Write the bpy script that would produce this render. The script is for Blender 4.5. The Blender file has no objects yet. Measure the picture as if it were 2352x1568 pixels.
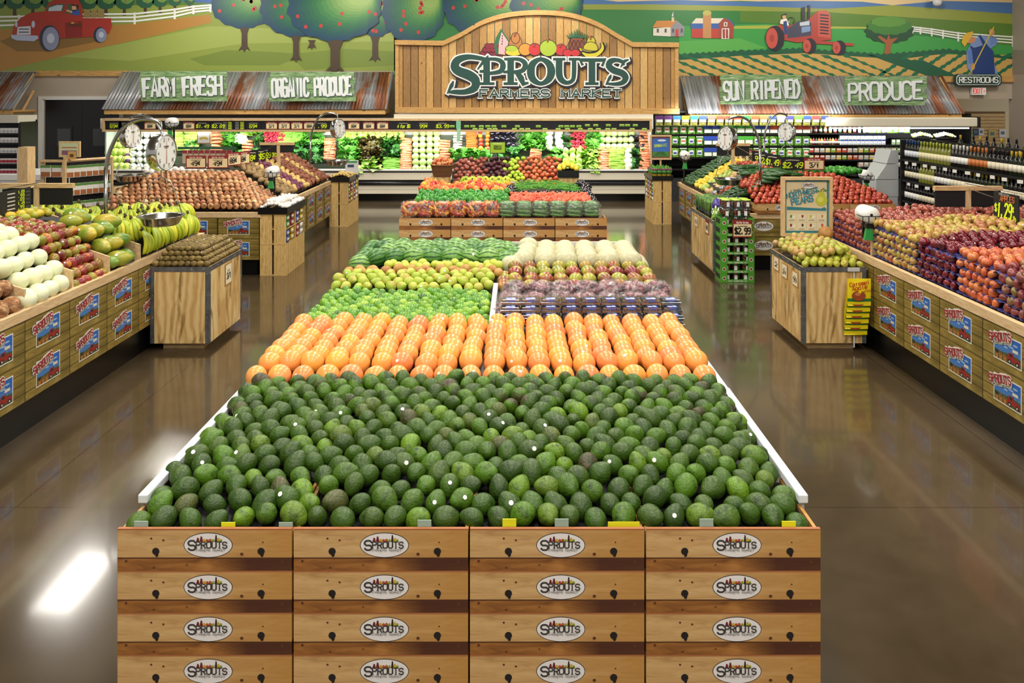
import bpy, bmesh, math, random
from math import sin, cos, pi, radians as R
from mathutils import Vector, Matrix, Euler, noise as MN
random.seed(7)
SC = bpy.context.scene
COL = SC.collection
# ---------------------------------------------------------------- camera, world, light, exposure
F, CX, HY, H = 1800.0, 1185.0, 225.0, 2.29      # focal length in pixels of the 2352x1568 frame, vanishing point, eye height
cam = bpy.data.cameras.new('camera'); cam.sensor_width = 36; cam.lens = 36*F/2352
cam.shift_x = -(CX-1176)/2352; cam.shift_y = -(784-HY)/2352; cam.clip_end = 200
camo = bpy.data.objects.new('camera', cam); COL.objects.link(camo)
camo.location = (0, 0, H); camo.rotation_euler = (pi/2, 0, 0); SC.camera = camo
SC.view_settings.view_transform = 'Standard'; SC.view_settings.look = 'None'
SC.view_settings.gamma = 1; SC.view_settings.use_curve_mapping = False
SC.view_settings.exposure = 0.22
SC.cycles.max_bounces = 6; SC.cycles.diffuse_bounces = 3; SC.cycles.glossy_bounces = 3
SC.cycles.transparent_max_bounces = 12; SC.cycles.transmission_bounces = 4
SC.cycles.caustics_reflective = False; SC.cycles.caustics_refractive = False
SC.cycles.use_denoising = True
wd = bpy.data.worlds.new('world'); SC.world = wd; wd.use_nodes = True
wd.node_tree.nodes['Background'].inputs[0].default_value = (1.0, .96, .9, 1)
wd.node_tree.nodes['Background'].inputs[1].default_value = .40

def area(name, loc, sx, sy, watt, col=(1, .95, .87), rot=(0, 0, 0)):
    l = bpy.data.lights.new(name, 'AREA'); l.shape = 'RECTANGLE'; l.size = sx; l.size_y = sy
    l.energy = watt; l.color = col
    o = bpy.data.objects.new(name, l); COL.objects.link(o); o.location = loc; o.rotation_euler = rot
    return o
CEIL = 5.45
LAMPS = [(x, y) for x in (-3.5, -.1, 3.1) for y in (-2.5, .8, 4.1, 7.4, 10.7, 14.0)] + [(-6.9, 12.3), (-6.9, 15.6), (11.0, 10.5), (11.0, 15.0)]
for x, y in LAMPS:
    area('ceiling_lamp_light', (x, y, CEIL-.16), .62, 1.5, 78 if abs(x) < 5 else 46 if x < 0 else 75)
# lights of the refrigerated cases, first and last in their canopies
area('case_area_light', (-3.0, 17.40, 1.575), 11.6, .10, 125, (1, 1, .97), (R(28), 0, 0))
area('case_area_light', (5.3, 17.02, 1.98), 3.7, .08, 24, (1, 1, .98), (R(52), 0, 0))  # added light, floats unseen before the hanging bags, no fixture there
area('case_area_light', (8.3, 17.34, 1.625), 3.0, .10, 17, (1, 1, .98), (R(30), 0, 0))
for x in (-7.5, -4.0, 0.3, 4.6, 8.0):                       # spot rail that washes the mural
    area('wall_wash_light', (x, 15.9, 5.2), .8, .3, 42, (1, .95, .86), (R(52), 0, 0))

# ---------------------------------------------------------------- helpers
def W(px, py, d):
    return Vector(((px-CX)*d/F, d, H-(py-HY)*d/F))
def XP(px, d): return (px-CX)*d/F
def ZP(py, d): return H-(py-HY)*d/F
def hexc(h):
    h = h.lstrip('#'); c = [int(h[i:i+2], 16)/255 for i in (0, 2, 4)]
    return tuple((x/12.92 if x <= .04045 else ((x+.055)/1.055)**2.4) for x in c) + (1,)

class NT:                                                     # short node-tree writer
    def __init__(s, name):
        m = bpy.data.materials.new(name); m.use_nodes = True
        s.mat, s.t = m, m.node_tree; s.b = s.t.nodes['Principled BSDF']
    def n(s, typ, **kw):
        n = s.t.nodes.new('ShaderNode'+typ)
        for k, v in kw.items():
            if k in n.inputs: n.inputs[k].default_value = v
            else: setattr(n, k, v)
        return n
    def l(s, a, b): s.t.links.new(a, b)
    def coord(s, kind='Object', scale=(1, 1, 1), rot=(0, 0, 0)):
        tc = s.n('TexCoord'); mp = s.n('Mapping'); mp.inputs['Scale'].default_value = scale; mp.inputs['Rotation'].default_value = rot
        s.l(tc.outputs[kind], mp.inputs[0]); return mp.outputs[0]
    def noise(s, vec, scale=5, detail=3, rough=.5, dist=0):
        n = s.n('TexNoise'); n.inputs['Scale'].default_value = scale; n.inputs['Detail'].default_value = detail
        n.inputs['Roughness'].default_value = rough; n.inputs['Distortion'].default_value = dist
        if vec is not None: s.l(vec, n.inputs['Vector'])
        return n.outputs['Fac']
    def ramp(s, fac, stops, mode='LINEAR'):
        r = s.n('ValToRGB'); r.color_ramp.interpolation = mode; e = r.color_ramp.elements
        while len(e) < len(stops): e.new(.5)
        for k, (p, c) in enumerate(stops):
            e[k].position = p; e[k].color = hexc(c) if isinstance(c, str) else (c, c, c, 1)
        s.l(fac, r.inputs[0]); return r.outputs[0]
    def mix(s, fac, a, b, mode='MIX'):
        m = s.n('Mix', data_type='RGBA', blend_type=mode)
        for v, i in ((fac, 0), (a, 6), (b, 7)):
            if isinstance(v, (int, float)): m.inputs[i].default_value = v
            elif isinstance(v, str): m.inputs[i].default_value = hexc(v)
            else: s.l(v, m.inputs[i])
        return m.outputs[2]
    def math(s, op, a, b=0.0):
        m = s.n('Math', operation=op)
        for k, v in enumerate((a, b)):
            if isinstance(v, (int, float)): m.inputs[k].default_value = v
            else: s.l(v, m.inputs[k])
        return m.outputs[0]
    def bump(s, h, strength=.2, dist=.01):
        b = s.n('Bump'); b.inputs['Strength'].default_value = strength; b.inputs['Distance'].default_value = dist
        s.l(h, b.inputs['Height']); s.l(b.outputs[0], s.b.inputs['Normal'])
    def rnd(s):
        return s.n('ObjectInfo').outputs['Random']
    def col(s, c): s.l(c, s.b.inputs['Base Color'])
    def set(s, **kw):
        for k, v in kw.items(): s.b.inputs[k.replace('_', ' ')].default_value = v

MATS = {}
def flat(hx, rough=.55, metal=0, spec=.5, emit=0, name=None):
    k = (hx, rough, metal, spec, emit)
    if k not in MATS:
        m = NT(name or 'paint_'+hx.strip('#')); c = hexc(hx)
        m.b.inputs['Base Color'].default_value = c
        m.set(Roughness=rough, Metallic=metal, Specular_IOR_Level=spec)
        if emit: m.b.inputs['Emission Color'].default_value = c; m.set(Emission_Strength=emit)
        MATS[k] = m.mat
    return MATS[k]

class MB:                                                     # collects shapes into ONE mesh
    step = .0004
    def __init__(s): s.v, s.f, s.m, s.k = [], [], [], 0
    def add(s, vs, fs, m=0):
        o = len(s.v); s.v += [tuple(v) for v in vs]; s.f += [tuple(i+o for i in f) for f in fs]; s.m += [m]*len(fs); return s
    def box(s, x0, x1, y0, y1, z0, z1, m=0):
        v = [(x, y, z) for x in (x0, x1) for y in (y0, y1) for z in (z0, z1)]
        return s.add(v, [(0, 1, 3, 2), (4, 6, 7, 5), (0, 4, 5, 1), (2, 3, 7, 6), (0, 2, 6, 4), (1, 5, 7, 3)], m)
    def poly(s, pts, m=0): return s.add(pts, [tuple(range(len(pts)))], m)
    def rect(s, x0, x1, z0, z1, y=0, m=0): return s.poly([(x0, y, z0), (x1, y, z0), (x1, y, z1), (x0, y, z1)], m)
    def prism(s, pts, y0, y1, m=0):                           # pts in the xz plane, counter-clockwise seen from -y
        n = len(pts); v = [(x, y0, z) for x, z in pts]+[(x, y1, z) for x, z in pts]
        return s.add(v, [tuple(range(n)), tuple(range(2*n-1, n-1, -1))]+[(i+n, (i+1) % n+n, (i+1) % n, i) for i in range(n)], m)
    def tube(s, pts, r, m=0, n=8, cap=True):
        pts = [Vector(p) for p in pts]; k = len(pts); rs = r if isinstance(r, (list, tuple)) else [r]*k
        up = None; vs, fs = [], []
        for i, p in enumerate(pts):
            t = (pts[min(i+1, k-1)]-pts[max(i-1, 0)]).normalized()
            if up is None: up = Vector((0, 0, 1)) if abs(t.z) < .9 else Vector((1, 0, 0))
            a = t.cross(up).normalized(); b = a.cross(t).normalized(); up = b
            vs += [p+(a*cos(q*2*pi/n)+b*sin(q*2*pi/n))*rs[i] for q in range(n)]
        for i in range(k-1):
            fs += [(i*n+q, i*n+(q+1) % n, (i+1)*n+(q+1) % n, (i+1)*n+q) for q in range(n)]
        if cap: fs += [tuple(range(n-1, -1, -1)), tuple(range((k-1)*n, k*n))]
        return s.add(vs, fs, m)
    def lathe(s, prof, n=16, m=0, at=(0, 0, 0), ax='z', fn=None):
        vs, fs = [], []
        for r, z in prof:
            for q in range(n):
                a = q*2*pi/n; p = (r*cos(a), r*sin(a), z)
                if fn: p = fn(p)
                if ax == 'y': p = (p[0], -p[2], p[1])
                elif ax == 'x': p = (p[2], p[0], p[1])
                vs.append((p[0]+at[0], p[1]+at[1], p[2]+at[2]))
        k = len(prof)
        for i in range(k-1): fs += [(i*n+q, i*n+(q+1) % n, (i+1)*n+(q+1) % n, (i+1)*n+q) for q in range(n)]
        fs += [tuple(range(n-1, -1, -1)), tuple(range((k-1)*n, k*n))]
        return s.add(vs, fs, m)
    def disc(s, x, z, rx, rz, y=0, m=0, n=24):
        return s.poly([(x+rx*cos(q*2*pi/n), y, z+rz*sin(q*2*pi/n)) for q in range(n)], m)
    def stroke(s, pts, w, y=0, m=0, y1=None):                 # polyline of constant or varying width in the xz plane
        k = len(pts); ws = w if isinstance(w, (list, tuple)) else [w]*k; s.k += 1; y -= s.step*(s.k % 7)
        L, Rr = [], []
        for i in range(k):
            a, b = pts[max(i-1, 0)], pts[min(i+1, k-1)]
            dx, dz = b[0]-a[0], b[1]-a[1]; q = math.hypot(dx, dz) or 1
            if 0 < i < k-1:                                   # mitre
                e1 = (pts[i][0]-a[0], pts[i][1]-a[1]); l1 = math.hypot(*e1) or 1
                c = max(.55, abs((e1[0]*dx+e1[1]*dz)/(l1*q)))
            else: c = 1
            nx, nz = -dz/q*ws[i]/2/c, dx/q*ws[i]/2/c
            L.append((pts[i][0]+nx, pts[i][1]+nz)); Rr.append((pts[i][0]-nx, pts[i][1]-nz))
        for i in range(k-1):
            q = [Rr[i], Rr[i+1], L[i+1], L[i]]; yy = y-s.step*.14*(i % 7)
            if y1 is None: s.poly([(a, yy, b) for a, b in q], m)
            else: s.prism(q, yy, y1, m)
        return s
    def xf(s, M, i0=0): s.v[i0:] = [tuple(M @ Vector(p)) for p in s.v[i0:]]; return s
    def build(s, name, mats, parent=None, smooth=False, loc=None, rz=0, bev=0, fix=False):
        me = bpy.data.meshes.new(name); me.from_pydata(s.v, [], s.f)
        for m in (mats if isinstance(mats, (list, tuple)) else [mats]): me.materials.append(m)
        me.polygons.foreach_set('material_index', s.m)
        if smooth: me.polygons.foreach_set('use_smooth', [True]*len(s.f))
        if fix:
            b = bmesh.new(); b.from_mesh(me); bmesh.ops.recalc_face_normals(b, faces=b.faces); b.to_mesh(me); b.free()
        me.update()
        o = bpy.data.objects.new(name, me); COL.objects.link(o)
        if parent is not None: o.parent = parent
        if loc is not None: o.location = loc
        if rz: o.rotation_euler.z = rz
        if bev:
            b = o.modifiers.new('bevel', 'BEVEL'); b.width = bev; b.segments = 2; b.limit_method = 'ANGLE'
        return o

def T(o, label, cat, group=None, kind=None):
    if label: o['label'] = label
    if cat: o['category'] = cat
    if group: o['group'] = group
    if kind: o['kind'] = kind
    return o
def E(name, loc, label, cat, group=None, rz=0):
    o = bpy.data.objects.new(name, None); COL.objects.link(o); o.location = loc; o.rotation_euler.z = rz
    o.empty_display_size = .1
    return T(o, label, cat, group)
def ST(o): o['kind'] = 'structure'; return o
def dup(o, loc=None, rz=None, label=None, group=None, parent=None, rot=None, sc=None):
    c = o.copy(); COL.objects.link(c)
    if parent is not None: c.parent = parent
    if loc is not None: c.location = loc
    if rz is not None: c.rotation_euler = (0, 0, rz)
    if rot is not None: c.rotation_euler = rot
    if sc is not None: c.scale = (sc, sc, sc) if isinstance(sc, (int, float)) else sc
    if label: c['label'] = label
    if group: c['group'] = group
    for ch in o.children: dup(ch, parent=c)
    return c
class Pro:                                                    # first use takes the prototype itself, later uses copy it
    def __init__(s, o): s.o, s.used = o, False
    def at(s, loc, rz=None, label=None, group=None, rot=None, sc=None):
        if s.used: return dup(s.o, loc, rz, label, group, None, rot, sc)
        s.used = True; o = s.o; o.location = loc
        if rz is not None: o.rotation_euler = (0, 0, rz)
        if rot is not None: o.rotation_euler = rot
        if sc is not None: o.scale = (sc, sc, sc) if isinstance(sc, (int, float)) else sc
        if label: o['label'] = label
        if group: o['group'] = group
        return o
U = random.uniform

# ---------------------------------------------------------------- stroke lettering (grid 4 wide, 6 high; ~ = rounded)
G = {'A': '00 26 40;12 32', 'B': '00 06 36 45 44 33 03;33 42 41 30 00', 'C': '~45 36 16 05 01 10 30 41', 'D': '00 06 26 44 42 20 00',
 'E': '46 06 00 40;03 33', 'F': '46 06 00;03 33', 'G': '~45 36 16 05 01 10 30 41 43;23 43', 'H': '00 06;40 46;03 43', 'I': '20 26',
 'J': '46 41 30 10 01', 'K': '00 06;46 03 40', 'L': '06 00 40', 'M': '00 06 22 46 40', 'N': '00 06 40 46', 'O': '~26 16 05 01 10 30 41 45 36 26',
 'P': '00 06 36 45 44 33 03', 'R': '00 06 36 45 44 33 03;23 40', 'S': '~45 36 16 05 04 13 33 42 41 30 10 01', 'T': '06 46;20 26',
 'U': '06 01 10 30 41 46', 'V': '06 20 46', 'W': '06 10 24 30 46', 'X': '00 46;06 40', 'Y': '06 23 46;23 20', 'Z': '06 46 00 40',
 '0': '~26 16 05 01 10 30 41 45 36 26', '1': '15 26 20', '2': '~05 16 36 45 44 00;00 40', '3': '~05 16 36 45 44 33 23;~23 33 42 41 30 10 01',
 '4': '30 36 02 42', '5': '46 06 03;~03 33 42 41 30 10 01', '6': '~45 36 16 04 01 10 30 41 42 33 13 02', '7': '06 46 10',
 '8': '~23 04 05 16 36 45 44 23 02 01 10 30 41 42 23', '9': '~43 13 04 05 16 36 45 42 30 10', '$': '~45 36 16 05 04 13 33 42 41 30 10 01;20 27',
 '¢': '~35 15 04 03 12 32;26 21', '/': '00 46', '.': '10 11', ',': '11 00', '-': '13 33', '>': '15 33 11',
 'a': '~34 14 03 01 10 30;34 30', 'b': '06 00 30 41 43 34 04', 'd': '36 30 10 01 03 14 34', 'e': '~02 42 43 34 14 03 01 10 30', 'f': '~36 26 15 10;04 34', 'g': '~34 14 03 02 11 31;34 30 10',
 'h': '06 00;~03 14 34 40', 'i': '20 24;25 26', 'l': '20 26', 'm': '00 04;~03 14 23 20;~23 34 43 40', 'n': '00 04;~03 14 34 40',
 'o': '~24 14 03 01 10 30 41 43 34 24', 'p': '00 04 34 43 41 30 01', 'r': '10 14;~13 24 34', 's': '~34 14 03 12 32 41 30 10 00', 't': '26 21 30;14 34',
 'u': '04 01 10 30 34;30 34', 'v': '04 20 44', 'w': '04 10 23 30 44', 'y': '04 21;44 10 00', 'c': '~34 14 03 01 10 30'}
def smooth(pts, closed=False, k=4):
    out = []; n = len(pts)
    for i in range(n-1):
        p0 = pts[i-1] if i else (pts[-2] if closed else pts[0]); p1, p2 = pts[i], pts[i+1]
        p3 = pts[i+2] if i+2 < n else (pts[1] if closed else pts[-1])
        for q in range(k):
            t = q/k
            out.append(tuple(.5*((2*p1[j])+(p2[j]-p0[j])*t+(2*p0[j]-5*p1[j]+4*p2[j]-p3[j])*t*t+(3*p1[j]-p0[j]-3*p2[j]+p3[j])*t**3) for j in range(len(p1))))
    return out+[pts[-1]]
def glyph(ch, k=3):
    res = []
    for part in G.get(ch, '').split(';'):
        if not part: continue
        sm = part[0] == '~'; pts = [(int(p[0]), int(p[1])) for p in part.strip('~').split()]
        res.append(smooth(pts, pts[0] == pts[-1], k) if sm else pts)
    return res
def text(mb, s, x, z, h, w, m=0, y=0, th=.13, slant=0, rot=0, serif=False, y1=None, grow=0, k=3, just='c', wob=0):
    """letters of height h; the whole string fits width w; (x, z) is the middle (just c) or the left end of the base line"""
    n = len(s); adv = w/n; gw = adv*.76; st = h*th
    i0 = len(mb.v); x0 = (-w/2 if just == 'c' else 0)+adv*.12
    for i, ch in enumerate(s):
        dz = wob*h*((i*37 % 5)-2)/2
        for pl in glyph(ch, k):
            pts = [(x0+i*adv+a/4*gw+slant*b/6*h, b/6*h+dz) for a, b in pl]
            if len(pts) > 1:                                   # square ends
                for e, f in ((0, 1), (-1, -2)):
                    dx, dz2 = pts[e][0]-pts[f][0], pts[e][1]-pts[f][1]; q = math.hypot(dx, dz2) or 1
                    c = st*.32+grow
                    pts[e] = (pts[e][0]+dx/q*c, pts[e][1]+dz2/q*c)
            mb.stroke(pts, st+2*grow, y, m, y1)
            if serif:
                for e, f in ((0, 1), (-1, -2)):
                    if abs(pl[e][0]-pl[f][0]) < 2.5 and pl[e][1] in (0, 6) and pl[e][1] != pl[f][1]:
                        q = pts[e]; hw = gw*.17+st*.5+grow
                        mb.stroke([(q[0]-hw, q[1]), (q[0]+hw, q[1])], st*.45+2*grow, y, m, y1)
    ca, sa = cos(rot), sin(rot)
    mb.v[i0:] = [(x+p[0]*ca-p[2]*sa, p[1], z+p[0]*sa+p[2]*ca) for p in mb.v[i0:]]
    return mb
# ---------------------------------------------------------------- materials
def wood(name, c1, c2, c3, scale=(1, 1, 1), rough=.55, knots=None, sc=9, tint=.0):
    """scale stretches the grain: small along the board. knots = colour of scattered knots"""
    m = NT(name); v = m.coord('Object', scale)
    n1 = m.noise(v, sc, 4, .6, 1.2); c = m.ramp(n1, [(.28, c3), (.5, c1), (.72, c2)])
    if tint:
        c = m.mix(m.math('MULTIPLY', m.rnd(), tint), c, c3, 'MULTIPLY')
    if knots:
        vo = m.n('TexVoronoi'); vo.inputs['Scale'].default_value = knots[1]; vo.inputs['Randomness'].default_value = 1
        m.l(m.coord('Object', knots[2]), vo.inputs['Vector'])
        c = m.mix(m.ramp(vo.outputs['Distance'], [(knots[3]*.5, 1.0), (knots[3], 0.0)]), c, knots[0])
    m.col(c); m.set(Roughness=rough); m.bump(n1, .08, .004)
    return m.mat
PINE = wood('pale_pine', '#d9b98a', '#e6cda2', '#c29a66', (6, .8, 6), .5)
PINE_X = wood('pale_pine_across', '#d6b27f', '#e4c99b', '#b98f58', (.8, 6, 6), .5, ('#6b4420', 3.2, (1, 1, 6), .10))
PINE_Z = wood('pale_pine_upright', '#d8b685', '#e6cb9c', '#c29a66', (7, 7, .8), .5)
CRATE_W = wood('crate_slats', '#d9b36e', '#e6c98a', '#a97f3c', (9, 9, 1.1), .6, ('#4d3312', 5, (1, 1, .6), .06))
def planks():
    out = []
    for k, (a, b, c) in enumerate([('#b98c4e', '#cda362', '#98703a'), ('#c79a59', '#dcb675', '#a87c42'), ('#97703f', '#ad8450', '#7c5930'), ('#d0a867', '#e0bd80', '#b18a50')]):
        out.append(wood('cedar_plank', a, b, c, (9, 9, .9), .55, ('#4a2c12', 2.6, (1.6, 1, 1.0), .085)))
    return out
CEDAR = planks()
CEDAR_X = wood('cedar_trim', '#c99b58', '#dab274', '#a87a3e', (.7, 7, 7), .55, ('#5a3513', 2.4, (1, 1.2, 2.2), .09))
# flamed plywood of the free-standing bins
def plywood():
    m = NT('flamed_plywood'); v = m.coord('Object', (3.0, 3.0, .9))
    n1 = m.noise(m.coord('Object', (2.6, 2.6, .75)), 2.2, 4, .6, 1.8); w = m.n('TexWave', wave_type='BANDS', bands_direction='X')
    w.inputs['Scale'].default_value = 1.6; w.inputs['Distortion'].default_value = 9; w.inputs['Detail'].default_value = 3; w.inputs['Detail Scale'].default_value = 1.3
    m.l(v, w.inputs['Vector'])
    c = m.ramp(w.outputs['Fac'], [(.0, '#c9a162'), (.5, '#dcb878'), (1, '#e4c68c')])
    c = m.mix(m.ramp(n1, [(.53, 0.0), (.70, .85)]), c, '#7a5518'); m.col(c); m.set(Roughness=.5)
    return m.mat
PLY = plywood()
def crate_print():                                             # printed pine-board carton; local x 0..w, z 0..h
    m = NT('printed_pine_carton'); v = m.coord('Object', (1.3, 5, 9))
    n1 = m.noise(v, 4, 4, .6, .8)
    sep = m.n('SeparateXYZ'); m.l(m.n('TexCoord').outputs['Object'], sep.inputs[0])
    up = m.ramp(n1, [(.3, '#b08450'), (.5, '#c99f66'), (.7, '#d8b27a')])
    warm = m.ramp(m.math('MULTIPLY', sep.outputs[0], 1.6), [(.35, 0.0), (.95, .75)])
    up = m.mix(warm, up, '#b98236')
    lo = m.ramp(n1, [(.3, '#6d3f1a'), (.5, '#96602a'), (.7, '#b37a3c')])
    lo = m.mix(m.ramp(m.math('MULTIPLY', sep.outputs[0], 1.6), [(.5, 0.0), (.72, .92)]), lo, '#451f10')
    c = m.mix(m.math('LESS_THAN', sep.outputs[2], .043), up, lo)
    ed = m.math('LESS_THAN', m.math('ABSOLUTE', m.math('SUBTRACT', sep.outputs[2], .043)), .0022)
    c = m.mix(ed, c, '#4e2b10')
    c = m.mix(m.math('GREATER_THAN', sep.outputs[2], .139), c, '#a8683c')
    m.col(c); m.set(Roughness=.6); return m.mat
CRATE_P = crate_print()
def olive_print():                                             # carton printed as old olive-stained planks
    m = NT('printed_olive_carton'); v = m.coord('Object', (1.2, 4, 8))
    n1 = m.noise(v, 3.5, 4, .6, 1.0); n2 = m.noise(m.coord('Object'), 3.2, 2)
    c = m.ramp(n1, [(.28, '#6f5a20'), (.5, '#98803a'), (.72, '#b89f58')])
    c = m.mix(m.ramp(n2, [(.35, .0), (.7, .65)]), c, '#5b4f16')
    sep = m.n('SeparateXYZ'); m.l(m.n('TexCoord').outputs['Object'], sep.inputs[0])
    fr = m.math('FRACT', m.math('DIVIDE', m.math('ADD', sep.outputs[2], .012), .0693))
    c = m.mix(m.math('LESS_THAN', fr, .07), c, '#2e2409')
    for lim, op in ((.006, 'LESS_THAN'), (.527, 'GREATER_THAN')):
        c = m.mix(m.math('MULTIPLY', m.math(op, sep.outputs[0], lim), .7), c, '#2e2409')
    m.col(c); m.set(Roughness=.55); return m.mat
OLIVE = olive_print()
def rust():
    m = NT('rusty_corrugated_metal')
    tc = m.n('TexCoord'); sep = m.n('SeparateXYZ'); m.l(tc.outputs['Object'], sep.inputs[0])
    v = m.coord('Object', (1.5, .22, .22)); n1 = m.noise(v, 1.3, 4, .65, .6)
    n2 = m.noise(m.coord('Object', (9, .35, .35)), 2.0, 4, .6); n3 = m.noise(m.coord('Object', (1, .8, .8)), 1.0, 3, .6, 1)
    c = m.ramp(n2, [(.3, '#6d6f73'), (.5, '#989a9d'), (.7, '#b8babc')])
    ru = m.ramp(n2, [(.25, '#4a3028'), (.45, '#7d4c36'), (.6, '#a5683e'), (.75, '#86706a')])
    c = m.mix(m.ramp(m.math('ADD', m.math('MULTIPLY', n1, .65), m.math('MULTIPLY', n3, .35)), [(.49, 0.0), (.57, 1.0)]), c, ru)
    m.col(c); m.set(Roughness=.45, Metallic=.35); return m.mat
RUST = rust()
def green_sign():
    m = NT('weathered_green_boards'); n1 = m.noise(m.coord('Object', (1.3, 3, 14)), 3.2, 4, .65, .6)
    c = m.ramp(n1, [(.36, '#4f7a44'), (.52, '#86a670'), (.62, '#a9c193'), (.70, '#e6ebdc')])
    sep = m.n('SeparateXYZ'); m.l(m.n('TexCoord').outputs['Object'], sep.inputs[0])
    fr = m.math('FRACT', m.math('DIVIDE', sep.outputs[2], .135))
    m.col(m.mix(m.math('LESS_THAN', fr, .045), c, '#2d4a26')); m.set(Roughness=.6); return m.mat
GSIGN = green_sign()
def floor_mat():
    m = NT('polished_brown_concrete'); geo = m.n('NewGeometry'); sep = m.n('SeparateXYZ'); m.l(geo.outputs['Position'], sep.inputs[0])
    n1 = m.noise(geo.outputs['Position'], .55, 4, .6, .4); n2 = m.noise(geo.outputs['Position'], 5, 4, .6)
    c = m.ramp(n1, [(.3, '#3a2f20'), (.5, '#463a29'), (.7, '#524533')])
    c = m.mix(.25, c, m.ramp(n2, [(.3, '#382c1a'), (.7, '#5c4d38')]))
    for o, off in ((1, 4.385), (0, -2.8)):
        fr = m.math('ABSOLUTE', m.math('SUBTRACT', m.math('FRACT', m.math('ADD', m.math('DIVIDE', m.math('SUBTRACT', sep.outputs[o], off), 2.96), 20.5)), .5))
        c = m.mix(m.math('MULTIPLY', m.math('LESS_THAN', fr, .0015), .7), c, '#2a2015')
    m.col(c); r = m.ramp(n1, [(.3, .13), (.7, .19)]); m.l(r, m.b.inputs['Roughness'])
    m.set(Specular_IOR_Level=.62, Coat_Weight=.55, Coat_Roughness=.07); return m.mat
FLOOR = floor_mat()
STEEL = flat('#c9c9c6', .16, 1, name='polished_steel'); GALV = None
def galv():
    m = NT('galvanised_angle'); n = m.noise(m.coord('Object'), 14, 2)
    m.col(m.ramp(n, [(.3, '#6d7176'), (.7, '#92979b')])); m.set(Roughness=.36, Metallic=.75); return m.mat
GALV = galv()
BLACK = flat('#0c0c0d', .45, name='black_plastic'); KICK = flat('#0b0b0c', .3, name='black_kickboard'); WHITE = flat('#efeee9', .35, name='white_enamel')
CREAM = flat('#e7dfc8', .4, name='cream_enamel'); TAUPE = flat('#b9ab98', .6, name='wall_paint'); CHALK = flat('#121314', .55, name='chalkboard')
GREYW = flat('#c9ced0', .35, .1, name='grey_enamel')
LIME_INK = flat('#d9f01c', .5, name='lime_chalk'); WHITE_INK = flat('#f4f4f0', .5, name='white_print'); BLK_INK = flat('#141210', .5, name='black_print')
RED_INK = flat('#a3262a', .5, name='red_print'); PARCH = flat('#ecd9a8', .55, name='parchment_card'); MAROON = flat('#8c2a22', .5, name='maroon_card')
DKGREEN = flat('#1f4b42', .45, name='dark_green_paint')
def film(name, tint='#ffffff', fac=.16, rough=.08):            # clear plastic film or clamshell
    m = NT(name); t = m.n('BsdfTransparent'); t.inputs[0].default_value = hexc(tint)
    g = m.n('BsdfGlossy'); g.inputs['Roughness'].default_value = rough
    fr = m.n('LayerWeight'); fr.inputs['Blend'].default_value = .25
    mx = m.n('MixShader'); m.l(m.math('ADD', m.math('MULTIPLY', fr.outputs['Facing'], .5), fac), mx.inputs[0])
    m.l(t.outputs[0], mx.inputs[1]); m.l(g.outputs[0], mx.inputs[2])
    out = m.t.nodes['Material Output']; m.l(mx.outputs[0], out.inputs[0]); return m.mat
FILM = film('clear_film'); CLAM = film('clear_clamshell', '#eef4f2', .2, .12)

def fruit(name, cols, rough=.4, noise=None, bump=None, coat=0, spec=.5, end=None, lenti=None):
    """cols: colours one fruit may take as a whole; noise=(scale, lo, hi, colour) patches; end=(z, colour) the stem end; lenti=(scale, colour, size) specks"""
    m = NT(name); cols = cols*2 if len(cols) == 1 else cols; n = len(cols)
    c = m.ramp(m.rnd(), [(i/max(1, n-1) if n > 1 else 0, h) for i, h in enumerate(cols)])
    if noise:
        for sc, lo, hi, cc in (noise if isinstance(noise, list) else [noise]):
            ad = m.n('VectorMath', operation='ADD'); m.l(m.coord('Object'), ad.inputs[0])
            cb = m.n('CombineXYZ'); m.l(m.math('MULTIPLY', m.rnd(), 37.0), cb.inputs[0]); m.l(cb.outputs[0], ad.inputs[1])
            f = m.noise(ad.outputs[0], sc, 3, .55)
            c = m.mix(m.ramp(f, [(lo, 0.0), (hi, 1.0)]), c, cc)
    if lenti:
        vo = m.n('TexVoronoi'); vo.inputs['Scale'].default_value = lenti[0]; m.l(m.coord('Object'), vo.inputs['Vector'])
        c = m.mix(m.ramp(vo.outputs['Distance'], [(lenti[2]*.6, .8), (lenti[2], 0.0)]), c, lenti[1])
    if end:
        sep = m.n('SeparateXYZ'); m.l(m.n('TexCoord').outputs['Object'], sep.inputs[0])
        c = m.mix(m.ramp(m.math('MULTIPLY', sep.outputs[2], 1/end[0]), [(.72, 0.0), (1, 1.0)]), c, end[1])
    m.col(c); m.set(Roughness=rough, Coat_Weight=coat, Specular_IOR_Level=spec, Coat_Roughness=.12)
    if bump:
        m.bump(m.noise(m.coord('Object'), bump[0], 2, .5), bump[1], bump[2])
    return m.mat
def stripes():
    m = NT('watermelon_rind'); sep = m.n('SeparateXYZ'); m.l(m.n('TexCoord').outputs['Object'], sep.inputs[0])
    a = m.math('ARCTAN2', sep.outputs[1], sep.outputs[0]); n = m.noise(m.coord('Object', (1, 1, 1.4)), 12, 3, .5)
    n2 = m.noise(m.coord('Object'), 40, 3)
    f = m.math('ADD', m.math('MULTIPLY', a, 13/(2*pi)), m.math('MULTIPLY', n, .9)); s = m.math('PINGPONG', f, .5)
    s = m.math('ADD', s, m.math('MULTIPLY', m.math('SUBTRACT', n2, .5), .15))
    base = m.ramp(m.rnd(), [(0, '#326f26'), (.35, '#578f38'), (.6, '#6ca044'), (1, '#8ab558')])
    dk = m.ramp(m.rnd(), [(0, '#1b4419'), (1, '#2b5a23')])
    m.col(m.mix(m.ramp(s, [(.10, 1.0), (.24, 0.0)]), base, dk)); m.set(Roughness=.42, Coat_Weight=.08); return m.mat
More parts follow.
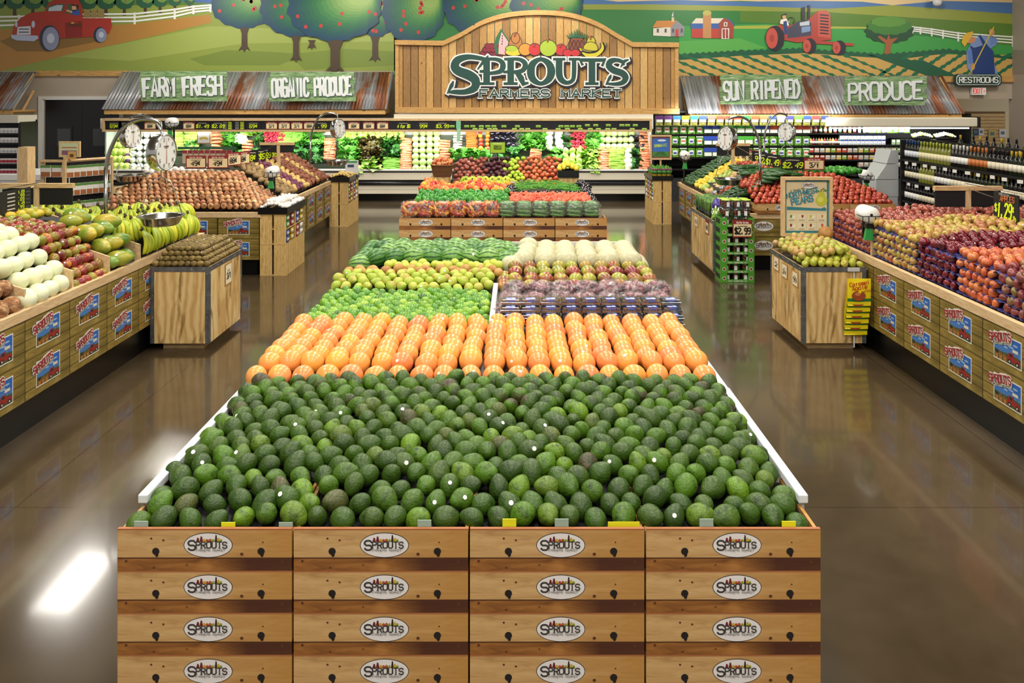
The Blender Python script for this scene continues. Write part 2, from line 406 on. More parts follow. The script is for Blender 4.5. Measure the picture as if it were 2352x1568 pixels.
def streaky(name, base, streak, bot, rough=.3):                # apples: vertical streaks
    m = NT(name); c = m.ramp(m.rnd(), [(i/(len(base)-1), h) for i, h in enumerate(base)])
    n1 = m.noise(m.coord('Object', (1, 1, .18)), 85, 2); n2 = m.noise(m.coord('Object'), 14, 2)
    c = m.mix(m.ramp(n1, [(.42, 0.0), (.62, .75)]), c, streak)
    c = m.mix(m.ramp(n2, [(.5, 0.0), (.68, .85)]), c, bot)
    m.col(c); m.set(Roughness=rough, Coat_Weight=.25, Coat_Roughness=.15); return m.mat

# ---------------------------------------------------------------- fruit and vegetable meshes (about the local origin)
def ball(rx, rz, n=16, k=10, dent=0, pear=0, lump=0, m=0, seed=0, top=0):
    mb = MB(); prof = []
    for i in range(k+1):
        t = pi*(i+.02)/(k+.04); r = sin(t); z = -cos(t)
        if dent:                                                # hollow at both ends
            z *= 1-dent*max(0, 1-(r/.55)**2)
        if pear: r *= 1-pear*max(0, z+.15)**1.3
        if top and z > .6: z += top*(z-.6)
        prof.append((r*rx, z*rz))
    mb.lathe(prof, n, m)
    if lump:
        mb.v = [tuple(Vector(v)*(1+lump*MN.noise(Vector(v)*(1.3/rx)+Vector((seed*7, 0, 0))))) for v in mb.v]
    return mb
def obj_fruit(name, mb, mat, label, cat, group):
    o = mb.build(name, mat, smooth=True); T(o, label, cat, group); return Pro(o)
def anyrot(): return (U(0, 6.28), U(0, 6.28), U(0, 6.28))
def lying(t=.35): return (pi/2+U(-t, t), U(-.2, .2), U(0, 6.28))
def upright(t=.3): return (U(-t, t), U(-t, t), U(0, 6.28))
AVO = fruit('avocado_skin', ['#2c450e', '#3c5c12', '#334e10', '#4e7415', '#3e5716', '#314a14', '#65891a', '#463f26'], .4, (30, .5, .75, '#1c3409'), (120, .5, .006), .06, .4, lenti=(240, '#5f8a24', .13))
GRF = fruit('grapefruit_peel', ['#f0a04e', '#f4ac4c', '#ee944e', '#f4b44a', '#ea8450', '#f1a350'], .26, (9, .45, .75, '#f09a62'), (160, .16, .002), .12)
LIM = fruit('lime_peel', ['#3a7a14', '#5f9a1e', '#528c1c', '#8ab52e', '#2d6412', '#6ca424', '#a4c23e'], .34, (22, .5, .8, '#8cbc2c'), (220, .15, .0015), .15)
PEARG = fruit('green_pear_skin', ['#a9bf3a', '#b8c94a', '#9db536', '#c3c652'], .42, (16, .52, .72, '#b98a4e'))
PEARB = fruit('brown_pear_skin', ['#bd8a42', '#a9773a', '#c99a50'], .5, (16, .5, .7, '#c4a24a'))
PEARY = fruit('yellow_pear_skin', ['#c9cf4c', '#b9c944', '#d4cf55'], .42)
WML = stripes()
HDW = fruit('honeydew_rind', ['#e3e6b8', '#e9eac6', '#dfe5c0', '#ebe6bc'], .42, (7, .5, .8, '#d7dc9e'), None, .05)
MELP = fruit('pale_melon_rind', ['#bfb891', '#c5be98', '#bcb993'], .5, (40, .45, .7, '#d6d3ae'), (60, .1, .003))
MNG = fruit('mango_skin', ['#7d1f26', '#963026', '#6e1a26', '#8f3a26', '#86862c', '#a04a2a'], .3, [(7, .52, .68, '#8a9a2e'), (9, .6, .72, '#d9962a')], None, .15)
MNG2 = fruit('green_blush_mango_skin', ['#a9b83a', '#9a3a38', '#8a9a34', '#bdb046', '#7f2f36', '#b0803a', '#9fb23a'], .3, [(8, .53, .64, '#96303a'), (8, .62, .72, '#b9c23e')], None, .15)
MNGY = fruit('yellow_mango_skin', ['#d3b52a', '#dbae22', '#9aa632', '#b7b02c'], .35, (8, .5, .66, '#7f9430'))
PAP = fruit('papaya_skin', ['#5f8a2e', '#6f9430', '#a7a636'], .35, (6, .48, .66, '#c4ad36'), None, .1)
COCO = fruit('coconut_husk', ['#8f5f38', '#7d5230', '#a3744a'], .85, (30, .45, .65, '#c49a6e'), (70, .9, .01))
KIW = fruit('kiwi_skin', ['#85703a', '#937c42', '#766030', '#9a844a'], .7, (40, .45, .7, '#4e3c1a'), (190, .3, .002))
ONI = fruit('onion_skin', ['#c48e5e', '#b87c54', '#d29c66', '#b0704e', '#dcae74', '#c99263', '#e3c694'], .35, (20, .5, .75, '#aa6a44'), end=(.042, '#6b4526'))
def pot(name, cols, cc): return fruit(name, cols, .65, (18, .5, .75, cc), (45, .3, .004))
POTB = pot('brown_potato_skin', ['#96794a', '#a3865a', '#8a6c40'], '#75592f'); POTY = pot('yellow_potato_skin', ['#d8b668', '#e0c27c', '#cca95a'], '#b9934c')
POTP = pot('purple_potato_skin', ['#6b3148', '#7a3a50', '#5c2a44'], '#8f5a64'); POTS = pot('sweet_potato_skin', ['#7d4630', '#8f5538', '#6d3b2c'], '#a56a48')
GAR = fruit('garlic_skin', ['#f1ece4', '#e9e2d8', '#f5f2ee'], .5, (30, .5, .8, '#d9cbbb'))
APR = streaky('red_apple_skin', ['#8c2c28', '#9c3a2e', '#7c2428', '#a04a38'], '#b06a4c', '#94463a')
APG = streaky('yellow_green_apple_skin', ['#b9b545', '#c5b548', '#b58a48', '#b0b83e', '#a8583e'], '#b5784a', '#b0664a')
APD = streaky('dark_red_apple_skin', ['#5a1020', '#6e1624', '#4a0e1e', '#7c1a28'], '#87202c', '#5c1220', .2)
APO = streaky('orange_red_apple_skin', ['#c84a30', '#d06236', '#b23a30', '#cc7a3e', '#a8402f'], '#d98a4a', '#b9412e')
APB = streaky('maroon_green_apple_skin', ['#7a2a30', '#8a3034', '#6d2430', '#8f9a40', '#84323a'], '#98514a', '#7d3a38')
TOM = fruit('tomato_skin', ['#a83824', '#b54428', '#983022', '#c0552f', '#a84228'], .2, None, None, .3)
ROMA = fruit('roma_tomato_skin', ['#dd5a38', '#e06a44', '#d44f32'], .25, None, None, .2)
PEPG = fruit('green_pepper_skin', ['#2f8a22', '#3f9a2a', '#277a1c', '#56ad34'], .2, None, None, .3)
PEPR = fruit('red_orange_pepper_skin', ['#e8872a', '#ec9a2c', '#d9542a', '#c4302a', '#f0b42c'], .2, None, None, .3)
CITR = fruit('orange_peel', ['#f09a26', '#ee8a22', '#f4a830'], .35, None, (200, .15, .002))
LEM = fruit('lemon_peel', ['#f2d83a', '#eacb2c', '#f5e055'], .35); ZUC = fruit('zucchini_skin', ['#2a5226', '#234820', '#35622c'], .3, (25, .5, .7, '#466f38'))
SQY = fruit('yellow_squash_skin', ['#ecc83a', '#f0d352', '#e6bd30'], .3); CHAY = fruit('chayote_skin', ['#a8bf58', '#b9cc6c'], .4)
TAN = fruit('tan_squash_skin', ['#d3ae74', '#dcbc88'], .45); EGG = fruit('eggplant_skin', ['#17121f', '#1d1524'], .12, None, None, .4)
PLUM = fruit('plum_skin', ['#3f1524', '#521a2a', '#301020'], .3); CABG = fruit('cabbage_leaf', ['#c3d88c', '#b5d07a', '#cfe0a4'], .5, (24, .45, .7, '#9cc060'), (14, .5, .02))
CABR = fruit('red_cabbage_leaf', ['#5a2a66', '#4a2258'], .35, None, (14, .4, .02)); CAUL = fruit('cauliflower_head', ['#f0ead2', '#ece4c6'], .7, None, (30, 1, .02))
def leaf(name, cols, cc): return fruit(name, cols, .5, (12, .45, .7, cc))
L_LT = leaf('light_green_leaf', ['#8fc83a', '#a5d652', '#7fbc34'], '#c4e884'); L_MD = leaf('green_leaf', ['#4a9a2a', '#57a832', '#3c8a24'], '#7cc048')
L_DK = leaf('dark_green_leaf', ['#22601c', '#2c6f22', '#1c5218'], '#4a8f38'); L_RD = leaf('red_lettuce_leaf', ['#3f3416', '#4d3a1a', '#362c12'], '#6d6a2c')
# ---------------------------------------------------------------- the room
WY = 18.4
ST(MB().box(-15, 12.6, -4, 19.7, -.1, 0).build('floor', FLOOR))
ST(MB().box(-15, 12.6, -4, 19.7, 5.45, 5.55).build('ceiling', flat('#b9b3a8', .8)))
w = MB()
w.box(-15, 11.65, WY, WY+.12, 2.27, 5.45); w.box(-15, -11.12, WY, WY+.12, 0, 2.27); w.box(-9.3, 10.25, WY, WY+.12, 0, 2.27)
ST(w.build('wall_back', TAUPE))
ST(MB().box(11.65, 11.8, 14.6, WY+.12, 0, 5.45).build('wall_right', flat('#a89c8c', .6)))
ST(MB().box(9.6, 12.5, 19.6, 19.7, 0, 2.5).build('wall_recess', flat('#e6d6b4', .6)))
sl = E('slatwall', (9.6, 19.56, 0), 'pale wooden slatwall panel in the recess behind the wine shelves', 'wall panel')
m = MB()
for k in range(16): m.box(0, 2.62, 0, .03, .55+k*.085, .55+k*.085+.074)
m.build('slats', wood('slatwall_wood', '#d9b57a', '#e4c68e', '#c79f60', (.7, 5, 5), .5), sl); MB().box(0, 2.62, .02, .035, .5, 1.95).build('backing', flat('#7a5a30'), sl)
for k, (px, py, w_, h_, a, b) in enumerate([(2228, 305, .13, .17, '#a8bf6a', 'green'), (2241, 303, .13, .17, '#2d4a8c', 'blue'), (2254, 303, .12, .17, '#dfe6ee', 'white'), (2279, 308, .18, .2, '#cdbb6a', 'yellow'), (2303, 306, .16, .2, '#e9e9ee', 'pale')]):
    p = W(px, py, 19.54)
    o = MB().box(-w_/2, w_/2, 0, .012, -h_/2, h_/2).box(-w_*.3, w_*.3, -.002, 0, -.03, h_*.25, 1).build('brochure', [flat(a), flat('#6b7f86')], None, loc=p)
    T(o, b+' brochure hung on the pale slatwall', 'brochure', 'brochures on the slatwall')
ST(MB().box(-11.2, -9.2, WY-.03, WY+.03, 2.26, 2.33).box(-11.2, -11.1, WY-.03, WY+.03, 0, 2.26).box(-9.3, -9.2, WY-.03, WY+.03, 0, 2.26).build('trim_door', flat('#e9e6df', .4)))
d1 = E('door_1', (-10.2, WY+.03, 0), None, None); d1['kind'] = 'structure'
for s in (-1, 1):
    lf = MB().box(min(0, s*.87)+(.003 if s > 0 else 0), max(0, s*.87)-(.003 if s < 0 else 0), 0, .05, .01, 2.25).build('door_leaf', flat('#121315', .38), d1)
    x = s*.42; MB().box(x-.2, x+.2, -.012, .0, 1.12, 1.62).build('window_rubber', flat('#050506', .3), lf)
    MB().box(x-.155, x+.155, -.02, -.012, 1.17, 1.57).build('window_pane', flat('#3d4044', .08, 0), lf)
    MB().box(x-.36, x+.36, -.006, 0, .25, 1.0).build('kick_plate', flat('#1b1c1f', .25, .3), lf)
for nm, a, b, za, zb in (('trim_wall_left', -11.25, -9.1, 2.8, 2.93), ('trim_wall_right', 9.9, 11.65, 2.66, 2.8)):
    ST(MB().box(a, b, WY-.05, WY, za, zb).build(nm, CEDAR_X))

# ---------------------------------------------------------------- painted mural on the back wall
mural = E('mural', (0, WY, 2.9), 'long painted farm mural along the top of the back wall', 'mural')
class Paint(MB):
    def __init__(s, lay): super().__init__(); s.lay, s.mt = lay, []
    def c(s, hx):
        mt = flat(hx, .45)
        if mt not in s.mt: s.mt.append(mt)
        return s.mt.index(mt)
    def P(s, hx, pts, up=0):
        y = -.003*(s.lay+up); return s.poly([(XP(a, WY), y, ZP(b, WY)-2.9) for a, b in pts], s.c(hx))
    def disc2(s, hx, cx, cy, rx, ry, up=0, n=20, j=0):
        return s.P(hx, [(cx+rx*cos(-q*2*pi/n)*(1+j*((q*7) % 3-1)), cy+ry*sin(-q*2*pi/n)*(1+j*((q*7) % 3-1))) for q in range(n)][::-1], up)
    def line(s, hx, pts, w, up=0):
        y = -.003*(s.lay+up); k = WY/F
        return s.stroke([(XP(a, WY), ZP(b, WY)-2.9) for a, b in pts], w*k, y, s.c(hx))
    def done(s, name): return s.build(name, s.mt, mural, fix=False)
p = Paint(1)
p.P('#8b9b45', [(-300, 163), (912, 163), (912, -40), (-300, -40)]); p.P('#9cab55', [(130, 130), (480, 60), (905, 75), (905, 95), (560, 100), (300, 140)], .4)
p.P('#76893a', [(435, 135), (520, 115), (640, 120), (700, 125), (640, 150), (470, 150)], .5); p.P('#788b3c', [(660, 125), (790, 112), (905, 118), (905, 150), (700, 160)], .8)
p.P('#5a7d34', [(-300, -40), (485, -40), (485, 12), (-300, 14)], .5); p.P('#3f66a8', [(420, -40), (500, -40), (500, 8), (420, 4)], .7)
p.P('#b2823f', [(-300, 75), (130, 65), (300, 55), (483, 33), (486, 52), (330, 88), (160, 125), (0, 163), (-300, 163)], 1)
p.P('#8a6a37', [(0, 95), (60, 70), (240, 85), (225, 95), (110, 118), (40, 118)], 1.5); p.done('painted_ground')
p = Paint(1)
p.P('#2f7a3a', [(905, 175), (2322, 182), (2322, -40), (905, -40)])
for c, a in (('#dcc290', [(1330, 2), (1500, 6), (1700, 2), (1980, 12), (2060, 18), (2150, 2), (2325, 10), (2325, -40), (1330, -40)]), ('#4a73a8', [(1320, -8), (1420, 4), (1560, 0), (1700, 4), (1860, 2), (1980, 4), (2050, 12), (2160, 2), (2325, 6), (2325, 32), (2150, 20), (2050, 12), (1900, 20), (1700, 16), (1500, 10), (1325, 10)]),
             ('#8f9a3e', [(1325, 10), (1500, 10), (1700, 14), (1900, 20), (2050, 12), (2325, 32), (2325, 62), (2000, 44), (1700, 25), (1400, 22), (1330, 22)]), ('#577d2c', [(1700, 25), (1900, 28), (2325, 55), (2325, 110), (2100, 70), (1900, 60), (1700, 50)]),
             ('#3f9a48', [(1560, 60), (1760, 55), (2000, 70), (2325, 105), (2325, 140), (1560, 140)]), ('#a8b04a', [(1600, 62), (1760, 58), (1990, 62), (1990, 66), (1600, 66)]), ('#5aa84e', [(1560, 95), (1700, 88), (1760, 110), (1560, 130)])): p.P(c, a, .5+.06*len(p.f))
p.done('painted_hills')
p = Paint(4)                                                   # ploughed field: dark green hedge rows over tan soil
zig = lambda x0, x1, y0, y1, n, a: [(x0+(x1-x0)*i/n, y0+(y1-y0)*i/n+(a if i % 2 else -a)) for i in range(n+1)]
p.P('#c9a35a', [(1558, 178)]+zig(1558, 1700, 130, 122, 20, 1.5)+zig(1700, 1850, 120, 112, 20, 1.5)+zig(1850, 2030, 112, 126, 24, 1.5)+[(2325, 126), (2325, 182)])
p.P('#1f5a3e', zig(1558, 1700, 124, 116, 20, 2)+zig(1705, 1850, 116, 110, 20, 2)+zig(1850, 2030, 112, 124, 24, 2)+[(2030, 134), (1850, 122), (1700, 128), (1558, 138)], .5)
p.P('#1f5a3e', zig(2030, 2180, 124, 112, 20, 2)+zig(2180, 2325, 113, 130, 18, 2)+[(2325, 136), (2180, 122), (2030, 140)], .5)
for k in range(11):
    x = 1560+k*46; a = [(x+8*t+60*t*t-30, 128+50*t) for t in (0, .25, .5, .75, 1)]
    w_ = 9+3*(k % 2); L = zig(a[0][0]-60, a[4][0], 126+2*(k % 2), 178, 12, 1.5)
    p.P('#1f6a48', [q for q in L]+[(b+w_+6*i/12, c) for i, (b, c) in enumerate(reversed(L))], .7)
for k in range(8):
    x = 2040+k*38; L = zig(x+46, x-30, 124+(k % 2)*2, 176, 12, 1.4); p.P('#1f6a48', L+[(b+13, c) for b, c in reversed(L)], .7)
p.P('#1f5a3e', zig(1990, 2120, 126, 140, 14, 1.5)+[(2200, 176), (2140, 178), (2060, 150)], .9)
p.done('painted_field')
def fence(posts, name, dys, w_):
    p = Paint(5)
    for dy in dys: p.line('#f1f1ec', [(a, b+dy*k) for a, b, k in posts], w_, .3)
    for a, b, k in posts: p.line('#e6e6e2', [(a, b-4*k), (a, b+30*k)], w_*1.3, .5)
    p.done(name)
fence([(-60, 40, 1), (45, 38, .9), (140, 34, .8), (310, 32, .8), (402, 22, .75), (445, 15, .6), (484, 12, .55)], 'painted_fence', (0, 10, 21), 4)
fence([(2095, 62, .5), (2113, 64, .5), (2139, 67, .55), (2165, 71, .6), (2200, 76, .65), (2325, 85, .75)], 'painted_fence', (0, 9, 18), 3)
def tree(cx, cy, rx, ry, trunk, lay, tw=16):
    p = Paint(lay); x, y0, y1 = trunk
    p.P('#4c3d2c', [(x-tw*.75, y0), (x+tw*.75, y0), (x+tw*.4, y0+.3*(y1-y0)), (x+tw*.42, y1-12), (x+tw*.85, y1), (x+tw*.25, y1-5), (x, y1+3), (x-tw*.3, y1-4), (x-tw*.9, y1), (x-tw*.42, y1-12), (x-tw*.4, y0+.3*(y1-y0))])
    p.disc2('#1c4560', cx, cy, rx, ry, .3, 44, .03)
    LV = [(28, 69, 96), (31, 90, 82), (44, 111, 72), (74, 138, 72), (122, 162, 82), (150, 182, 98)]
    for k in range(1, 13):
        t = k/12*4.999; a, b = LV[int(t)], LV[int(t)+1]; c = '#%02x%02x%02x' % tuple(int(u+(v-u)*(t-int(t))) for u, v in zip(a, b)); q = 1-.06*k
        p.disc2(c, cx+rx*.043*k, cy-ry*.03*k, rx*q, ry*q, .4+.08*k, 44, .025)
    r2 = random.Random(int(cx))
    for _ in range(13):
        a, q = r2.uniform(0, 6.28), r2.uniform(.2, .9); p.disc2('#c0392f', cx+rx*q*cos(a), cy+ry*q*sin(a), 4.2, 4.6, 1.6, 8)
    p.done('painted_tree')
for k in range(12):                                            # small orchard row at the top left
    p = Paint(3); x = -8+k*42 if k < 8 else 300+(k-7)*34; s = 24 if k < 8 else 24-3*(k-7)
    p.P('#4c3d2c', [(x-3, 12), (x+3, 12), (x+4, 36-(24-s)), (x-4, 36-(24-s))]); p.disc2('#2d5f44', x, 2, s, s*.8, .2, 20, .05); p.disc2('#6f9a4a', x+s*.25, -3, s*.6, s*.5, .4, 18, .05)
    for q in range(4): p.disc2('#c0392f', x-12+q*8, -6+(q*5) % 14, 1.5, 1.6, .6, 6)
    p.done('painted_tree')
tree(560, 10, 76, 55, (562, 60, 117), 5); tree(864, 25, 52, 60, (862, 80, 140), 7.1); tree(700, 15, 60, 60, (717, 92, 112), 9.2, 12); tree(680, 18, 82, 66, (681, 80, 140), 11.3)
tree(950, 25, 72, 74, (950, 95, 120), 13.4, 10); tree(1120, 12, 102, 74, (1120, 90, 110), 15.5, 10); tree(1255, 10, 84, 60, (1250, 80, 100), 17.6, 10); tree(770, 20, 108, 74, (771, 90, 164), 19.7, 26)
p = Paint(7)                                                   # round tree on the right
p.P('#a05a36', [(2030, 124), (2033, 100), (2015, 85), (2020, 82), (2036, 92), (2040, 78), (2044, 90), (2062, 86), (2046, 102), (2043, 124)], .6)
p.disc2('#1f4a30', 2042, 72, 56, 27, 0, 40, .05); p.disc2('#3f7a34', 2042, 60, 50, 20, .3, 36, .05); p.disc2('#5a8f38', 2040, 50, 40, 12, .5, 30, .05); p.done('painted_tree')
p = Paint(8)                                                   # red pick-up truck
p.P('#b03a2e', [(30, 80), (34, 58), (48, 42), (70, 30), (105, 26), (112, 8), (128, -2), (155, -4), (182, 0), (190, 14), (192, 42), (256, 42), (258, 60), (252, 76), (222, 84), (150, 88), (90, 90), (50, 88)])
p.P('#8f2c26', [(150, 52), (190, 48), (190, 84), (152, 88)], .2); p.P('#5c5f4a', [(107, 25), (114, 12), (150, 8), (148, 26)], .4); p.P('#5c5f4a', [(156, 8), (180, 12), (186, 34), (152, 32)], .4)
p.P('#bfd0dc', [(114, 18), (132, 12), (146, 12), (142, 25), (112, 26)], .45)
p.P('#2d2a26', [(165, 10), (182, 12), (180, 24), (168, 22)], .6); p.P('#e3b184', [(166, 14), (176, 14), (178, 24), (168, 26)], .7); p.P('#3f5fa8', [(164, 24), (182, 22), (186, 36), (166, 34)], .7); p.P('#e3b184', [(154, 22), (168, 26), (166, 30), (154, 26)], .75)
p.P('#a83a2c', [(40, 92), (60, 55), (100, 46), (135, 52), (150, 88), (128, 88), (120, 62), (100, 66), (92, 92)], .5)
p.P('#d2d8e6', [(42, 62), (72, 60), (72, 80), (40, 80)], .6); p.line('#3a3a4a', [(45, 67), (68, 67)], 2.2, .8); p.line('#3a3a4a', [(45, 74), (68, 74)], 2.2, .8)
p.P('#b7c3de', [(27, 80), (88, 82), (90, 88), (80, 95), (40, 93), (28, 88)], .9); p.disc2('#c3cde4', 78, 56, 4, 8, .9); p.disc2('#c3cde4', 39, 56, 3, 7, .9)
for x, y, rx, ry in ((118, 88, 23, 30), (234, 80, 15, 18)): p.disc2('#35374a', x-3, y, rx, ry, .7); p.disc2('#8f97b4', x, y+1, rx*.82, ry*.9, .8); p.disc2('#c6cfe4', x, y, rx*.38, ry*.38, .9)
for k in range(3): p.P('#a8935a', [(194+k*16, 22), (208+k*16, 22), (208+k*16, 41), (194+k*16, 41)], .3)
for k in range(4): p.line('#7c6a3a', [(194, 26+k*4), (242, 26+k*4)], 1, .5)
y0 = len(p.v); text(p, 'SPROUTS', XP(173, WY), ZP(61, WY)-2.9, .06, .34, p.c('#3a4a34'), -.003*9.7, .16)
p.disc2('#c8b03a', 168, 53, 4, 2, .9); p.disc2('#b03a2e', 176, 53, 3, 2, 1); p.done('painted_truck')
p = Paint(7)                                                   # farm house and barn
p.P('#ded6c6', [(1500, 65), (1540, 62), (1540, 84), (1500, 82)]); p.P('#8e8e94', [(1540, 62), (1555, 48), (1572, 62), (1570, 84), (1540, 84)]); p.P('#c9843c', [(1498, 63), (1508, 48), (1555, 47), (1540, 63)], .2)
p.P('#c33f36', [(1551, 67), (1558, 67), (1558, 84), (1551, 84)], .3); p.P('#d6c4a0', [(1542, 40), (1548, 40), (1548, 50), (1542, 50)], .3); p.P('#e6e6e6', [(1542, 38), (1546, 26), (1546, 38)], .3)
for x in (1508, 1526, 1543, 1563): p.P('#5a5a5e', [(x, 66), (x+5, 66), (x+5, 75), (x, 75)], .4)
p.done('painted_farmhouse')
p = Paint(7)
p.P('#b8463a', [(1588, 64), (1652, 64), (1652, 88), (1588, 87)]); p.P('#3a62a8', [(1586, 54), (1650, 53), (1652, 66), (1586, 66)], .1); p.P('#e0d6c0', [(1598, 42), (1662, 42), (1650, 54), (1588, 54)], .2)
p.P('#9c4a3c', [(1650, 88), (1650, 56), (1658, 45), (1668, 42), (1678, 48), (1685, 58), (1684, 88)], .3); p.line('#3a62a8', [(1668, 42), (1678, 48), (1686, 60)], 2.5, .5)
p.P('#c08a58', [(1614, 88), (1614, 30), (1633, 30), (1633, 88)], .5); p.disc2('#b9b25a', 1623.5, 30, 10, 6, .6)
for a in ([(1658, 66), (1673, 66), (1673, 89), (1658, 89), (1658, 66)], [(1665.5, 66), (1665.5, 89)], [(1663, 52), (1669, 52), (1669, 60), (1663, 60), (1663, 52)]): p.line('#f0eee8', a, 1.5, .7)
p.done('painted_barn')
p = Paint(10)                                                  # red tractor with its driver
p.P('#b0443a', [(1800, 92), (1808, 60), (1858, 42), (1876, 26), (1896, 24), (1906, 34), (1908, 92), (1830, 98)]); p.P('#c85a4c', [(1878, 26), (1896, 24), (1906, 34), (1906, 88), (1878, 84)], .2)
p.P('#47465a', [(1808, 66), (1830, 50), (1852, 44), (1862, 52), (1862, 82), (1808, 88)], .3); p.P('#c6cfdc', [(1836, 52), (1858, 48), (1858, 58), (1836, 60)], .5); p.P('#7f9cc4', [(1840, 62), (1860, 60), (1860, 72), (1840, 76)], .5)
for k in range(7): p.line('#2c2430', [(1882, 34+k*7), (1902, 36+k*7)], 3, .5)
p.P('#2f2c34', [(1840, 52), (1840, 18), (1848, 16), (1848, 50)], .4); p.P('#2f2c34', [(1854, 46), (1855, 12), (1860, 12), (1859, 44)], .4)
p.P('#b0443a', [(1780, 70), (1790, 54), (1804, 66), (1804, 90)], .4); p.P('#b0443a', [(1862, 92), (1960, 100), (1960, 106), (1862, 100)], .1)
for x, y, rx, ry, q in ((1775, 88, 22, 29, -3), (1855, 106, 15, 18, -2), (1923, 110, 15, 17, -2)): p.disc2('#2d2b36', x+4, y, rx, ry, .6, 22, .02); p.disc2('#c5564a', x-3, y, rx*.62, ry*.82, .8); p.disc2('#a8443a', x-3, y, rx*.25, ry*.3, .9)
p.P('#f0ece2', [(1790, 54), (1792, 46), (1804, 42), (1812, 50), (1810, 60)], .6); p.P('#2d4a7c', [(1798, 50), (1806, 48), (1808, 78), (1800, 80)], .7); p.disc2('#d9a47c', 1800, 38, 4.5, 6, .7, 12); p.P('#22242c', [(1795, 34), (1804, 31), (1806, 35), (1796, 36)], .9)
p.line('#22242c', smooth([(1812, 56), (1808, 46), (1816, 40), (1824, 46), (1820, 56)], False), 1.5, .8); p.done('painted_tractor')
p = Paint(9)                                                   # stooping farmer with a hoe
p.P('#7a93c4', [(2220, 155), (2218, 120), (2232, 92), (2250, 82), (2272, 84), (2288, 92), (2286, 104), (2272, 112), (2290, 170), (2232, 168)]); p.P('#243f78', [(2232, 170), (2230, 124), (2226, 104), (2236, 110), (2256, 104), (2246, 82), (2250, 80), (2268, 106), (2280, 118), (2284, 170)], .3)
p.P('#dfb23a', [(2207, 98), (2210, 84), (2218, 76), (2234, 72), (2232, 80), (2226, 90), (2214, 108)], .6); p.P('#c98a64', [(2218, 98), (2230, 84), (2240, 86), (2238, 96), (2226, 100)], .4)
p.P('#6a86c0', [(2272, 88), (2286, 84), (2290, 100), (2272, 106)], .5); p.disc2('#c98a64', 2276, 74, 7, 8, .6, 10); p.disc2('#c98a64', 2233, 153, 5, 8, .6, 10); p.P('#5f7fbe', [(2219, 116), (2230, 112), (2234, 146), (2224, 146)], .5)
p.line('#d9bd3a', [(2281, 62), (2228, 166)], 2.6, .9); p.done('painted_farmer')
p = Paint(1)                                                   # grey outline art that carries on over the right wall
o = MB().add([(11.645, y, z) for y, z in ((18.39, 2.85), (14.8, 2.85), (14.8, 3.3), (15.8, 3.45), (17.0, 3.3), (18.39, 3.42))], [(0, 1, 2, 3, 4, 5)]).build('painted_outline', flat('#94897a', .6), mural); o.location = (0, -WY, -2.9)

# ---------------------------------------------------------------- wooden market sign
sg = E('market_sign', (XP(908, 17.3), 17.3, ZP(258, 17.3)), 'large arched cedar sign with green lettering and painted fruit on the back wall', 'sign')
sx, sz = sg.location.x, sg.location.z
S = lambda px, py: (XP(px, 17.3)-sx, ZP(py, 17.3)-sz)
arc = [(908, 92), (1018, 94)]+smooth([(1018, 94), (1060, 74), (1110, 46), (1170, 29), (1240, 24), (1310, 30), (1370, 50), (1415, 76), (1452, 97)], k=5)[1:]+[(1558, 98)]
def top_at(px):
    for (a, b), (c, d) in zip(arc, arc[1:]):
        if a <= px <= c: return b+(d-b)*(px-a)/max(1e-6, c-a)
    return 98
m = MB(); e = [908+650*i/37 for i in range(38)]; r2 = random.Random(3)
for a, b in zip(e, e[1:]):
    pt = [S(a+.7, 250), S(b-.7, 250)]+[S(b-.7-(b-a-1.4)*t/4, top_at(b-.7-(b-a-1.4)*t/4)+6) for t in range(5)]
    m.prism(pt, 0, .03, r2.choice([0, 0, 1, 1, 2, 3]))
m.build('planks', CEDAR, sg)
MB().prism([S(908, 254), S(1558, 254), S(1558, 100), S(908, 95)], .03, .06).build('backing', flat('#3a2412'), sg)
m = MB(); k = len(arc)
for a, b in zip(arc, arc[1:]):
    m.prism([S(a[0], a[1]+11), S(b[0], b[1]+11), S(*b), S(*a)], -.07, .08)
m.build('top_rail', CEDAR_X, sg)
m = MB(); m.prism([S(908, 259), S(1560, 262), S(1560, 249), S(908, 246)], -.05, .08)
for x in (908, 1550): m.prism([S(x, 250), S(x+8, 250), S(x+8, 100), S(x, 100)], -.03, .08)
m.build('frame_rail', CEDAR_X, sg)
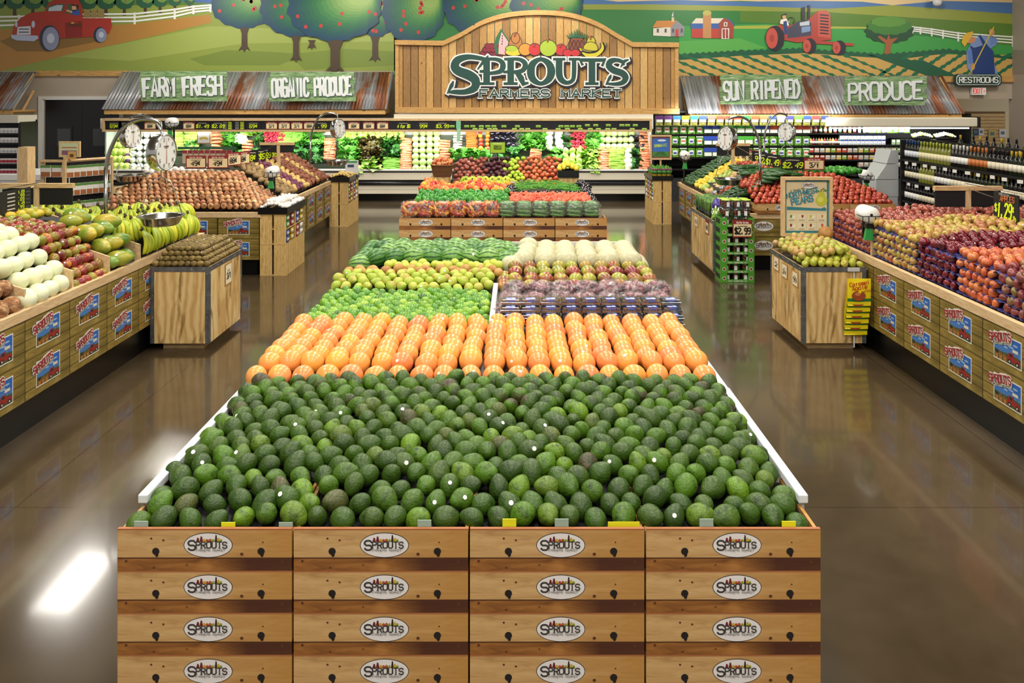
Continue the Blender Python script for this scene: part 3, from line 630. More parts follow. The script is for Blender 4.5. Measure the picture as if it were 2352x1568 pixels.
# hand-drawn serif capitals, px coordinates, (x, y, stroke width)
LET = [
 [[(1122, 146, 3), (1116, 138, 9), (1098, 133, 10), (1074, 131, 12), (1052, 138, 17), (1045, 152, 19), (1053, 163, 20), (1076, 172, 22), (1092, 184, 20), (1090, 202, 17), (1068, 211, 12), (1044, 211, 10), (1030, 212, 3)], [(1097, 160, 3), (1112, 140, 8), (1122, 128, 3)], [(1028, 215, 3), (1038, 196, 9), (1042, 186, 3)]],
 [[(1118, 135, 15), (1118, 191, 15)], [(1104, 136, 6), (1138, 136, 8), (1153, 143, 11), (1155, 155, 13), (1147, 165, 10), (1120, 169, 7)], [(1102, 192, 6), (1136, 192, 6)], [(1102, 164, 6), (1118, 164, 8)]],
 [[(1173, 137, 15), (1173, 191, 15)], [(1158, 136, 6), (1190, 136, 8), (1204, 143, 11), (1206, 153, 12), (1198, 163, 10), (1175, 166, 7)], [(1186, 164, 10), (1197, 180, 14), (1203, 193, 9), (1214, 190, 4)], [(1157, 192, 6), (1189, 192, 6)], [(1156, 166, 5), (1173, 164, 8)]],
 [smooth([(1242, 136, 9), (1224, 146, 15), (1219, 164, 18), (1224, 182, 15), (1242, 192, 9), (1260, 182, 15), (1266, 164, 18), (1260, 146, 15), (1242, 136, 9)], True, 3)],
 [[(1284, 137, 15), (1284, 170, 15), (1290, 184, 13), (1302, 190, 9), (1315, 184, 9), (1318, 166, 10), (1318, 137, 10)], [(1270, 136, 6), (1298, 136, 6)], [(1306, 136, 6), (1332, 136, 6)]],
 [[(1359, 138, 15), (1359, 191, 15)], [(1332, 138, 8), (1388, 138, 8)], [(1331, 137, 4), (1338, 150, 6)], [(1390, 134, 4), (1382, 152, 6)], [(1344, 192, 6), (1374, 192, 6)]],
 [[(1433, 150, 3), (1428, 142, 8), (1415, 138, 9), (1402, 141, 13), (1398, 152, 14), (1410, 162, 15), (1428, 168, 15), (1436, 178, 14), (1430, 189, 11), (1414, 193, 8), (1392, 192, 4)], [(1425, 154, 3), (1434, 140, 7), (1443, 137, 3)], [(1391, 195, 3), (1400, 178, 7), (1403, 172, 3)]]]
for nm, grow, y0, y1, mt in (('letter_shadow', 5.5, -.045, 0, flat('#23222e')), ('letter_outline', 3.2, -.055, -.01, WHITE), ('lettering', 0, -.062, -.02, DKGREEN)):
    m = MB(); m.step = .0009
    for L in LET:
        for st in L:
            off = (2.5, 2.5) if nm == 'letter_shadow' else (0, 0); k = 17.3/F
            st = smooth(st, False, 3) if 6 <= len(st) < 20 else st; pts = [S(a+off[0], b+off[1]) for a, b, c in st]
            for e_, f_ in ((0, 1), (-1, -2)):
                if pts[0] != pts[-1]:
                    dx, dz = pts[e_][0]-pts[f_][0], pts[e_][1]-pts[f_][1]; q = math.hypot(dx, dz) or 1; pts[e_] = (pts[e_][0]+dx/q*grow*k, pts[e_][1]+dz/q*grow*k)
            m.stroke(pts, [(c+2*grow)*k for a, b, c in st], y0, 0, y1)
    (x, z) = S(1264, 222)
    text(m, 'FARMERS MARKET', x, z, 16*17.3/F, 328*17.3/F, 0, y0, .2, serif=True, y1=y1, grow=grow*.5*17.3/F)
    m.build(nm, mt, sg)
fr = MB(); FM = ['#8a2433', '#efb0b0', '#2f6b45', '#b9793c', '#e8953c', '#c8353a', '#a9c23a', '#d9c93a', '#8a4a30', '#2f6b4a', '#23222e', '#c9bf3a']
BK = [0]
def blobf(cx, cy, rx, ry, m, y=-.02, n=22):
    BK[0] += 1; y -= .0007*(BK[0] % 9)
    for q, mm, yy in ((1.5, 10, y+.002), (0, m, y)): fr.prism([S(cx+(rx+q)*cos(t*2*pi/n), cy-(ry+q)*sin(t*2*pi/n)) for t in range(n)], yy, 0, mm)
for k in range(14): blobf(1110+(k % 5)*9+(k//5)*5, 122-(k//5)*8, 6, 5.5, 0, -.015-.001*k)
fr.prism([S(*q) for q in ((1138, 124), (1135, 105), (1140, 85), (1151, 66), (1170, 96), (1160, 126))], -.03, 0, 2); fr.prism([S(*q) for q in ((1145, 124), (1146, 98), (1152, 74), (1168, 97), (1160, 126))], -.033, 0, 1)
for a, b in ((1154, 83), (1154, 89), (1154, 95), (1153, 101)): fr.prism([S(a+1.3*cos(t), b-2*sin(t)) for t in [i*pi/4 for i in range(8)]], -.036, 0, 10)
blobf(1184, 104, 15, 22, 3, -.034); blobf(1184, 88, 9, 12, 3, -.036); blobf(1175, 112, 13, 7, 6, -.04); blobf(1180, 120, 19, 8, 7, -.044)
for x, r_, m_ in ((1206, 14, 4), (1228, 14, 5), (1288, 13, 5), (1259, 19, 6)): blobf(x, 128-r_+(2 if m_ == 6 else 0), r_, r_*.95, m_, -.048-.001*(m_ == 6))
blobf(1325, 105, 18, 22, 8, -.04)
for a in range(-4, 5): fr.prism([S(1325+a*4-3, 88), S(1325+a*4+3, 88), S(1325+a*6, 66+abs(a)*3.5)], -.044, 0, 9)
for s in (-1, 1):
    for k in range(4): fr.stroke([S(1309+s*0+k*9, 92), S(1309+k*9+s*14, 122)], .012, -.046, 10)
blobf(1303, 122, 10, 8, 5, -.05); blobf(1321, 122, 10, 8, 5, -.051); blobf(1356, 112, 16, 15, 11, -.044); blobf(1357, 97, 9, 12, 11, -.045)
for k in range(4):
    b = smooth([(1331+k*2, 112+k*3, 3), (1350, 121+k*2.2, 9), (1370, 122+k, 9), (1386-k, 112, 7), (1390-k*3, 98, 2)], k=4)
    fr.stroke([S(a, c) for a, c, w_ in b], [(w_+3)*17.3/F for _, _, w_ in b], -.05-.002*k, 10, 0); fr.stroke([S(a, c) for a, c, w_ in b], [w_*17.3/F for _, _, w_ in b], -.051-.002*k, 7, 0)
for x, y_ in ((1228, 103), (1259, 92), (1288, 104), (1184, 78), (1357, 86)): fr.stroke([S(x-2, y_+5), S(x, y_), S(x+2, y_-4)], .03, -.062, 8, 0)
fr.build('fruit_cutout', [flat(c, .5) for c in FM], sg)

# ---------------------------------------------------------------- corrugated awnings with green board signs
def awning(xa, xb, zt, zb, label, yt=18.33, yb=17.42):
    a = E('corrugated_awning', (xa, yb, zb), label, 'awning', 'rusty awnings on the back wall')
    m = MB(); n = int((xb-xa)/.0125); vs = []
    nrm = Vector((0, -(zt-zb), yt-yb)).normalized()
    for i in range(n+1):
        x = (xb-xa)*i/n; d = .011*sin(x/.075*2*pi)
        for t in (0, 1): vs.append(Vector((x, (yt-yb)*t, (zt-zb)*t))+nrm*d)
    m.add(vs, [(2*i, 2*i+2, 2*i+3, 2*i+1) for i in range(n)]); o = m.build('metal_sheet', RUST, a, smooth=True)
    so = o.modifiers.new('thick', 'SOLIDIFY'); so.thickness = .004
    MB().box(.05, xb-xa-.05, .03, .09, -.11, -.02).build('eave_board', CEDAR_X, a)
    for x in (.04, xb-xa-.12):
        MB().tube([(x+.04, .06, -.06), (x+.04, yt-yb, -.06)], .045, 0, 4).tube([(x+.04, .08, -.02), (x+.04, yt-yb-.02, zt-zb-.06)], .045, 0, 4).tube([(x+.04, .45, -.06), (x+.04, yt-yb-.04, .42)], .035, 0, 4).build('bracket', CEDAR_X, a)
    return a
awning(-9.22, -2.86, ZP(165, 18.33), ZP(251, 17.42), 'rusty awning above the left price board, under the farm fresh sign')
awning(3.83, 9.98, ZP(174, 18.33), ZP(261, 17.42), 'rusty awning left of the restrooms sign, above the packaged salads')
awning(-14.6, -11.18, ZP(165, 18.33), ZP(251, 17.42), 'rusty awning left of the black double door')
for s, x0, y0, x1, y1, lab in (('FARM FRESH', 322, 163, 519, 233, 'left'), ('ORGANIC PRODUCE', 618, 165, 815, 233, ''), ('SUN RIPENED', 1655, 171, 1844, 240, ''), ('PRODUCE', 1941, 175, 2127, 242, '')):
    g = E('board_sign', (XP((x0+x1)/2, 17.28), 17.28, ZP(y1, 17.28)), 'weathered green board sign reading '+s+' on a rusty awning', 'sign', 'green board signs')
    w_, h_ = (x1-x0)*17.28/F, (y1-y0)*17.28/F; m = MB(); r2 = random.Random(x0)
    for k in range(5): m.box(-w_/2+r2.uniform(-.03, .03), w_/2+r2.uniform(-.03, .03), 0, .035, k*h_/5+.003, (k+1)*h_/5-.003)
    m.build('boards', GSIGN, g, rz=0); MB().box(-w_*.4, -w_*.4+.06, .035, .12, .1, h_-.05).box(w_*.4-.06, w_*.4, .035, .12, .1, h_-.05).build('batten', CEDAR_X, g)
    for nm, gr, yy, mt, ox in (('letter_shadow', .006, -.006, flat('#4c6a62'), .012), ('lettering', 0, -.014, flat('#e9edec'), 0)):
        m = MB(); m.step = .001; text(m, s, ox, h_*.2-ox, h_*.58, w_*.93, 0, yy, .15, rot=.03, y1=0, wob=.012, grow=gr); m.build(nm, mt, g)
rs = E('restroom_sign', W(2247, 197, 18.25), 'dark green restrooms sign below the painted farmer', 'sign')
k = 18.25/F
oct_ = lambda w_, h_, c: [(-w_+c, 0), (w_-c, 0), (w_, c), (w_, h_-c), (w_-c, h_), (-w_+c, h_), (-w_, h_-c), (-w_, c)]
MB().prism(oct_(.545, .275, .05), 0, .06).build('panel', flat('#173f38', .4), rs); m = MB().prism([(a, b+.02) for a, b in oct_(.51, .235, .05)], -.006, 0); m.prism([(a, b+.032) for a, b in oct_(.495, .212, .05)], -.008, 0, 1); m.build('border', [WHITE, flat('#173f38', .4)], rs)
m = MB(); text(m, 'RESTROOMS', 0, .075, .125, .92, 0, -.02, .17, serif=False, y1=0); m.build('lettering', WHITE, rs)
ex = E('exit_sign', W(2249, 218, 18.3), 'white exit sign with red letters under the restrooms sign', 'sign')
MB().box(-.16, .16, 0, .08, 0, .17).build('housing', flat('#f0efe8', .4), ex); m = MB(); text(m, 'EXIT', -.03, .035, .11, .22, 0, -.003, .15); text(m, '>', .12, .06, .06, .04, 0, -.003, .2); m.build('lettering', flat('#d8262c', .4, emit=.4), ex)
dm = E('security_camera', W(2153, 4, 18.2), 'small white security camera on the mural near the ceiling', 'camera')
MB().lathe([(.02, -.1), (.08, -.08), (.1, -.02), (.1, .03)], 16).build('dome', flat('#d9d9dc', .2), dm, smooth=True); MB().box(-.06, .06, .0, .2, .03, .12).build('mount', WHITE, dm)
# ---------------------------------------------------------------- cartons and market tables
LOGO = [flat('#ece6e2', .5), flat('#3a3634', .5), flat('#6e1f24'), flat('#b5502f'), flat('#c9a92c'), flat('#8a9a2c'), flat('#3c2418'), flat('#8b8683')]
def oval(mb, cx, cz, rx, rz, y=0, k=3, tx=None):
    tx = tx or mb
    mb.disc(cx, cz, rx, rz, y-.0004, 1, 32); mb.disc(cx, cz, rx*.97, rz*.945, y-.0009, 0, 32)
    r2 = random.Random(5)
    for i, (fx, fw, fh, c) in enumerate([(-.42, .1, .3, 2), (-.28, .1, .4, 2), (-.16, .12, .22, 4), (-.04, .12, .2, 3), (.08, .12, .22, 3), (.2, .1, .2, 5), (.32, .08, .5, 6), (.42, .1, .3, 4), (.52, .1, .2, 5)]):
        z0 = cz+rz*.27; mb.poly([(cx+rx*(fx-fw*.7), y-.0013, z0), (cx+rx*(fx+fw*.7), y-.0013, z0), (cx+rx*(fx+fw*.4), y-.0013, z0+rz*fh), (cx+rx*(fx-fw*.2), y-.0013, z0+rz*fh*1.15)], c)
    text(tx, 'S', cx-rx*.66, cz-rz*.36, rz*.72, rx*.36, 1, y-.0014, .19, k=k); text(tx, 'PROUTS', cx+rx*.14, cz-rz*.2, rz*.47, rx*1.3, 1, y-.0014, .2, serif=True, k=k)
    text(tx, 'FARMERS MARKET', cx+rx*.1, cz-rz*.46, rz*.15, rx*1.2, 7, y-.0014, .2, k=1)
def make_crate(tab=False, name='pine_carton'):
    c = E(name, (0, 0, 0), 'pine', 'carton')
    m = MB(); w_, d_, h_ = .603, .4, .1445
    m.box(0, w_, 0, .012, 0, h_).box(0, w_, d_-.012, d_, 0, h_*.55).box(0, .012, .012, d_-.012, 0, h_*.9).box(w_-.012, w_, .012, d_-.012, 0, h_*.9).box(.012, w_-.012, .012, d_-.012, 0, .01)
    m.build('body', CRATE_P, c)
    for x in (.133, .497):
        MB().disc(x, .067, .0125, .0125, -.0012, 0, 16).disc(x+.003, .056, .006, .009, -.0008, 0, 10).build('hand_hole', flat('#1a100a', .9), c)
    m = MB()
    for x, z, r in ((.117, .111, .004), (.159, .105, .004), (.43, .057, .006), (.503, .098, .003), (.126, .01, .004), (.24, .02, .003), (.03, .033, .005), (.57, .03, .006)): m.disc(x, z, r, r*.9, -.0006, 0, 10)
    m.build('knots', flat('#5a3112', .7), c)
    m, t = MB(), MB(); oval(m, .314, .088, .085, .0435, tx=t); t.build('lettering', LOGO, m.build('oval_logo', LOGO, c))
    return c
def make_olive(oval_only=False):
    c = E('olive_carton', (0, 0, 0), 'olive', 'carton'); w_, d_, h_ = .532, .3, .276
    MB().box(0, w_, 0, d_, 0, h_).build('body', OLIVE, c)
    if oval_only:
        m, t = MB(), MB(); oval(m, .27, .15, .13, .075, tx=t); t.build('lettering', LOGO, m.build('oval_logo', LOGO, c)); return c
    PM = [flat('#e8e4da'), flat('#4377b8'), flat('#90b0d0'), flat('#3f5224'), flat('#922422'), flat('#26221f'), flat('#b8742a'), flat('#6f5430'), flat('#d8d0b8'), flat('#2a62b4')]
    m = MB(); y = -.0008
    m.rect(.122, .406, .046, .226, y, 0); m.rect(.130, .398, .054, .218, y-.0005, 1); m.rect(.130, .398, .150, .218, y-.0007, 9)
    m.poly([(.13, y-.001, .054), (.398, y-.001, .054), (.398, y-.001, .112), (.3, y-.001, .118), (.2, y-.001, .108), (.13, y-.001, .115)], 3)
    for x, z, rx in ((.30, .165, .03), (.345, .185, .025), (.25, .15, .02)): m.disc(x, z, rx, .007, y-.001, 2, 14)
    m.rect(.318, .372, .138, .158, y-.0013, 8); m.rect(.328, .331, .112, .138, y-.0013, 7); m.rect(.36, .363, .112, .138, y-.0013, 7)
    m.poly([(a, y-.0016, b) for a, b in ((.262, .068), (.395, .068), (.393, .096), (.365, .104), (.335, .104), (.325, .128), (.282, .128), (.274, .1), (.262, .098))], 4)
    m.poly([(a, y-.002, b) for a, b in ((.288, .104), (.318, .104), (.314, .122), (.29, .122))], 5)
    for x in (.29, .365): m.disc(x, .07, .016, .016, y-.0022, 5, 14); m.disc(x, .07, .007, .007, y-.0026, 8, 10)
    for k in range(3):
        x = .14+k*.042; m.poly([(a, y-.0018, b) for a, b in ((x+.004, .056), (x+.032, .056), (x+.036, .094), (x, .094))], 6); m.disc(x+.018, .096, .017, .012, y-.002, 7 if k else 5, 12)
        for q in range(2): m.rect(x+.002, x+.034, .066+q*.014, .069+q*.014, y-.0022, 7)
    m.build('picture', PM, c)
    m = MB(); text(m, 'SPROUTS', .20, .178, .047, .235, 1, -.0035, .21, rot=.23, serif=True, grow=.0055, k=2); text(m, 'SPROUTS', .20, .178, .047, .235, 0, -.0068, .21, rot=.23, serif=True, k=2)
    text(m, 'FARMERS MARKET', .222, .163, .011, .19, 1, -.0035, .2, rot=.23, k=1, grow=.004); text(m, 'FARMERS MARKET', .222, .163, .011, .19, 2, -.0068, .2, rot=.23, k=1)
    m.build('lettering', [flat('#9c2328'), flat('#e6dfd2'), flat('#4d5a34')], c); return c
CR, OL, OV = Pro(make_crate()), Pro(make_olive()), Pro(make_olive(True))
ordn = ['first', 'second', 'third', 'fourth', 'fifth', 'sixth', 'seventh', 'eighth', 'ninth', 'tenth']
lay = ['top', 'second', 'third', 'fourth', 'fifth', 'bottom']
# front island: 4 columns x 5 rows
IX0, IX1, IY0, IY1 = -1.378, 1.063, 2.71, 7.3
TOPS = []
for c in range(4):
    for k in range(5):
        o = CR.at((IX0+c*.6095, IY0, .802-.1453*(k+1)), 0, 'pine-print carton, %s column from the left, %s row, under the avocados' % (ordn[c], lay[k]), 'pine cartons under the avocados')
        if k == 0: TOPS.append(o)
it = E('island_table', (0, 0, 0), 'long white-sided island table that carries the avocados, citrus and melons', 'table')
def prof_island(y):
    P = [(2.8, .75), (3.9, .80), (3.97, .805), (4.1, .82), (4.9, .83), (5.0, .845), (5.72, .85), (5.8, .862), (6.3, .88), (6.4, .875), (7.3, .83)]
    if y <= P[0][0]: return P[0][1]
    for (a, b), (c, d) in zip(P, P[1:]):
        if y <= c: return b+(d-b)*(y-a)/(c-a)
    return P[-1][1]
m = MB(); ys = [3.12+i*.1 for i in range(42)]
for a, b in zip(ys, ys[1:]): m.poly([(IX0+.03, a, prof_island(a)), (IX1-.03, a, prof_island(a)), (IX1-.03, b, prof_island(b)), (IX0+.03, b, prof_island(b))])
m.box(IX0+.06, IX1-.06, 3.2, IY1, 0, .08); m.build('deck', BLACK, it)
for x in (IX0, IX1-.022): MB().box(x, x+.022, 3.12, IY1, .08, .80).build('side_panel', WHITE, it)
for x in (IX0-.012, IX1-.024):
    MB().box(x, x+.036, 2.88, 3.95, .80, .832).box(x, x+.036, 3.955, IY1, .80, .826).build('rail', flat('#e3e8ea', .3), it, bev=.004)
    MB().box(x+.008, x+.028, 2.9, 2.93, .6, .80).build('rail_bracket', GREYW, it)
MB().box(IX0, IX1, IY1, IY1+.02, .08, .95).build('back_panel', WHITE, it)
MB().box(-.165, -.13, 4.78, 5.75, .8, .935).build('divider_rail', GREYW, it, bev=.004)
# second island
JX0, JY0 = -1.372, 9.2
for c in range(4):
    for k in range(6):
        o = CR.at((JX0+c*.612, JY0, .882-.1345*(k+1)), 0, 'pine-print carton of the rear island, %s column from the left, %s row' % (ordn[c], lay[k]), 'pine cartons of the rear island', sc=(1, 1, .925))
jt = E('island_table', (0, 0, 0), 'rear island table that carries the peppers, tomatoes and beans', 'table')
MB().box(JX0+.05, 1.02, JY0+.41, 12.6, .0, .82).build('cabinet', flat('#3a342c', .6), jt)
MB().add([(JX0+.1, 9.5, .95), (1.0, 9.5, .95), (1.0, 10.9, 1.05), (JX0+.1, 10.9, 1.05)], [(0, 1, 2, 3)]).add([(JX0+.1, 9.5, .8), (1.0, 9.5, .8), (1.0, 9.5, .95), (JX0+.1, 9.5, .95)], [(0, 1, 2, 3)]).box(JX0+.1, 1.0, 9.62, 10.9, .7, .88).build('deck', BLACK, jt)

def market_table(label, x0, x1, y0, y1, rail=.86, deckpts=None, kick=.236):
    t = E('market_table', (0, 0, 0), label, 'table', 'produce tables along the aisles')
    MB().box(x0+.05, x1-.05, y0+.05, y1-.02, 0, kick).build('kickboard', KICK, t)
    MB().box(x0+.31, x1-.31, y0+.31, y1-.31, kick, rail-.07).build('carcass', flat('#2d281e', .7), t)
    for nm, bx in (('rail', (x0-.012, x0+.03, y0-.012, y1+.012)), ('rail', (x1-.03, x1+.012, y0-.012, y1+.012)), ('rail', (x0+.03, x1-.03, y0-.012, y0+.03)), ('rail', (x0+.03, x1-.03, y1-.03, y1+.012))):
        MB().box(bx[0], bx[1], bx[2], bx[3], rail-.072, rail).build(nm, PINE if bx[1]-bx[0] > .1 else PINE_Y, t, bev=.004)
    return t
PINE_Y = wood('pale_pine_along', '#d9b98a', '#e6cda2', '#c79f6c', (6, .8, 6), .5)
# left front table (faces the aisle)
AX = -3.32
tA = market_table('long table of coconuts, melons, mangos and bananas on the left', -6.4, AX, 2.6, 8.32)
for k in range(-5, 6):
    y = 5.30+k*.5325
    if y > 2.6 and y+.53 < 8.35:
        for r in range(2): OL.at((AX, y, .236+.278*(1-r)), pi/2, 'olive carton with truck picture under the left rail, %s from the far end, %s row' % (ordn[5-k-0 if 0 <= 5-k < 10 else 9], ('upper', 'lower')[r]), 'olive cartons of the left front table')
def zA(x): return 0.79 if x > -3.36 else .80+1.2*(-3.36-x) if x > -3.68 else min(1.3, 1.184+.12*(-3.68-x))
m = MB(); xs = [-3.36, -3.68, -4.7, -6.35]
zN = lambda x: min(zA(x), .97)
for a, b in zip(xs, xs[1:]): m.poly([(a, 2.65, zA(a)), (a, 7.0, zA(a)), (b, 7.0, zA(b)), (b, 2.65, zA(b))])
xs = [-3.36, -3.5, -6.35]
for a, b in zip(xs, xs[1:]): m.poly([(a, 7.0, zN(a)), (a, 8.28, zN(a)), (b, 8.28, zN(b)), (b, 7.0, zN(b))])
m.build('deck', BLACK, tA)
for d in (5.35, 5.925, 6.46, 6.99):
    MB().add([(x, d+yy, z) for yy in (-.009, .009) for x, z in ((-3.35, .8), (-3.35, .985), (-3.44, 1.015), (-4.2, 1.27), (-4.2, .95))], [(0, 1, 2, 3, 4), (9, 8, 7, 6, 5)]+[(i, i+5, (i+1) % 5+5, (i+1) % 5) for i in range(5)]).build('divider', PINE, tA, fix=True)
# left rear table
tB = market_table('table of onions, potatoes and yams in the left rear', -6.6, -3.3, 10.1, 14.1, .82)
for k in range(6):
    for r in range(2): OL.at((-3.84-.54*k, 10.1, .236+.278*(1-r)-.03), 0, 'olive carton under the onions, %s from the right, %s row' % (ordn[k], ('upper', 'lower')[r]), 'olive cartons under the onions')
for k in range(7):
    for r in range(2): OL.at((-3.3, 10.14+.56*k, .236+.278*(1-r)-.03), pi/2, 'olive carton on the aisle side of the potato table, %s from the front, %s row' % (ordn[k], ('upper', 'lower')[r]), 'olive cartons of the potato table')
# right front table
CXF = 3.2
tC = market_table('long table of apples on the right', CXF, 6.4, 2.6, 8.15)
for k in range(-3, 6):
    y = 7.01-.546*k
    if 3.1 < y < 8.2:
        for r in range(2): OL.at((CXF, y, .236+.278*(1-r)), -pi/2, 'olive carton with truck picture under the apples, %s from the far end, %s row' % (ordn[k+2 if k > -2 else 0], ('upper', 'lower')[r]), 'olive cartons under the apples', sc=(1.022, 1, 1))
def zC(x): return .80 if x < 3.26 else .97+.07*(x-3.26)
m = MB(); m.box(3.24, 6.36, 2.65, 8.1, .75, .86); m.box(3.42, 6.3, 2.7, 8.05, .86, .97); m.build('deck', BLACK, tC)
m = MB().poly([(3.42, 2.7, zC(3.42)), (4.6, 2.7, zC(4.6)), (4.6, 8.05, zC(4.6)), (3.42, 8.05, zC(3.42))]).poly([(4.6, 2.7, zC(4.6)), (6.3, 2.7, 1.12), (6.3, 8.05, 1.12), (4.6, 8.05, zC(4.6))]); m.build('slope_board', BLACK, tC)
MB().box(3.23, 3.9, 7.12, 7.14, .86, 1.1).build('divider', PINE, tC)
# right rear table
tD = market_table('table of tomatoes, cucumbers and squash in the right rear', 2.96, 5.06, 10.4, 14.3, .76, kick=.2)
for k in range(3):
    for r in range(2): (OV if k == 0 else OL).at((3.0+.545*k+.02, 10.4, .2+.255*(1-r)), 0, 'olive carton under the tomatoes, %s from the left, %s row' % (ordn[k], ('upper', 'lower')[r]), 'olive cartons under the tomatoes', sc=(1, 1, .9))
for k in range(7):
    for r in range(2): OL.at((2.96, 14.24-.55*k, .2+.255*(1-r)), -pi/2, 'olive carton on the aisle side of the squash table, %s from the back, %s row' % (ordn[k], ('upper', 'lower')[r]), 'olive cartons of the squash table', sc=(1, 1, .9))
for k in range(3): CR.at((5.03-.612*(k+1), 10.36, .761), 0, 'pine-print carton of tomatoes on the right rear table, %s from the right' % ordn[k], 'pine cartons under the tomatoes', sc=(1, 1, .9))
m = MB().box(3.0, 5.02, 10.8, 14.2, .7, .8).poly([(3.02, 10.6, .84), (5.0, 10.6, .84), (5.0, 12.4, 1.06), (3.02, 12.4, .95)]); m.build('deck', BLACK, tD)

# ---------------------------------------------------------------- plywood bins
def make_bin(x, y, w_, d_, z0, z1, label):
    b = E('plywood_bin', (x, y, 0), label, 'bin', 'plywood bins')
    for bx in ((0, w_, 0, .016), (0, w_, d_-.016, d_), (0, .016, .016, d_-.016), (w_-.016, w_, .016, d_-.016)):
        MB().box(bx[0], bx[1], bx[2], bx[3], z0, z1).build('panel', PLY, b)
    t, a = .003, .034
    for ex in (0, w_):
        for ey in (0, d_):
            sx, sy = (1 if ex == 0 else -1), (1 if ey == 0 else -1)
            MB().box(min(ex-sx*t, ex+sx*a), max(ex-sx*t, ex+sx*a), min(ey-sy*t, ey), max(ey-sy*t, ey), z0, z1).box(min(ex-sx*t, ex), max(ex-sx*t, ex), min(ey, ey+sy*a), max(ey, ey+sy*a), z0, z1).build('corner_angle', GALV, b)
    for bx in ((-t, w_+t, -t, .0), (-t, w_+t, d_, d_+t), (-t, 0, 0, d_), (w_, w_+t, 0, d_)):
        MB().box(bx[0]-.001, bx[1]+.001, bx[2]-.001, bx[3]+.001, z1-.04, z1+.003).build('top_angle', GALV, b)
    m = MB()
    for q in range(4):
        for xx in (.017, w_-.017): m.lathe([(.005, 0), (.003, .003)], 6, 0, (xx, -t, z0+.04+q*(z1-z0-.1)/3), 'y')
        for yy in (.017, d_-.017):
            for xx in (-t, w_+t): m.lathe([(.005, -.003), (.005, .003)], 6, 0, (xx, yy, z0+.04+q*(z1-z0-.1)/3), 'x')
    for q in range(5): m.lathe([(.005, 0), (.003, .003)], 6, 0, (w_*(.1+.2*q), -t-.001, z1-.02), 'y')
    for q in range(6):
        for xx in (-t-.001, w_+t+.001): m.lathe([(.005, -.003), (.005, .003)], 6, 0, (xx, d_*(.06+.176*q), z1-.02), 'x')
    m.build('rivets', flat('#b8bcc0', .3, .9), b)
    MB().box(.08, w_-.08, .08, d_-.12, 0, z0).build('base_block', PINE_X, b); MB().box(.016, w_-.016, .016, d_-.016, z1-.06, z1-.04).build('tray', BLACK, b)
    return b
make_bin(-3.31, 7.1, .53, .84, .067, .757, 'plywood bin of kiwis in front of the left table')
make_bin(2.595, 7.1, .575, .88, .07, .755, 'plywood bin of small pears in front of the apple table')
make_bin(2.52, 10.0, .415, 1.27, .08, .72, 'plywood bin of asparagus behind the green tomato boxes')
def card(px, py, y_or_x, face, s, label, w_=.13, h_=.19, red=False, big=None):
    c = E('price_card', (0, 0, 0), label, 'price card', 'parchment price cards on the bins')
    m = MB(); m.box(-w_/2, w_/2, 0, .003, -h_/2, h_/2, 0); m.rect(-w_*.43, w_*.43, -h_*.43, h_*.43, -.0006, 1)
    if red: m.rect(-w_*.43, w_*.43, h_*.25, h_*.43, -.001, 0)
    m.build('card', [MAROON if red else flat('#b98a44', .6), flat('#f0e3c2', .55)], c)
    m = MB(); text(m, s, 0, -h_*.2, h_*.26, w_*.62, 0, -.002, .2)
    for q in range(2): m.rect(-w_*.2, w_*.2, h_*(.12+.06*q), h_*(.14+.06*q), -.002)
    m.build('lettering', BLK_INK, c)
    if face == 'x+': d = F*y_or_x/(px-CX); c.location = (y_or_x+.001, d, ZP(py, d)); c.rotation_euler.z = pi/2
    elif face == 'x-': d = F*y_or_x/(px-CX); c.location = (y_or_x-.001, d, ZP(py, d)); c.rotation_euler.z = -pi/2
    else: c.location = (XP(px, y_or_x), y_or_x-.004, ZP(py, y_or_x))
    return c
card(525, 628, -2.775, 'x+', '3/1', 'parchment card reading 3/1 on the kiwi bin', .17, .21)
card(1783, 605, 2.59, 'x-', '2', 'far card of the three on the pear bin', .15, .14); card(1802, 622, 2.59, 'x-', '2/4', 'card reading 2/4, middle of the three on the pear bin', .15, .14); card(1826, 640, 2.59, 'x-', '99', 'near card of the three on the pear bin', .15, .14)
card(1599, 508, 2.515, 'x-', '99', 'parchment card on the asparagus bin, left one', .19, .15); card(1624, 520, 2.515, 'x-', '88', 'maroon-edged card on the asparagus bin, right one', .17, .2, True)

# ---------------------------------------------------------------- slatted wooden crates stacked in pairs
def make_slat(w_=.335, d_=.44, h_=.395):
    c = E('slatted_crate', (0, 0, 0), 'c', 'crate')
    for x in (0, w_/2+.012):
        for y in (0, d_-.012): MB().box(x, x+w_/2-.012, y, y+.012, 0, h_).build('board', CRATE_W, c)
    for q in range(4):
        for x in (0, w_-.01): MB().box(x, x+.01, .014+q*.104, .014+q*.104+.092, 0, h_).build('slat', CRATE_W, c)
    MB().box(.01, w_-.01, .012, d_-.012, 0, .012).build('bottom', CRATE_W, c); MB().box(.02, w_-.02, .03, d_-.03, .02, h_-.06).build('inner_box', flat('#1d1710', .8), c)
    return c
def make_open(w_=.335, d_=.44, h_=.395, side=1):
    c = E('slatted_crate', (0, 0, 0), 'c', 'crate')
    for x in (0, w_/2+.012):
        for y in (0, d_-.012): MB().box(x, x+w_/2-.012, y, y+.012, 0, h_).build('board', CRATE_W, c)
    for z in (0, h_/2-.005, h_-.012): MB().box(.0, w_, .012, d_-.012, z, z+.012).build('shelf_board', CRATE_W, c)
    xx = 0 if side > 0 else w_-.01
    MB().box(xx, xx+.01, .012, d_-.012, .012, h_-.012).build('back', CRATE_W, c); MB().box(w_/2-.15*side-.005, w_/2-.15*side+.005, d_/2-.006, d_/2+.006, .012, h_-.012).build('divider', CRATE_W, c)
    return c
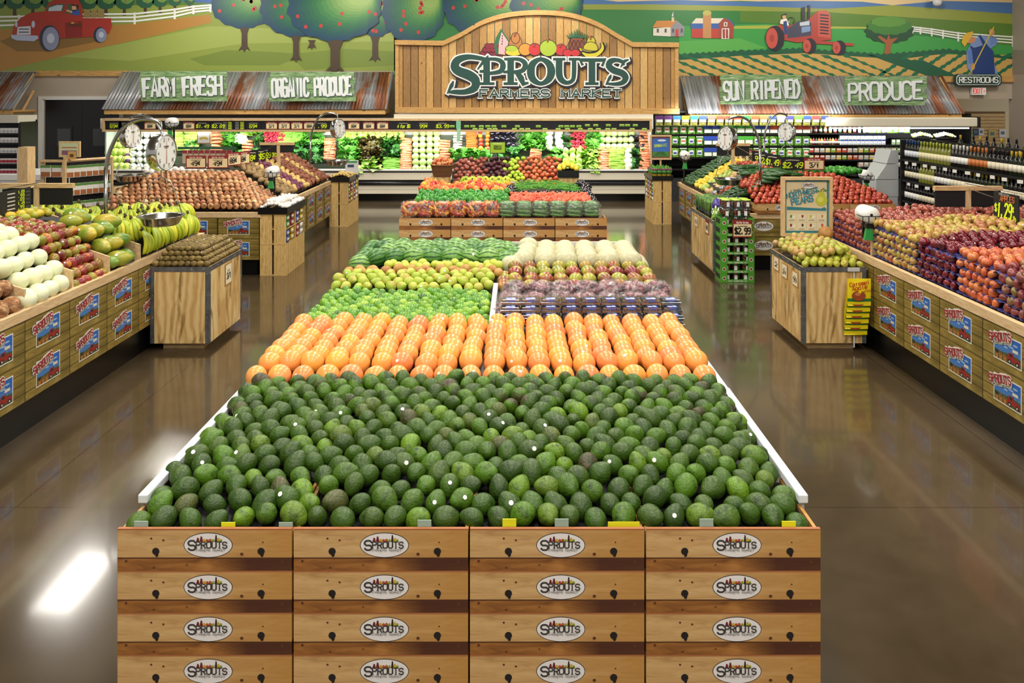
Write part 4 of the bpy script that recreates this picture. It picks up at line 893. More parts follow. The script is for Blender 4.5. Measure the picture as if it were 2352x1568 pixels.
SLC = Pro(make_slat()); OPR, OPL = Pro(make_open(side=1)), Pro(make_open(side=-1))
for nm, x, y, side, txt in (('garlic', XP(597, 10.1), 10.1, 1, 'below the garlic tray'), ('small potato', XP(757, 13.95), 13.95, 1, 'below the small potato tray by the left aisle end'), ('herb', XP(1500, 14.2), 14.2, -1, 'below the potted herbs')):
    for k in range(2):
        SLC.at((x, y+.445*k, 0), 0, '%s slatted crate, lower, %s' % (('front', 'back')[k], txt), 'slatted crates along the aisles')
        (OPR if side > 0 else OPL).at((x, y+.445*k, .398), 0, '%s open shelf crate, upper, %s' % (('front', 'back')[k], txt), 'slatted crates along the aisles')
    m = MB(); L, Wd = .9, .36
    tr = E('black_tray', (x-.02, y-.02, .795), 'black plastic tray of '+nm+('s' if nm != 'garlic' else '')+' on stacked slatted crates', 'tray')
    MB().box(0, Wd+.02, 0, L, 0, .012).box(0, Wd+.02, 0, .012, .012, .085).box(0, Wd+.02, L-.012, L, .012, .085).box(0, .012, .012, L-.012, .012, .085).box(Wd+.008, Wd+.02, .012, L-.012, .012, .085).build('basin', flat('#101012', .3), tr)
    pk = obj_fruit('packet', MB().box(-.01, .01, -.052, .052, 0, .075).box(.0102, .011, -.044, .044, .02, .055, 1), [flat(('#3a55a8', '#8a3040', '#e9e6da')[side > 0 and y > 12 or (2 if side < 0 else 0)], .4), flat('#e6dfc8', .4)], 'p', 'packet', 'packets in the shelf crates '+txt)
    cols = [flat(h, .35) for h in ('#3a55a8', '#c9b23a', '#3f9a5a', '#a33a48', '#e6e6e0')]
    for k in range(2):
        for sh in range(2):
            for q in range(2):
                for st in range(2):
                    o = pk.at((x+(.322 if side > 0 else .013), y+.445*k+.117+.2*q, .412+.193*sh+.082*st), None, '%s packet, %s side, %s shelf of %s crate by the %s tray' % (('lower', 'upper')[st], ('near', 'far')[q], ('lower', 'upper')[sh], ('front', 'back')[k], nm), rot=(0, 0, 0 if side > 0 else pi))
                    if pk.o is not o: o.material_slots[0].link = 'OBJECT'; o.material_slots[0].material = cols[(k*3+q+sh*2) % 5]

for c, o in enumerate(TOPS):
    for px, hx, h_ in [(325, '#9bb0a0', .016), (525, '#e6e21c', .012), (657, '#9bb0a0', .012), (975, '#9bb0a0', .02), (1170, '#e6e21c', .024), (1290, '#9bb0a0', .024), (1490, '#e6e21c', .034), (1622, '#9bb0a0', .024), (1811, '#e6e21c', .016)]:
        x = XP(px, 2.73)-(IX0+c*.6095)
        if .02 < x < .58: MB().box(x-.024, x+.024, .016, .019, .11, .1453+h_).build('carton_tab', flat(hx, .5), o)
    if c == 2: x = XP(1440, 2.76)-(IX0+c*.6095); MB().box(x-.07, .59, .022, .024, .12, .156).build('carton_tab', flat('#e6e21c'), o)
# ---------------------------------------------------------------- fruit on the islands
STK = {}
def sticker(o, rx, rz, size=.010, hx='#f2f0ec', d=None):
    """a little round label on the upper front of a fruit"""
    k = (size, hx)
    if k not in STK:
        STK[k] = MB().lathe([(.001, .0012), (size*.72, .0006), (size*.75, -.001)][::-1], 12).disc(0, 0, 0, 0, 0, 0, 3).build('sticker', [flat(hx, .35)])
        STK[k].scale = (1, 1.3, 1); me = STK[k].data; bpy.data.objects.remove(STK[k]); STK[k] = me
    dv = Vector(d or (U(-.5, .5), -.75, U(.25, .85))).normalized(); l = o.rotation_euler.to_matrix().inverted() @ dv
    t = 1/math.sqrt((l.x/rx)**2+(l.y/rx)**2+(l.z/rz)**2); p = l*t
    s = bpy.data.objects.new('sticker', STK[k]); COL.objects.link(s); s.parent = o; s.location = p*1.012
    s.rotation_euler = Vector((p.x/rx**2, p.y/rx**2, p.z/rz**2)).to_track_quat('Z', 'Y').to_euler(); s['label'] = 'small pale sticker'
def grid(x0, x1, y0, y1, px, py, zf, jit=.1, jz=.0, stag=True):
    out = []; ny = max(1, int(round((y1-y0)/py))+1); nx = max(1, int(round((x1-x0)/px))+1)
    for j in range(ny):
        for i in range(nx):
            x = x0+(i+(.5 if stag and j % 2 else 0))*(x1-x0)/max(1, nx-1)+U(-jit, jit)*px; y = y0+j*(y1-y0)/max(1, ny-1)+U(-jit, jit)*py
            if x <= x1+px*.3: out.append((x, y, zf(x, y)+U(-jz, jz)))
    return out
def lay_out(pro, pts, rotf, label=None, group=None, sc=(.93, 1.07), stick=0, dims=None, size=.010, hx='#f2f0ec'):
    for p in pts:
        s = U(*sc); o = pro.at(p, None, label, group, rotf(), s)
        if stick and o is not pro.o and random.random() < stick: sticker(o, dims[0], dims[1], size, hx)
def heap_rest(name, mb0, mat, pts, rotf, label, cat, group=None, sc=(.93, 1.07)):
    m = MB()
    for p in pts:
        i0 = len(m.v); m.add(mb0.v, mb0.f); m.xf(Matrix.Translation(p) @ Euler(rotf()).to_matrix().to_4x4() @ Matrix.Scale(U(*sc), 4), i0)
    o = m.build(name, mat, smooth=True); T(o, label, cat, group, 'stuff'); return o
it_fill = MB()
for c in range(4): it_fill.box(IX0+c*.6095+.014, IX0+c*.6095+.589, IY0+.014, IY0+.385, .672, .772)
it_fill.build('dark_gap_slab', BLACK, it)  # added black slabs, their colour gives the dark gaps between avocados
def hump(x): return 1-abs((x-(IX0+IX1)/2)/1.22)**3
zav = lambda x, y: min(.80+(y-2.78)*.10, .832+(y-3.1)*.028)+.018*hump(x)*min(1, (y-2.75)/.3)-(.02 if abs(x+.157) > 1.15 else 0)
amb = ball(.0405, .0505, 20, 14, pear=.2, lump=.05); AV = obj_fruit('avocado', amb, AVO, 'green avocado heaped in the front bed of the island', 'avocado', 'avocados in the front bed')
apts = grid(IX0+.05, IX1-.055, 2.785, 3.94, .0885, .0785, zav, .13, .010)
front, rest = apts[:300], apts[300:]
lay_out(AV, front, lambda: (U(.5, 2.4), U(-.5, .5), U(0, 6.28)), sc=(.86, 1.1), stick=.075, dims=(.0405, .0505), size=.011)
heap_rest('avocado_heap', ball(.0405, .0505, 16, 10, pear=.2, lump=.05), fruit('avocado_skin_far', ['#385412'], .4, [(9, .44, .56, '#4e7415'), (11, .5, .6, '#2c450e'), (7, .58, .66, '#463f26')], (120, .5, .006), .06, .4, lenti=(240, '#5f8a24', .13)), rest, lambda: (U(.5, 2.4), U(-.5, .5), U(0, 6.28)), 'far rows of avocados heaped up to the grapefruits', 'avocado')
gmb = ball(.0605, .0565, 24, 16, dent=.05); GF = obj_fruit('grapefruit', gmb, GRF, 'orange-pink grapefruit in the neat rows behind the avocados', 'grapefruit', 'grapefruits on the front island')
gp = [(IX0+.05+.121*i+U(-.008, .008), 4.02+U(-.006, .006), .862) for i in range(20)]
for j in range(8):
    gp += [(IX0+.075+.1185*i+(.0 if j else .0)+U(-.009, .009), 4.135+.1*j+U(-.016, .016), prof_island(4.135+.1*j)+.072+U(-.008, .008)) for i in range(20)]
lay_out(GF, gp, lambda: (U(.6, 2.6), U(-.5, .5), U(0, 6.28)), sc=(.95, 1.06), stick=.11, dims=(.0605, .0565), size=.011)
lmb = ball(.031, .036, 14, 10); LM = obj_fruit('lime', lmb, LIM, 'small green lime in the left bed behind the grapefruits', 'lime', 'limes on the front island')
lay_out(LM, grid(IX0+.05, -.2, 4.96, 5.68, .065, .0575, lambda x, y: prof_island(y)+.03+.014*sin(x*9)*sin(y*8), .14, .006, True), anyrot, sc=(.86, 1.12))
pmb = ball(.037, .047, 16, 12, pear=.42, lump=.03)
PG = obj_fruit('pear', pmb, PEARG, 'green pear with brown blush behind the limes', 'pear', 'green pears on the front island')
lay_out(PG, grid(IX0+.05, -.19, 5.76, 5.98, .083, .075, lambda x, y: prof_island(y)+.045+(y-5.75)*.18, .12, .01), lambda: (U(.9, 2.2), U(-.4, .4), U(0, 6.28)), stick=.15, dims=(.03, .044), size=.010)
PB = obj_fruit('pear', pmb, PEARB, 'long brown pear lying between the green and yellow pears', 'pear', 'brown pears on the front island')
lay_out(PB, grid(IX0+.1, -.13, 6.04, 6.13, .1, .075, lambda x, y: prof_island(y)+.075, .15, .01), lambda: lying(.4), sc=(.95, 1.15))
PY = obj_fruit('pear', ball(.038, .042, 14, 10, pear=.2), PEARY, 'round yellow-green pear in front of the watermelons', 'pear', 'yellow pears on the front island')
lay_out(PY, grid(IX0+.35, -.12, 6.21, 6.29, .085, .08, lambda x, y: prof_island(y)+.08, .2, .012), anyrot)
wmb = ball(.083, .092, 24, 16); WM = obj_fruit('watermelon', wmb, WML, 'striped mini watermelon at the back left of the front island', 'watermelon', 'mini watermelons')
wp = [(-1.15+.1535*i+(.075 if j % 2 else 0)+U(-.015, .015), 6.45+.155*j, prof_island(6.45+.155*j)+.105+(.02 if j in (1, 2) else 0)-(.03 if i > 6 else 0)) for j in range(5) for i in range(8)]+[(-1.275, 6.4+.17*j, .93) for j in range(5)]
lay_out(WM, wp, lambda: (pi/2+U(-.3, .3), U(-.3, .3), pi/2+U(-.5, .5)), stick=.12, dims=(.083, .092), size=.016)
HM = obj_fruit('pale_melon', ball(.08, .093, 22, 14), MELP, 'smooth pale melon at the back right of the front island', 'melon', 'pale melons on the front island')
hp = [(.065+.172*i+.01*j+U(-.012, .012), 6.4+.168*j, prof_island(6.4+.168*j)+.09+(.02 if j == 4 and i == 0 else 0)) for j in range(5) for i in range(6)]+[(-.03, 6.36, .93), (1.0, 6.45, .90), (1.01, 6.62, .9)]
lay_out(HM, hp, lambda: (pi/2+U(-.15, .15), U(-.2, .2), pi/2+U(-.35, .35)), sc=(.97, 1.05))
MG = obj_fruit('mango', ball(.043, .054, 16, 12, lump=.04), MNG2, 'red and green mango in the right bed in front of the pale melons', 'mango', 'mangos on the front island')
lay_out(MG, [(.0-.02*(j == 0)+.112*i+U(-.01, .01), 5.78+.1*j, prof_island(5.78+.1*j)+.05+.014*(j % 2)) for j in range(6) for i in range(10)]+[(-.09, 5.76+.09*k, .9) for k in range(5)], lambda: (pi/2+U(-.2, .2), U(-.3, .3), pi/2+U(-.5, .5)), stick=.12, dims=(.043, .054), size=.009)
# bagged grapes
def crinkle():
    m = NT('crinkled_bag_film'); v = m.coord('Object'); n = m.noise(v, 26, 4, .7, 1.2)
    t = m.n('BsdfTransparent'); g = m.n('BsdfGlossy'); g.inputs['Roughness'].default_value = .16
    b = m.n('Bump'); b.inputs['Strength'].default_value = .9; b.inputs['Distance'].default_value = .02; m.l(n, b.inputs['Height']); m.l(b.outputs[0], g.inputs['Normal'])
    mx = m.n('MixShader'); m.l(m.ramp(n, [(.45, .08), (.66, .42)]), mx.inputs[0]); m.l(t.outputs[0], mx.inputs[1]); m.l(g.outputs[0], mx.inputs[2])
    m.l(mx.outputs[0], m.t.nodes['Material Output'].inputs[0]); return m.mat
BAGF = crinkle()
def bag_of(name, inner, innermat, rx, ry, rz, label, cat, group, innername, square=False):
    b = E(name, (0, 0, 0), label, cat, group)
    m = ball(1, 1, 18, 12, lump=.16, seed=len(group))
    pw = (lambda v: math.copysign(abs(v)**.62, v)) if square else (lambda v: v)
    m.v = [(pw(x)*rx*1.1, pw(y)*ry*1.1, pw(z)*rz*1.1) for x, y, z in m.v]; m.build('bag', BAGF, b, smooth=True)
    o = inner.build(innername, innermat, b, smooth=True); o['kind'] = 'stuff'; return Pro(b)
def cluster(rx, ry, rz, n, r, mk=lambda r: ball(r, r*1.1, 8, 6), seed=1, mats=1):
    m = MB(); r2 = random.Random(seed)
    for _ in range(n):
        d = Vector((r2.gauss(0, 1), r2.gauss(0, 1), r2.gauss(0, 1))).normalized()*r2.uniform(.72, .98); q = mk(r)
        if mats > 1: d = Vector([math.copysign(abs(c)**.55, c) for c in d])
        i0 = len(m.v); m.add(q.v, q.f, r2.randrange(mats))
        m.xf(Matrix.Translation((d.x*rx, d.y*ry, d.z*rz)) @ Euler((r2.uniform(0, 6), r2.uniform(0, 6), r2.uniform(0, 6))).to_matrix().to_4x4() @ Matrix.Scale(r2.uniform(.8, 1.15), 4), i0)
    return m
GB = bag_of('grape_bag', cluster(.075, .09, .055, 95, .0125), fruit('grape_skin', ['#6e3a48', '#7c4350'], .3, (9, .4, .7, '#a8646a')), .085, .1, .065, 'clear bag of red grapes behind the berry boxes', 'bag of grapes', 'bagged grapes', 'grapes')
for j in range(2):
    for i in range(7): GB.at((-.04+.165*i+.04*j+U(-.01, .01), 5.25+.24*j, prof_island(5.3)+.082+.02*j), U(0, 6), sc=U(1.0, 1.14))
for i in range(2): GB.at((-.09-.0*i, 5.05+.1*i, .9), U(0, 6), sc=.8)
# berry clamshells
def make_clam(w_=.12, d_=.11, h_=.036, berry='#39415a', lab='#5565c4', name='berry_box'):
    b = E(name, (0, 0, 0), 'b', 'berry box')
    m = MB(); m.box(-w_/2, w_/2, 0, d_, 0, h_*.55); m.box(-w_/2+.006, w_/2-.006, .006, d_-.006, h_*.6, h_); m.box(-w_/2-.004, w_/2+.004, -.004, d_+.004, h_*.53, h_*.6); m.build('clamshell', CLAM, b, bev=.004)
    m = MB(); r2 = random.Random(2); nx, ny = int(w_/.014), int(d_/.014)
    for i in range(nx):
        for j in range(ny):
            if 0 < i < nx-1 and 0 < j < ny-1 and h_ < .05: zz = h_*.62
            else: zz = h_*.4
            q = ball(.0075, .007, 7, 5); m.add([(x-w_/2+.008+i*(w_-.014)/(nx-1), y+.008+j*(d_-.014)/(ny-1), z+zz+r2.uniform(-.004, .006)) for x, y, z in q.v], q.f)
    m.box(-w_/2+.006, w_/2-.006, .006, d_-.006, .003, h_*.45); o = m.build('berries', flat(berry, .5), b, smooth=False); o['kind'] = 'stuff'
    m = MB(); m.box(-w_*.27, w_*.27, .012, d_*.55, h_, h_+.0012); m.box(-w_*.22, w_*.0, .018, d_*.3, h_+.0012, h_+.0016, 1); m.box(w_*.04, w_*.22, .018, d_*.45, h_+.0012, h_+.0016, 2); m.rect(-w_*.2, w_*.2, h_*.66, h_*.9, .0055, 0); m.build('label', [flat(lab, .4), WHITE, flat('#c9d4f0', .4)], b); return b
BC = Pro(make_clam())
for i in range(9):
    for k in range(4):
        BC.at((-.035+.1275*i+U(-.003, .003), 4.87+.045*max(0, k-1), prof_island(4.95)+.026+.0375*k), U(-.03, .03), 'clear box of blueberries, %s stack from the left, %s layer of the stack' % (ordn[i], ('bottom', 'second', 'third', 'top')[k]), 'berry boxes')
# second island: bags in front, loose vegetables behind
PPM = [flat(h, .25) for h in ('#c23a28', '#e8862a', '#f0b034', '#d9602a')]
def pod(r, L=3.2): return ball(r, r*L, 8, 7, pear=.35)
PBG = bag_of('pepper_bag', cluster(.078, .085, .07, 60, .016, lambda r: pod(r, 2.6), 3, 4), PPM, .092, .1, .085, 'clear bag of red, orange and yellow mini peppers', 'bag of peppers', 'bagged mini peppers', 'mini_peppers', True)
CUM = [flat(h, .3) for h in ('#4d8a2a', '#6fa83c', '#3f7424')]
cm = MB(); r2 = random.Random(4)
for k in range(16):
    q = pod(.017, 4.6); i0 = len(cm.v); cm.add(q.v, q.f, r2.randrange(3)); cm.xf(Matrix.Translation((r2.uniform(-.01, .01), -.07+.045*(k % 4), -.06+.04*(k//4))) @ Euler((0, pi/2+r2.uniform(-.15, .15), r2.uniform(-.15, .15))).to_matrix().to_4x4(), i0)
CBG = bag_of('cucumber_bag', cm, CUM, .094, .1, .085, 'clear bag of small green cucumbers', 'bag of cucumbers', 'bagged cucumbers', 'cucumbers', True)
for i in range(6):
    PBG.at((-1.26+.193*i, 9.32, .975), U(-.3, .3)+(pi if i % 2 else 0), sc=1.12, label='clear bag of mini peppers on the rear island, %s from the left' % ordn[i])
    CBG.at((-.1+.2*i, 9.32, .975), U(-.3, .3), sc=1.1, label='clear bag of cucumbers on the rear island, %s from the left' % ordn[i])
def lobed(r, h):
    m = ball(1, 1, 16, 10, dent=.35); out = []
    for x, y, z in m.v:
        a = math.atan2(y, x); q = (1+.1*abs(cos(2*a)))*(1-.12*(z < 0)); out.append((x*r*q, y*r*q, z*h))
    m.v = out; m.tube([(0, 0, h*.6), (.004, 0, h*1.15)], .007, 0, 6); return m
GP = obj_fruit('green_pepper', lobed(.045, .048), PEPG, 'glossy green bell pepper on the rear island behind the bagged peppers', 'bell pepper', 'green peppers on the rear island')
lay_out(GP, grid(-1.2, -.12, 9.62, 10.0, .088, .09, lambda x, y: 1.025+(y-9.6)*.16, .1, .012), lambda: upright(.7))
RP = obj_fruit('red_pepper', lobed(.045, .05), PEPR, 'red, orange or yellow bell pepper in the bed behind the green peppers', 'bell pepper', 'red and orange peppers on the rear island')
lay_out(RP, grid(-1.2, -.1, 10.12, 10.7, .1, .1, lambda x, y: 1.095+(y-10.1)*.05+.025*sin(x*9), .15, .02), lambda: lying(.8))
RT = obj_fruit('roma_tomato', ball(.028, .04, 10, 8), ROMA, 'small plum tomato on the rear island behind the bagged cucumbers', 'tomato', 'plum tomatoes on the rear island')
lay_out(RT, grid(-.05, .9, 9.62, 9.98, .06, .065, lambda x, y: 1.02+(y-9.6)*.13, .2, .008), anyrot)
EG = obj_fruit('eggplant', ball(.045, .085, 14, 10, pear=.3), EGG, 'black eggplant heaped around the green beans', 'eggplant', 'eggplants on the rear island')
lay_out(EG, [(.93+U(-.05, .05), 9.75+.09*i, 1.0+.012*i) for i in range(12)]+[(-.06+U(-.04, .04), 10.1+.07*i, 1.07+U(0, .03)) for i in range(8)]+[(.1+.1*i, 10.05, 1.06) for i in range(8)]+[(.8+.06*i, 10.7, 1.08) for i in range(3)], lambda: lying(.3))
m = MB(); r2 = random.Random(9)
for k in range(420):
    x, y = r2.uniform(0, .84), r2.uniform(10.15, 10.75); a = r2.uniform(-.7, .7); z = 1.085+.03*sin(x*5)+r2.uniform(-.01, .025)+(y-10.15)*.06
    d = Vector((cos(a), sin(a), r2.uniform(-.15, .15)))*.055; m.tube([Vector((x, y, z))-d, (x, y, z+.006), Vector((x, y, z))+d], [.002, .0045, .002], 0, 5)
T(m.build('green_beans', fruit('bean_skin', ['#4f9a2a'], .4, (8, .4, .6, '#6cb83c')), smooth=True), 'loose heap of green beans between the eggplants', 'green beans', None, 'stuff')

# ---------------------------------------------------------------- stepped stand at the back of the rear island
st = E('tiered_stand', (0, 0, 0), 'stepped wooden stand of apples, oranges and bananas behind the rear island', 'stand')
m = MB()
for k in range(5): m.box(-.98, .72, 11.2+.27*k, 11.47+.27*k, .8, .86+.1*k)
m.build('steps', flat('#4a3a26', .7), st); MB().box(-.96, .74, 11.16, 11.2, .82, .96).build('front_board', PINE_X, st)
BOX2 = []
for x, lab in ((XP(990, 11.3), 'left'), (XP(1284, 11.3), 'right')):
    p = E('wooden_pedestal', (x, 11.15, 0), lab+' plain wooden pedestal at the back of the rear island', 'pedestal')
    MB().box(0, .27, 0, .3, .78, 1.16).build('panel', PLY, p); MB().box(.01, .26, .01, .29, 0, .78).build('base', CRATE_W, p)
def wicker(name, label, mat, x, y, z, w_, d_, h_):
    b = E(name, (x, y, z), label, 'basket'); m = MB(); n = 28
    prof = [(.8, 0), (.86, .3), (.93, .65), (1, 1), (.95, 1), (.8, .12)]; vs = []
    for r, t in prof:
        for q in range(n):
            a = q*2*pi/n; c = (abs(cos(a))**.5)*(1 if cos(a) > 0 else -1); s = (abs(sin(a))**.5)*(1 if sin(a) > 0 else -1)
            vs.append((c*r*w_/2*(1+.02*(q % 2)), s*r*d_/2*(1+.02*(q % 2)), t*h_))
    m.add(vs, [(i*n+q, i*n+(q+1) % n, (i+1)*n+(q+1) % n, (i+1)*n+q) for i in range(5) for q in range(n)]+[tuple(range(n-1, -1, -1))]); m.build('weave', mat, b)
    m = MB(); m.tube([Vector(v)*1 for v in vs[3*n:4*n]]+[vs[3*n]], .012, 0, 6); m.build('rim', mat, b, smooth=True); return b
def weave(c1, c2):
    m = NT('wicker_weave'); w = m.n('TexWave', bands_direction='Z'); w.inputs['Scale'].default_value = 22; w.inputs['Distortion'].default_value = 2; m.l(m.coord('Object'), w.inputs[0]); m.col(m.ramp(w.outputs['Fac'], [(.2, c2), (.6, c1)])); m.set(Roughness=.7); m.bump(w.outputs['Fac'], .5, .01); return m.mat
WK = weave('#8a5a2c', '#4a2c12')
wicker('wicker_basket', 'brown wicker basket of apples on the left pedestal', WK, XP(1016, 11.3), 11.3, 1.16, .31, .36, .17)
lm = E('black_tray', (XP(1304, 11.3)-.15, 11.13, 1.16), 'black plastic tray of lemons on the right pedestal', 'tray')
MB().box(0, .3, 0, .34, 0, .01).box(0, .3, 0, .01, .01, .1).box(0, .3, .33, .34, .01, .1).box(0, .01, .01, .33, .01, .1).box(.29, .3, .01, .33, .01, .1).build('basin', flat('#101012', .35), lm)
am = ball(.038, .034, 14, 10, dent=.3, pear=.06)
def stalk(mb, h=.034): mb.tube([(0, 0, h*.62), (.003, .002, h*1.2)], .0022, 0, 5); return mb
ABK = obj_fruit('apple', stalk(ball(.038, .034, 14, 10, dent=.3)), streaky('gala_skin', ['#c85038', '#d4683e', '#b8402f', '#d98a48'], '#e0a860', '#c04a34'), 'red and yellow apple in the wicker basket', 'apple', 'apples in the wicker basket')
lay_out(ABK, [(XP(1016, 11.3)+.075*(i-1.5), 11.2+.07*j, 1.31+.035*(1.5-abs(i-1.5))+.01*j+.04*(j > 0)) for j in range(4) for i in range(4)], lambda: upright(1.2))
LE = obj_fruit('lemon', ball(.03, .038, 12, 8, top=.2), LEM, 'yellow lemon in the black tray on the right pedestal', 'lemon', 'lemons on the right pedestal')
lay_out(LE, [(XP(1304, 11.3)+.058*(i-2)+U(-.01, .01), 11.18+.065*j, 1.27+.03*(2-abs(i-2))+.01*j) for j in range(4) for i in range(5)], anyrot)
SK = {'a': ('apple', APR, 'red apple'), 'p': ('plum', PLUM, 'dark purple plum'), 'g': ('green_apple', fruit('green_apple_skin', ['#b5d338', '#c4de4a', '#a6c92e'], .3), 'bright green apple'), 'b': ('apple', APO, 'orange-red apple'), 'o': ('orange', CITR, 'loose orange')}
tier = {}
for key, (nm, mt, lb) in SK.items(): tier[key] = obj_fruit(nm, stalk(ball(.038, .035, 12, 8, dent=.3)) if key in 'agb' else ball(.04, .039, 12, 8), mt, lb+' on the stepped stand', nm.replace('_', ' '), lb+'s on the stepped stand')
for row in range(8):
    y, z = 11.5+.077*row, 1.03+.043*row
    for i in range(20):
        u = (i+U(-.6, .6))/20; k = 'a' if u < .25 else 'p' if u < .45 else 'g' if u < .6 else 'b'
        tier[k].at((-.93+(i+.5+.5*(row % 2))*.08+U(-.008, .008), y+U(-.01, .01), z+U(-.012, .012)+.03*abs(sin((u*6.2)*pi))), rot=upright(.8))
for j in range(3):
    for i in range(7): tier['o'].at((.24+.078*i, 11.26+.08*j, .96+.045*j), rot=anyrot())
OB = bag_of('orange_bag', cluster(.06, .06, .085, 18, .036, lambda r: ball(r, r, 10, 8), 6), CITR, .068, .07, .1, 'net bag of oranges with a printed white tag', 'bag of oranges', 'bagged oranges', 'oranges')
for ch in [MB().box(-.045, .045, -.082, -.078, -.03, .09).build('tag', flat('#efeae6'), OB.o), MB().rect(-.035, .035, .05, .075, -.083, 0).rect(-.035, .035, 0, .01, -.083, 0).rect(-.035, .035, .02, .03, -.083, 0).build('tag_print', flat('#b8443a'), OB.o)]: pass
for i in range(4): OB.at((-.19+.135*i, 11.28, 1.0), 0, 'net bag of oranges on the stepped stand, %s from the left' % ordn[i])

# (the banana bunches of the stand are placed with the other bananas below)
# ---------------------------------------------------------------- produce on the left front table
def seg_rows(x0, dx, nst, xflat, y0, y1, py, r, jit=.1):
    """rows of fruit that climb the steep front of table A and run on over the flatter top"""
    pts = []; j = 0; xs = [x0-dx*i for i in range(nst)]
    while xs[-1]-dx*1.5 > xflat: xs.append(xs[-1]-dx*1.5)
    for j, x in enumerate(xs):
        n = max(1, int(round((y1-y0)/py)))
        for i in range(n):
            y = y0+(i+.5+(.25 if j % 2 else -.25)*.9)*(y1-y0)/n
            pts.append((x+U(-jit, jit)*r, y+U(-jit, jit)*r, zA(min(x, -3.36))+r*1.15+U(-jit, jit)*r*.6))
    return pts
HD = obj_fruit('honeydew_melon', ball(.066, .074, 22, 14), HDW, 'pale honeydew melon heaped between the wooden dividers', 'melon', 'honeydew melons on the left table')
lay_out(HD, seg_rows(-3.385, .085, 4, -4.2, 5.36, 5.915, .139, .066), lambda: lying(.5), sc=(.95, 1.1), stick=.07, dims=(.066, .074), size=.014)
CN = obj_fruit('coconut', ball(.062, .068, 18, 12, lump=.06), COCO, 'hairy brown coconut at the near end of the left table', 'coconut', 'coconuts on the left table')
lay_out(CN, seg_rows(-3.385, .085, 4, -3.75, 4.85, 5.335, .13, .06), anyrot)
mm = ball(.041, .052, 16, 12, lump=.04)
RM = obj_fruit('red_mango', mm, MNG, 'dark red mango between the honeydews and the papayas', 'mango', 'red mangos on the left table')
lay_out(RM, seg_rows(-3.375, .055, 6, -4.35, 5.95, 6.45, .085, .04), anyrot, stick=.4, dims=(.041, .052), size=.009)
YM = obj_fruit('yellow_mango', ball(.041, .06, 14, 10), MNGY, 'yellow-green mango behind the red mangos', 'mango', 'yellow mangos on the left table')
lay_out(YM, [(-4.1-.1*i+U(-.02, .02), 6.52+.11*j+U(-.02, .02), zA(-4.1-.1*i)+.06) for i in range(8) for j in range(4)], lambda: lying(.3))
PP = obj_fruit('papaya', ball(.062, .1, 18, 12, pear=.2), PAP, 'green and yellow papaya beside the red mangos', 'papaya', 'papayas on the left table')
lay_out(PP, [(-3.39-.1*j, 6.53+.145*i+.06*(j % 2), zA(-3.39-.1*j)+.085) for j in range(3) for i in range(3)]+[(-3.72, 6.55, 1.26), (-3.78, 6.75, 1.27), (-3.6, 6.9, 1.2)], lambda: (pi/2+U(-.2, .2), U(-.3, .3), pi/2+U(-.5, .5)), sc=(.9, 1.25), stick=.4, dims=(.062, .1), size=.013)
def banana_skin():
    m = NT('banana_peel'); sep = m.n('SeparateXYZ'); m.l(m.n('TexCoord').outputs['Generated'], sep.inputs[0])
    c = m.ramp(m.rnd(), [(0, '#a3b52a'), (.4, '#bccb30'), (.7, '#d6d63a'), (1, '#e6d83e')])
    c = m.mix(m.ramp(sep.outputs[2], [(.72, 0.0), (1, .8)]), c, '#7f9a24'); c = m.mix(m.ramp(sep.outputs[2], [(.0, 1.0), (.06, 0.0)]), c, '#3a2d16')
    m.col(c); m.set(Roughness=.4); return m.mat
BNP = banana_skin()
def make_bunch(n=6, name='banana_bunch'):
    b = E(name, (0, 0, 0), 'bunch', 'bananas')
    for k in range(n):
        a = (k-(n-1)/2)*.34; L = 1+.1*sin(k*2.1)
        path = smooth([(0, 0, .085), (0, -.022, .074), (0, -.066*L, .045), (0, -.09*L, -.005), (0, -.09*L, -.055), (0, -.08*L, -.085)], k=3)
        rs = [.007, .008, .010, .012, .0145, .016, .0172, .0175, .0178, .0178, .0175, .017, .015, .012, .009, .005][:len(path)]; rs[-1] = .005
        o = MB().tube([(p[0]+sin(a)*-p[1]*1.25, p[1]*cos(a*.8), p[2]-.008*abs(a)) for p in path], rs, 0, 7).build('banana', BNP, b, smooth=True)
    MB().tube([(0, .006, .082), (0, .0, .095), (0, .004, .115)], [.016, .013, .009], 0, 7).build('stem', flat('#4a3d1c', .7), b, smooth=True)
    return Pro(b)
BB = make_bunch(); bl = 'bunch of green-yellow bananas at the far corner of the left table'
for j in range(3):
    for i in range(6): BB.at((-3.42-.1*j, 7.12+.2*i+.1*(j % 2), zN(-3.42-.1*j)+.12), rot=(U(-.3, .2), U(-.2, .2), pi/2+U(-.5, .5)), label=bl, group='banana bunches on the left table', sc=U(1.05, 1.25))
for j in range(8):
    for i in range(5): BB.at((-3.74-.19*j+U(-.03, .03), 7.12+.25*i+U(-.05, .05), 1.075+U(0, .04)), rot=(U(-.2, .2), U(-.3, .3), U(-.4, 2.6)), label=bl, group='banana bunches on the left table', sc=U(1.1, 1.3))
for j in range(4): BB.at((-4.75-.12*j, 6.6+.1*(j % 2), 1.33), rot=(-.5, 0, U(0, 3)), label='small yellow banana bunch behind the yellow mangos', group='yellow banana bunches')
for i in range(7):
    for j in range(2): BB.at((-.72+.095*i, 11.24+.09*j, 1.05+.05*j), rot=(0, 0, U(-.4, .4)), label='small bunch of yellow bananas along the front of the stepped stand', group='bananas on the stepped stand', sc=.8)
